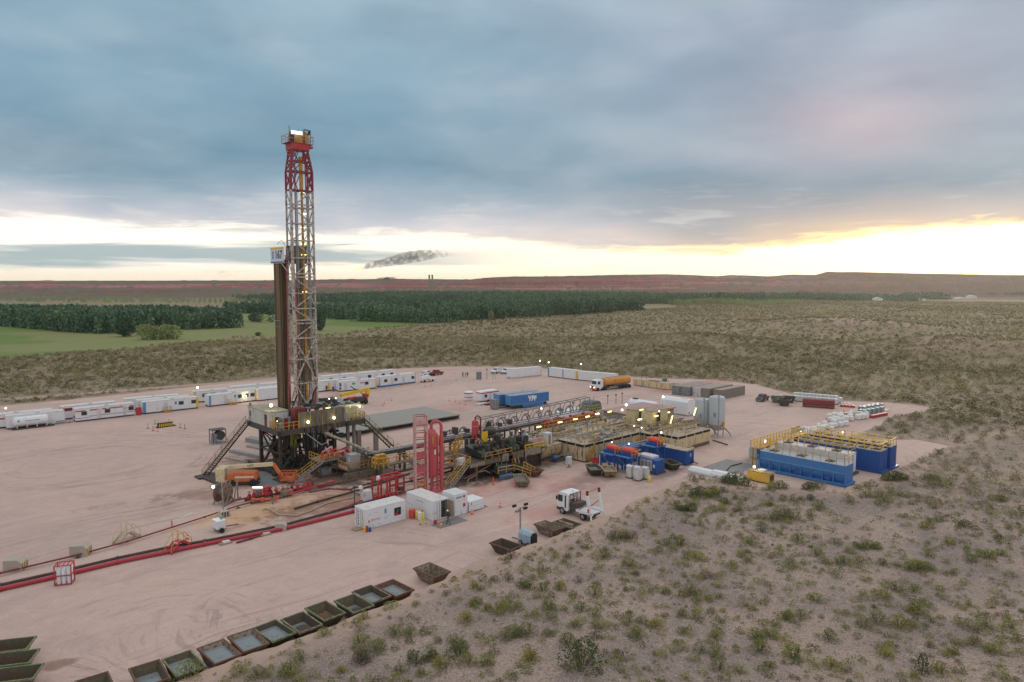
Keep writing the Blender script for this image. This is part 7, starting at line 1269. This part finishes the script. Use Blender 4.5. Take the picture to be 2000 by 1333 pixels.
u, v = 8.9, -32.0; t_ = container(u, v, 2.2, white, 'tall white cabinet with two red marks behind the open container door', grp='white containers by the red pipes', h=2.9, w=2.6, ribs=False, doors=False, roofm=mat('cabinet_roof', (.55, .6, .6), .6)); MB().lathe([(.17, -.03), (.17, 0)], 12, (1.6, 0, 2.4), 'y').build('red_mark', red, t_); MB().box(1.45, -.03, 1.0, 1.8, 0, 1.45).build('red_mark', red, t_); MB().box(.3, -.02, 2.3, 1.2, 0, 2.5).build('vent', steel, t_)
t_ = thing('white_crate', 'low white flat crate right of the tall white cabinet', 'crate', 11.3, -32.1); MB().box(0, 0, .1, 2.6, 2.4, .75).build('lower_case', white, t_); MB().box(.0, .0, .78, 2.6, 2.4, 1.45).build('upper_case', white, t_); MB().box(.2, .2, 0, 2.4, 2.2, .1).build('feet', dgrey, t_); MB().box(.3, -.02, 1.0, .5, 0, 1.2).build('red_mark', red, t_)
for pts, lab in (([(841, 1027), (860, 1033), (914, 1017), (893, 1009)], 'dark grey mat in front of the open container'), ([(893, 1005), (922, 1001), (954, 990), (922, 976)], 'grey mat under and behind the low white crate')):
    q_ = [ground_at(*p) for p in pts]; me = MB().add([(x, y, .012) for x, y in q_]+[(x, y, .03) for x, y in q_], [(0, 1, 2, 3), (4, 5, 6, 7), (0, 1, 5, 4), (1, 2, 6, 5), (2, 3, 7, 6), (3, 0, 4, 7)]); tag(me.build('ground_mat', matg), lab, 'mat')
for pts, lab, h_, m_ in (([(492, 950), (520, 955), (560, 942), (560, 920), (500, 922)], 'grey sheet on the ground behind the orange boom lift', .06, matg), ([(531, 938), (547, 944), (567, 940), (545, 932)], 'dark plate on the ground right of the grey sheet', .12, dark), ([(395, 936), (424, 948), (430, 928), (402, 925)], 'dark tray at the foot of the left rig stairs', .3, dark)):
    q_ = [ground_at(*p) for p in pts]; n_ = len(q_); me = MB().add([(x, y, .01) for x, y in q_]+[(x, y, h_) for x, y in q_], [tuple(range(n_))[::-1], tuple(range(n_, 2*n_))]+[(k, (k+1) % n_, n_+(k+1) % n_, n_+k) for k in range(n_)]); tag(me.build('ground_sheet', m_), lab, 'sheet')
for px, py, m_, r_, h_, nm, lab in ((805, 1012, mat('bin_red', (.6, .09, .05), .5), .42, 1.1, 'red_barrel', 'red barrel between the two white containers'), (816, 1014, mat('bin_yellow', (.75, .52, .08), .5), .3, 1.0, 'yellow_bin', 'yellow bin right of the red barrel'), (820.5, 1015.5, white, .33, .95, 'white_bin', 'white bin next to the yellow one'), (850, 1024, red, .22, .45, 'red_bucket', 'red bucket at the corner of the open container'), (861, 1029, mat('bucket_orange', (.8, .4, .05), .5), .15, .3, 'orange_bucket', 'tiny orange bucket on the dark mat')):
    u, v = K(px, py); t_ = thing(nm, lab, 'bin', u, v); MB().lathe([(r_*.85, 0), (r_, .1), (r_, h_*.5), (r_*1.05, h_*.52), (r_, h_*.54), (r_, h_)], 16).build('body', m_, t_, True); MB().lathe([(r_*1.06, h_), (r_*1.06, h_+.06), (r_*.4, h_+.12)], 16).build('lid', m_, t_, True)
# ================================================================ hook truck (skip loader)
T = thing('skip_loader_truck', 'white skip loader truck with raised twin arms, seen from behind', 'truck', 20.0, -45.4)
# y forward, -x faces camera left
MB().box(.35, -.6, .75, 2.0, 5.2, 1.05).build('chassis', dgrey, T)
c_ = MB().prism([(3.2, .9), (3.2, 2.8), (3.5, 3.0), (4.8, 3.0), (5.15, 2.6), (5.25, 1.9), (5.25, .6), (3.4, .6)], 0, 2.35, 'x'); cab_ = c_.build('cab', white, T)
MB().box(-.02, 4.25, 1.7, -.003, 5.05, 2.6).build('side_window', glass, cab_); MB().box(-.03, 3.6, 1.0, -.003, 3.85, 2.65).build('air_intake', mat('intake_dark', (.04, .05, .08), .5), cab_); MB().box(.5, 3.16, 1.9, 1.2, 3.18, 2.2).build('rear_mark', dgrey, cab_); MB().box(.2, 5.23, 1.8, 2.15, 5.27, 2.6).build('windscreen', glass, cab_); MB().box(-.3, 5.1, 1.9, -.05, 5.2, 2.4).build('mirror', black, cab_); MB().box(-.02, 4.3, .5, 2.37, 5.3, .9).build('bumper', dgrey, cab_)
def wheelx(par, x, y, r, w, s):
    t_ = MB().lathe([(r*.62, 0), (r*.97, .01), (r, .04), (r, w-.04), (r*.97, w-.01), (r*.62, w)], 18, (x, y, r), 'x').build('tyre', black, par, True); xx = x+(-.02 if s < 0 else w-.04); MB().lathe([(.05, 0), (r*.58, .0), (r*.58, .05), (.05, .06)], 12, (xx, y, r), 'x').build('rim', steel, t_)
for y in (4.3, .7):
    wheelx(T, -.03, y, .5, .35, -1); wheelx(T, 2.0, y, .5, .35, 1)
MB().box(.5, -.8, 1.05, 1.85, 2.9, 1.2).build('deck', white2, T); MB().box(.0, -.9, .95, .3, 1.9, 1.25).box(2.05, -.9, .95, 2.35, 1.9, 1.25).build('side_beam', white, T); MB().box(.2, 1.9, .9, 2.1, 3.0, 1.9).build('tool_box', dgrey, T); MB().rail([(.1, 3.0, 1.2), (2.2, 3.0, 1.2)], 1.75, .04, .7, True).bar((.1, 3.0, 2.95), (.1, 1.8, 2.95), .06).bar((.1, 1.8, 2.95), (.1, 1.8, 1.2), .06).build('cab_guard', dred, T)
for x in (0, 2.35):
    a_ = MB().bar((x, 1.2, 1.1), (x, -.6, 1.25), .26, .34).bar((x, -.6, 1.2), (x, -.1, 3.5), .24, .3).build('lift_arm', white, T); MB().bar((x, -.1, 3.5), (x, -.05, 4.1), .22, .28).build('arm_tip', dred, a_); MB().tube((x, 1.3, 1.3), (x, -.2, 2.5), .07).build('ram', steel, a_)
MB().bar((0, -.05, 3.9), (2.35, -.05, 4.05), .05).build('chain', dgrey, T); MB().box(-.14, -.55, 1.3, -.1, -.2, 1.8).build('orange_marker', cone_o, T); MB().bar((-.1, -.8, 1.), (-.3, -1.1, .2), .2).bar((2.4, -.8, 1.), (2.6, -1.1, .2), .2).build('stabiliser', white, T)
# ================================================================ light towers
t_ = thing('light_tower', 'mobile light tower with pale blue engine box at the brow', 'light tower', 8.2, -45.0); MB().prism([(0, .35), (0, 1.4), (.3, 1.75), (.9, 1.75), (1.15, 1.4), (1.15, .35)], -2.0, 0, 'y').build('engine_box', pblue, t_); MB().prism([(.05, .45), (.05, 1.35), (.3, 1.65), (.9, 1.65), (1.1, 1.35), (1.1, .45)], -2.06, -2.0, 'y').build('radiator', black, t_); MB().bar((.5, .2, .4), (.5, .2, 4.3), .15).bar((.5, .2, 0), (.5, .2, .4), .25).build('mast', steel, t_); MB().bar((.1, .2, 4.2), (1.0, -.1, 4.35), .08).build('cross_arm', steel, t_)
for x, y, z in ((-.1, .6, 4.5), (.95, -.3, 4.7), (1.05, -.1, 4.15), (.1, .3, 3.9)): MB().box(x-.28, y-.1, z-.13, x+.28, y+.1, z+.13).build('lamp_head', black if z > 4 else steel, t_)
for s_ in (-1.7, -.4): wheelx(t_, -.12, s_, .3, .2, -1)
MB().bar((.5, 0, .35), (.3, 1.4, .35), .1).build('tow_bar', dgrey, t_)
lt2 = thing('light_tower', 'small white trailer generator with a tow bar by the red pipe', 'light tower', *K(424, 1043)); MB().box(0, 0, .45, 1.1, 1.5, 1.5).build('engine_box', white, lt2); MB().box(1.1, .2, .5, 1.2, 1.3, 1.4).build('radiator', dgrey, lt2); MB().bar((1.0, .7, .45), (2.9, .6, .4), .1).box(.0, .1, .35, 1.2, 1.4, .45).build('chassis', dgrey, lt2); wheel(lt2, .55, -.25, .32, .2); wheel(lt2, .55, 1.5, .32, .2, 1); MB().box(.7, .6, 1.5, 1.0, .9, 1.9).build('mast_stub', steel, lt2)
u, v = K(437, 1008); t_ = thing('floodlight_mast', 'thin floodlight mast on a striped concrete block', 'light mast', u, v); MB().prism([(-.7, 0), (.7, 0), (.45, .75), (-.45, .75)], -.7, .5, 'y').build('block', conc, t_)
each('stripe', yel2 if 0 else dark, t_, [MB().hexa([(-.6+k*.4, -.72, .05), (-.42+k*.4, -.72, .05), (-.42+k*.4, -.70, .05), (-.6+k*.4, -.70, .05)], [(-.45+k*.33, -.72, .7), (-.3+k*.33, -.72, .7), (-.3+k*.33, -.70, .7), (-.45+k*.33, -.70, .7)]) for k in range(3)]); MB().bar((0, 0, .75), (-.1, 0, 4.5), .1).build('mast', steel, t_); lamp(t_, -1.0, .7, 4.0, .22, emis('cool_lamp', (.85, 1, .92), 18), e=60, c=(.8, 1, .9)); MB().bar((-.1, 0, 4.2), (-1.0, .7, 4.1), .06).box(-.9, .3, 3.8, -.3, .9, 4.3).build('arm', dgrey, t_)
# ================================================================ orange boom lift
u, v = K(440, 951); B = thing('boom_lift', 'orange boom lift with cream boom lying low at the foot of the rig', 'boom lift', u, v, 0, -36)
MB().prism([(.3, .7), (.2, 1.2), (.5, 1.9), (1.6, 2.1), (4.4, 1.95), (4.7, 1.3), (4.5, .7)], 0, 1.9, 'y').build('body', orange, B); MB().box(1.4, -.04, 1.25, 4.2, -.003, 1.5).build('white_stripe', creamw, B); each('panel_line', dred, B, [MB().box(1.3+k*1.2, -.03, .8, 1.33+k*1.2, 0, 1.9) for k in range(3)])
MB().box(-1.4, .1, .8, -.1, 1.8, 2.7).build('counterweight', mat('lift_cream', (.66, .57, .36), .55, dirt=.2, dcol=(.3, .25, .16)), B); MB().hexa([(-1.3, .5, 2.7), (0, .5, 2.7), (0, 1.4, 2.7), (-1.3, 1.4, 2.7)], [(-1.0, .6, 3.0), (.4, .6, 3.0), (.4, 1.3, 3.0), (-1.0, 1.3, 3.0)]).build('boom_pivot', MC['lift_cream'], B)
MB().bar((-1.0, .9, 2.75), (6.9, 1.1, 3.0), .42, .55).build('boom', MC['lift_cream'], B); text('LIFT', .5, dgrey, B, (3.6, .66, 2.95), (PI/2, -.03, 0)); MB().bar((6.9, 1.1, 3.1), (8.2, 1.0, .9), .4, .45).build('jib', orange, B); MB().path([(5.6, 1.4, 3.2), (6.9, 1.5, 3.6), (7.7, 1.5, 3.0)], .06).build('cable', black, B)
bk = MB().box(8.0, .2, .5, 10.4, 1.6, .6).build('basket_floor', orange, B); MB().rail([(8.0, .2, .6), (10.4, .2, .6), (10.4, 1.6, .6), (8.0, 1.6, .6), (8.0, .2, .6)], 1.2, .05, .5).build('basket_rail', orange, bk); each('control_box', red, bk, [MB().box(8.5+k*.8, .3, 1.2, 9.0+k*.8, .6, 1.7) for k in range(2)])
for x in (.9, 4.1): wheel(B, x, -.35, .52, .42); wheel(B, x, 1.75, .52, .42, 1)
MB().box(.2, .2, .4, 4.8, 1.7, .75).build('chassis', dgrey, B)
# ================================================================ hose reel, valve skid
u, v = K(446, 985); t_ = thing('hose_reel', 'big rusty hose reel on a grey A frame', 'reel', u, v, 0, 35); MB().lathe([(1.35, 0), (1.35, .08), (.5, .1), (.5, 1.3), (1.35, 1.32), (1.35, 1.4)], 24, (.2, .2, 1.55), 'y').build('drum', mat('reel_brown', (.22, .13, .11), .7, dirt=.3), t_, True); each('spoke', dark, t_, [MB().lathe([(.14, -.02), (.14, 0)], 10, (.2+.8*math.cos(a), .2, 1.55+.8*math.sin(a)), 'y') for a in np.linspace(0, 2*PI, 7)[:-1]]); MB().bar((-.8, -.1, 0), (.2, -.1, 1.6), .16).bar((1.2, -.1, 0), (.2, -.1, 1.6), .16).bar((-.8, 1.8, 0), (.2, 1.8, 1.6), .16).bar((1.2, 1.8, 0), (.2, 1.8, 1.6), .16).bar((-1.5, -.1, .15), (2.8, -.1, .15), .2).bar((1.2, -.1, .2), (2.6, .2, 2.8), .14).bar((2.6, .2, 0), (2.6, .2, 2.8), .14).build('a_frame', taup, t_); MB().bar((1.2, 1.2, 1.5), (4.6, 2.6, 1.9), .16).build('boom_bar', ggreen, t_)
u, v = K(484, 982); V = thing('valve_skid', 'long low skid of red valves and flanges with a worker on it', 'valves', u, v, 0, -5)
MB().box(0, -1.2, .1, 5.0, -.9, .35).box(-.2, .6, .1, 9, .9, .35).build('skid', brown, V)
for k in range(13):
    x = .3+k*.78; y = .2+.35*math.sin(k*1.7)-.1*(k > 8); MB().lathe([(.1, -.25), (.3, -.24), (.3, -.12), (.17, -.1), (.17, .1), (.3, .12), (.3, .24), (.1, .25)], 10, (x, y, .65), 'x').build('flange', red, V, True); MB().lathe([(.12, .7), (.2, .75), (.2, 1.1), (.05, 1.15)], 8, (x, y, 0)).tube((x, y, 1.1), (x, y, 1.45), .035).lathe([(.22, 1.4), (.22, 1.44)], 10, (x, y, 0)).build('valve', red if k % 4 else dred, V, True)
MB().path([(-2.2, .5, .5), (0, .3, .6), (10.6, .2, .62)], .13, 8).build('pipe', dred, V, True); MB().path([(.2, -1.0, .6), (2.6, -2.2, .55), (3.4, -2.2, .55)], .17, 8).build('branch_pipe', mat('orange_red_pipe', (.55, .12, .06), .5), V, True); each('branch_valve', MC['orange_red_pipe'], V, [MB().lathe([(.1, 0), (.28, .05), (.28, .5), (.1, .55)], 10, (x, y, .3)) for x, y in ((.4, -1.1), (1.5, -1.7), (2.7, -2.2), (3.4, -2.2), (3.1, -1.6))], True)
MB().box(2.6, .7, .5, 3.6, 1.4, 1.5).build('red_box', red, V); MB().box(1.5, .9, .3, 2.4, 1.5, 1.3).build('grey_frame', steel, V); each('hydrant', red, V, [MB().lathe([(.2, .3), (.2, 1.3), (.1, 1.4), (.06, 2.0)], 10, (9.0, .2, 0))], True); MB().box(4.6, -.9, .2, 6.2, .0, .9).box(5, -.6, .9, 5.5, -.2, 1.3).build('mud_box', mat('muddy_box', (.30, .24, .16), .85, dirt=.4), V)
u, v = K(508, 968); t_ = thing('tube_light', 'bright white tube light lying beside the red valves', 'lamp', u, v, 0, -44); MB().box(-1.1, 0, 1.1, 1.1, .12, 1.22).build('tube', lampW, t_); each('stand', dgrey, t_, [MB().bar((x, .1, 0), (x, .1, 1.1), .06) for x in (-1, 1)])
# ================================================================ pipelines on the ground
def line(name, label, pts, r, m, z=.25, cat='pipeline', sup=0):
    w_ = [(*ground_at(px, py, z), z) for px, py in pts]; c0 = Vector(w_[0]); o = bpy.data.objects.new(name, None); COL.objects.link(o); o.location = (c0.x, c0.y, 0); tag(o, label, cat, 'pipelines on the pad'); q_ = [Vector(p)-Vector((c0.x, c0.y, 0)) for p in w_]
    ps = [q_[0]]
    for a, b in zip(q_, q_[1:]):
        n_ = max(1, int((b-a).length/4)); ps += [a.lerp(b, k/n_)+Vector((random.uniform(-.04, .04), random.uniform(-.04, .04), 0)) for k in range(1, n_)]+[b]
    MB().path(ps, r, 8).build('pipe', m, o, True)
    for k in range(1, len(ps)-1, 2): d = (ps[k+1]-ps[k]).normalized(); MB().tube(ps[k]-d*.12, ps[k]+d*.12, r*1.35, 10).build('coupling', m, o, True)
    if sup:
        for k in range(2, len(ps)-1, sup): MB().bar(ps[k]-Vector((0, 0, z)), ps[k], .08).box(ps[k].x-.25, ps[k].y-.25, 0, ps[k].x+.25, ps[k].y+.25, .06).build('support', rust, o)
    return o
big = mat('pipeline_red', (.42, .03, .05), .5, dirt=.12, dcol=(.2, .02, .03))
line('flare_pipeline', 'thick red pipeline running across the pad to the lower left', [(-60, 1164), (0, 1151), (112, 1126), (230, 1098), (340, 1075.5), (400, 1063), (549, 1034), (690, 999), (770, 975)], .22, big)
line('flare_pipeline', 'black pipeline just behind the thick red one', [(-60, 1156), (0, 1143), (112, 1118), (230, 1090), (340, 1067), (400, 1057), (549, 1027), (690, 988.5), (760, 968)], .17, mat('pipeline_black', (.05, .035, .035), .5, dirt=.4, dcol=(.15, .04, .04)))
line('drill_pipeline', 'thin dark red pipeline farther back with two concrete saddles', [(-60, 1130), (0, 1120), (152, 1084), (248, 1058), (400, 1010), (465, 988), (490, 982)], .10, dred, .35, sup=4)
line('drill_pipeline', 'red pipe running from the red valves up to the right', [(562, 967), (600, 955), (654, 940)], .15, red, .5, sup=3); line('drill_pipeline', 'dark pipe lying on the sand below the valve skid', [(575, 994), (620, 980), (674, 965), (740, 945), (800, 925)], .13, dark, .2)
line('drill_pipeline', 'red pipe with valves in front of the mud pump skid', [(604, 962), (642, 955), (681, 957), (720, 945), (760, 932)], .13, dred, .4); line('drill_pipeline', 'red line behind the nearest white container', [(640, 1002), (690, 985), (735, 966)], .12, red, .3, sup=3)
line('drill_pipeline', 'pair pipe along the walkway, left one', [(717, 938), (780, 922), (845, 907), (960, 880)], .14, rust, .6, sup=3); line('drill_pipeline', 'faded red pipe passing behind the tall vessel', [(800, 935), (845, 921), (892, 910), (930, 900)], .2, pink, .7, sup=3); line('drill_pipeline', 'dark pipe passing behind the tall vessel', [(760, 950), (845, 930), (900, 915)], .16, dark, .5)
line('drill_pipeline', 'dark red pipe leading to the shaker stairs', [(780, 965), (845, 943), (905, 925), (930, 918)], .12, dred, .3); line('suction_pipe', 'rusty pipe on the ground right of the clean beige tank', [(1392, 860), (1421, 869)], .12, rust, .15); line('drill_pipeline', 'dark red pipe in front of the mud box skid', [(620, 952), (660, 944), (700, 936)], .12, rust, .25)
line('hose', 'pale hose curving over the ochre sand', [(518, 993), (528, 996), (545, 1006), (580, 1007.5), (607, 998), (636, 984), (692, 971)], .09, mat('hose_pale', (.40, .35, .26), .7), .12, 'hose'); line('hose', 'grey beam lying between the red pipes', [(675, 952), (700, 965), (715, 970)], .12, gsteel, .15, 'beam')
line('marker_tape', 'red pipes and pallets lying along the thick pipeline', [(462, 1060), (490, 1052), (508, 1046)], .12, dred, .15, 'pipe')
for px, py, lab in ((440, 1062, 'wooden pallet with white cover beside the thick red pipeline, left one'), (518, 1045, 'wooden pallet beside the thick red pipeline, right one')): u, v = K(px, py); t_ = thing('pallet', lab, 'pallet', u, v); MB().box(-.7, -.4, .0, .7, .4, .14).build('boards', wood, t_); MB().box(-.3, -.3, .14, .5, .3, .3).build('cover', white2, t_)
def saddle(px, py, lab, stripes=True, s=1.):
    u, v = K(px, py); t_ = thing('pipe_saddle', lab, 'concrete block', u, v, 0, -33); MB().prism([(-.9*s, 0), (.9*s, 0), (.9*s, .85*s), (.5*s, 1.25*s), (-.9*s, 1.25*s)], -.7*s, .7*s, 'y').build('block', conc, t_)
    if stripes: each('stripe', yel2, t_, [MB().add([(.91*s, -.6*s+k*.5*s, .05), (.91*s, -.35*s+k*.5*s, .05), (.91*s, -.1*s+k*.5*s, .8*s), (.91*s, -.35*s+k*.5*s, .8*s)], [(0, 1, 2, 3)]) for k in range(2)]); MB().box(.9*s, -.65*s, .03, .905*s, .65*s, .82*s).build('dark_panel', ggreen, t_)
saddle(158, 1084, 'right concrete pipe saddle with faded stripes on the thin pipeline'); saddle(31, 1113, 'left concrete pipe saddle with yellow and black stripes'); saddle(549, 1036, 'pale concrete block over the red pipelines', False, .75)
def stile(px, py, lab, m_, tm):
    u, v = K(px, py); t_ = thing('pipe_stile', lab, 'stile', u, v, 0, -62, 'stiles over the pipelines')
    for s_ in (-1, 1): MB().stairs((0, s_*.25, 1.05), (0, s_*1.6, .05), .9, 5).build('steps', tm, t_)
    MB().box(-.45, -.3, 1.0, .45, .3, 1.08).build('landing', tm, t_)
    for x in (-.45, .45): MB().path([(x, -1.6, .1), (x, -1.5, 1.0), (x, -.4, 2.1), (x, .4, 2.1), (x, 1.5, 1.0), (x, 1.6, .1)], .04, 6).bar((x, -.35, 1.05), (x, -.35, 2.1), .05).bar((x, .35, 1.05), (x, .35, 2.1), .05).build('handrail', m_, t_)
stile(349, 1074, 'yellow railed stile with red steps over the thick pipelines', yel, red); stile(248, 1056, 'pale beige stile over the thin pipeline', mat('pale_beige_paint', (.55, .45, .28), .6), mat('pale_beige_step', (.45, .38, .27), .7))
u, v = K(127, 1139); t_ = thing('gas_bottle_cage', 'red cage holding white bottles standing over the pipelines', 'cage', u, v, 0, -25); q_ = MB()
for x in (-.75, .75):
    for y in (-.6, .6): q_.bar((x, y, 0), (x, y, 2.1), .1)
for z in (.08, 1.0, 2.05):
    q_.bar((-.75, -.6, z), (.75, -.6, z), .09).bar((-.75, .6, z), (.75, .6, z), .09).bar((-.75, -.6, z), (-.75, .6, z), .09).bar((.75, -.6, z), (.75, .6, z), .09)
for k in range(3): q_.bar((-.4+.4*k, -.6, 2.05), (-.4+.4*k, .6, 2.05), .08)
q_.build('cage', red, t_); each('bottle', white, t_, [MB().lathe([(.2, .1), (.2, 1.6), (.08, 1.8), (.08, 1.9)], 12, (x, y, 0)) for x in (-.45, 0, .5) for y in (-.3, .3)], True)
u, v = K(337, 1030); 
tp = thing('tape_post', 'short red and white post holding marker tape by the thin pipeline', 'post', *K(336, 1029)); MB().bar((0, 0, 0), (0, 0, .8), .1).build('post', red, tp); MB().path([(0, 0, .7), (1.5, .9, .55), (3.2, 2.0, .7)], .03).build('tape', white, tp)
# grey posts and lamp poles on the pad
for px, py, pyt, lab in ((693, 1000, 955, 'thin grey post left of the nearest white container'), (951, 741, 723, 'dark post near the standing people'), (1119, 800, 788, 'thin post right of the blue trailers'), (1187, 790, 775, 'thin post behind the covered machine'), (1203, 790, 773, 'thin post right of the covered machine'), (1215, 789, 770, 'tall thin post behind the pump house')):
    u, v = K(px, py); x, y = W(u, v); z = zt(x, y, pyt); t_ = thing('marker_post', lab, 'post', u, v); MB().bar((0, 0, 0), (0, 0, z), .1).build('post', dgrey, t_); MB().box(-.2, -.1, z, .2, .1, z+.35).build('head', dgrey, t_)
# ================================================================ people
def person(px, py, z, face, label, top, trou, helmet, pose='stand', s=1.0, boots=black, half=None):
    u, v = K(px, py, z); t_ = thing('person', label, 'person', u, v, z, 0); t_.rotation_euler.z = R(face); t_.scale = (s, s, s)
    J = dict(stand=dict(kl=(.10, .02, .50), al=(.12, 0, .08), kr=(-.10, .03, .50), ar=(-.13, -.02, .08), el=(.26, .0, 1.13), hl=(.28, .10, .90), er=(-.26, .0, 1.13), hr=(-.27, .12, .90), hip=(0, 0, .95), ch=(0, 0, 1.32), nk=(0, .01, 1.50), hd=(0, .03, 1.64)),
             walk=dict(kl=(.10, .20, .52), al=(.10, .30, .09), kr=(-.10, -.02, .50), ar=(-.11, -.36, .16), el=(.27, -.10, 1.14), hl=(.28, .02, .92), er=(-.27, .06, 1.15), hr=(-.24, .24, .98), hip=(0, 0, .93), ch=(0, .04, 1.30), nk=(0, .07, 1.47), hd=(0, .11, 1.61)),
             work=dict(kl=(.14, .16, .50), al=(.15, .12, .08), kr=(-.12, .02, .48), ar=(-.14, -.16, .08), el=(.28, .22, 1.12), hl=(.2, .46, 1.0), er=(-.28, .20, 1.10), hr=(-.16, .46, .98), hip=(0, -.08, .92), ch=(0, .12, 1.26), nk=(0, .22, 1.42), hd=(0, .30, 1.54)))[pose]
    V_ = Vector; hip, ch, nk, hd = (V_(J[k]) for k in ('hip', 'ch', 'nk', 'hd')); vs = [hip, hip.lerp(ch, .5), ch, nk, hd]; rd = [(.155, .12), (.135, .105), (.17, .12), (.065, .065), (.085, .10)]; es = [(0, 1), (1, 2), (2, 3), (3, 4)]
    def chain(start, pts, rr_):
        p = start
        for q_, r_ in zip(pts, rr_): vs.append(V_(q_)); rd.append((r_, r_)); es.append((p, len(vs)-1)); p = len(vs)-1
        return p
    for sd, kk in ((1, 'l'), (-1, 'r')):
        chain(0, [hip+V_((sd*.10, 0, -.06)), J['k'+kk], J['a'+kk], V_(J['a'+kk])+V_((0, .16, -.045))], [.10, .068, .05, .045])
        sh = ch+V_((sd*.19, 0, .08)); chain(2, [sh, J['e'+kk], J['h'+kk]], [.072, .05, .036])
    me = bpy.data.meshes.new('body'); me.from_pydata([tuple(p) for p in vs], es, []); o = bpy.data.objects.new('body', me); COL.objects.link(o); m_ = o.modifiers.new('s', 'SKIN')
    for d_, r_ in zip(me.skin_vertices[0].data, rd): d_.radius = r_
    me.skin_vertices[0].data[0].use_root = True; su = o.modifiers.new('d', 'SUBSURF'); su.levels = su.render_levels = 2
    me2 = bpy.data.meshes.new_from_object(o.evaluated_get(bpy.context.evaluated_depsgraph_get())); bpy.data.objects.remove(o)
    hm = MB()
    for sd, kk in ((1, 'l'), (-1, 'r')):                    # hands: palm, four fingers, thumb
        h = V_(J['h'+kk]); d = (h-V_(J['e'+kk])).normalized(); a_ = d.cross(V_((0, 0, 1)) if abs(d.z) < .9 else V_((0, 1, 0))).normalized(); hm.tube(h-d*.02, h+d*.09, .034, 8, .04)
        for i in range(4): o_ = a_*(-.03+.02*i); hm.tube(h+d*.085+o_, h+d*(.135+.01*(i in (1, 2)))+o_+V_((0, .008, -.01)), .010, 5, .009).tube(h+d*(.135+.01*(i in (1, 2)))+o_+V_((0, .008, -.01)), h+d*.155+o_+V_((0, .03, -.025)), .009, 5, .007)
        hm.tube(h+d*.03+a_*.03, h+d*.08+a_*.07, .012, 5, .009)
    # head details
    hd2 = hd+V_((0, .01, 0)); hm.lathe([(.03, -.13), (.065, -.11), (.088, -.04), (.092, .03), (.075, .09), (.03, .12)], 12, tuple(hd2)).tube(hd2+V_((0, .085, -.01)), hd2+V_((0, .115, -.025)), .014, 6, .016).box(hd2.x-.03, hd2.y+.07, hd2.z-.068, hd2.x+.03, hd2.y+.09, hd2.z-.056)
    n0 = len(me2.vertices); vv = [tuple(p.co) for p in me2.vertices]+hm.v; ff = [tuple(p.vertices) for p in me2.polygons]+[tuple(i+n0 for i in f) for f in hm.f]; nb = len(me2.polygons)
    me3 = bpy.data.meshes.new('body'); me3.from_pydata(vv, [], ff)
    for m_ in (top, trou, skin, boots): me3.materials.append(m_)
    for i, p in enumerate(me3.polygons):
        c = p.center; hx = max(abs(c.x), 0)
        p.material_index = 2 if i >= nb else (3 if c.z < .17 else 1 if (c.z < hip.z+.02 and abs(c.x) < .22 and (c-V_(J['hl'])).length > .12 and (c-V_(J['hr'])).length > .12 and (c-V_(J['el'])).length > .1 and (c-V_(J['er'])).length > .1) else 2 if (c-hd).length < .12 else 0); p.use_smooth = True
    b_ = bpy.data.objects.new('body', me3); COL.objects.link(b_); b_.parent = t_
    if helmet: MB().lathe([(.125, .02), (.115, .03), (.11, .07), (.085, .12), (.03, .145)], 14, tuple(hd2)).lathe([(.13, .02), (.13, .035)], 14, (hd2.x, hd2.y+.02, hd2.z)).build('hard_hat', helmet, b_, True)
    return t_
ysuit = mat('yellow_workwear', (.78, .66, .06), .7); navy = mat('navy_workwear', (.025, .03, .05), .8); hat_r = mat('red_hat', (.55, .06, .05), .4); hat_y = mat('yellow_hat', (.8, .6, .25), .4); hat_w = mat('white_hat', (.8, .8, .8), .4)
person(827, 1025, .02, 120, 'person in yellow coverall walking past the open white container', ysuit, ysuit, hat_r, 'walk', 1.12); person(876, 1025, .03, 60, 'person in dark clothes at the open container door', navy, mat('dark_grey_yellow_trousers', (.10, .10, .05), .8), hat_w, 'walk', 1.1)
person(532, 985, .9, 250, 'person in dark shirt and yellow hard hat bending over the red valves', navy, mat('khaki_trousers', (.22, .19, .12), .8), hat_y, 'work', 1.05)
for px, py, f_, lab in ((904, 737, 200, 'leftmost of three people standing on the open pad'), (909, 737.5, 90, 'middle one of three people standing on the open pad'), (913, 737, 20, 'rightmost of three people standing on the open pad')): person(px, py, 0, f_, lab, navy if px > 905 else mat('grey_workwear', (.25, .25, .28), .8), navy, hat_w, 'stand', 1.05)
person(638, 765, 0, 190, 'person in black beside the lit cabin door', navy, navy, None, 'stand', 1.05); person(651, 766, 0, 190, 'person in dark clothes left of the blue panel cabin', navy, navy, hat_w, 'stand', 1.)
# ---------------------------------------------------------------- evening haze: one closed box of even air
hz = MB().box(-2900, -40, -2.5, 2900, 2950, 95).build('haze', None, None); tag(hz, 'faint golden evening haze over the plain', 'haze', None, 'stuff')
m = bpy.data.materials.new('evening_haze'); m.use_nodes = True; q = NT(m.node_tree); q.n.clear(); pv = q.node('ShaderNodeVolumePrincipled'); pv.inputs['Color'].default_value = (.96, .93, .88, 1); pv.inputs['Density'].default_value = .00007; pv.inputs['Anisotropy'].default_value = .7
ou = q.node('ShaderNodeOutputMaterial'); q.l.new(pv.outputs[0], ou.inputs['Volume']); hz.data.materials.clear(); hz.data.materials.append(m)
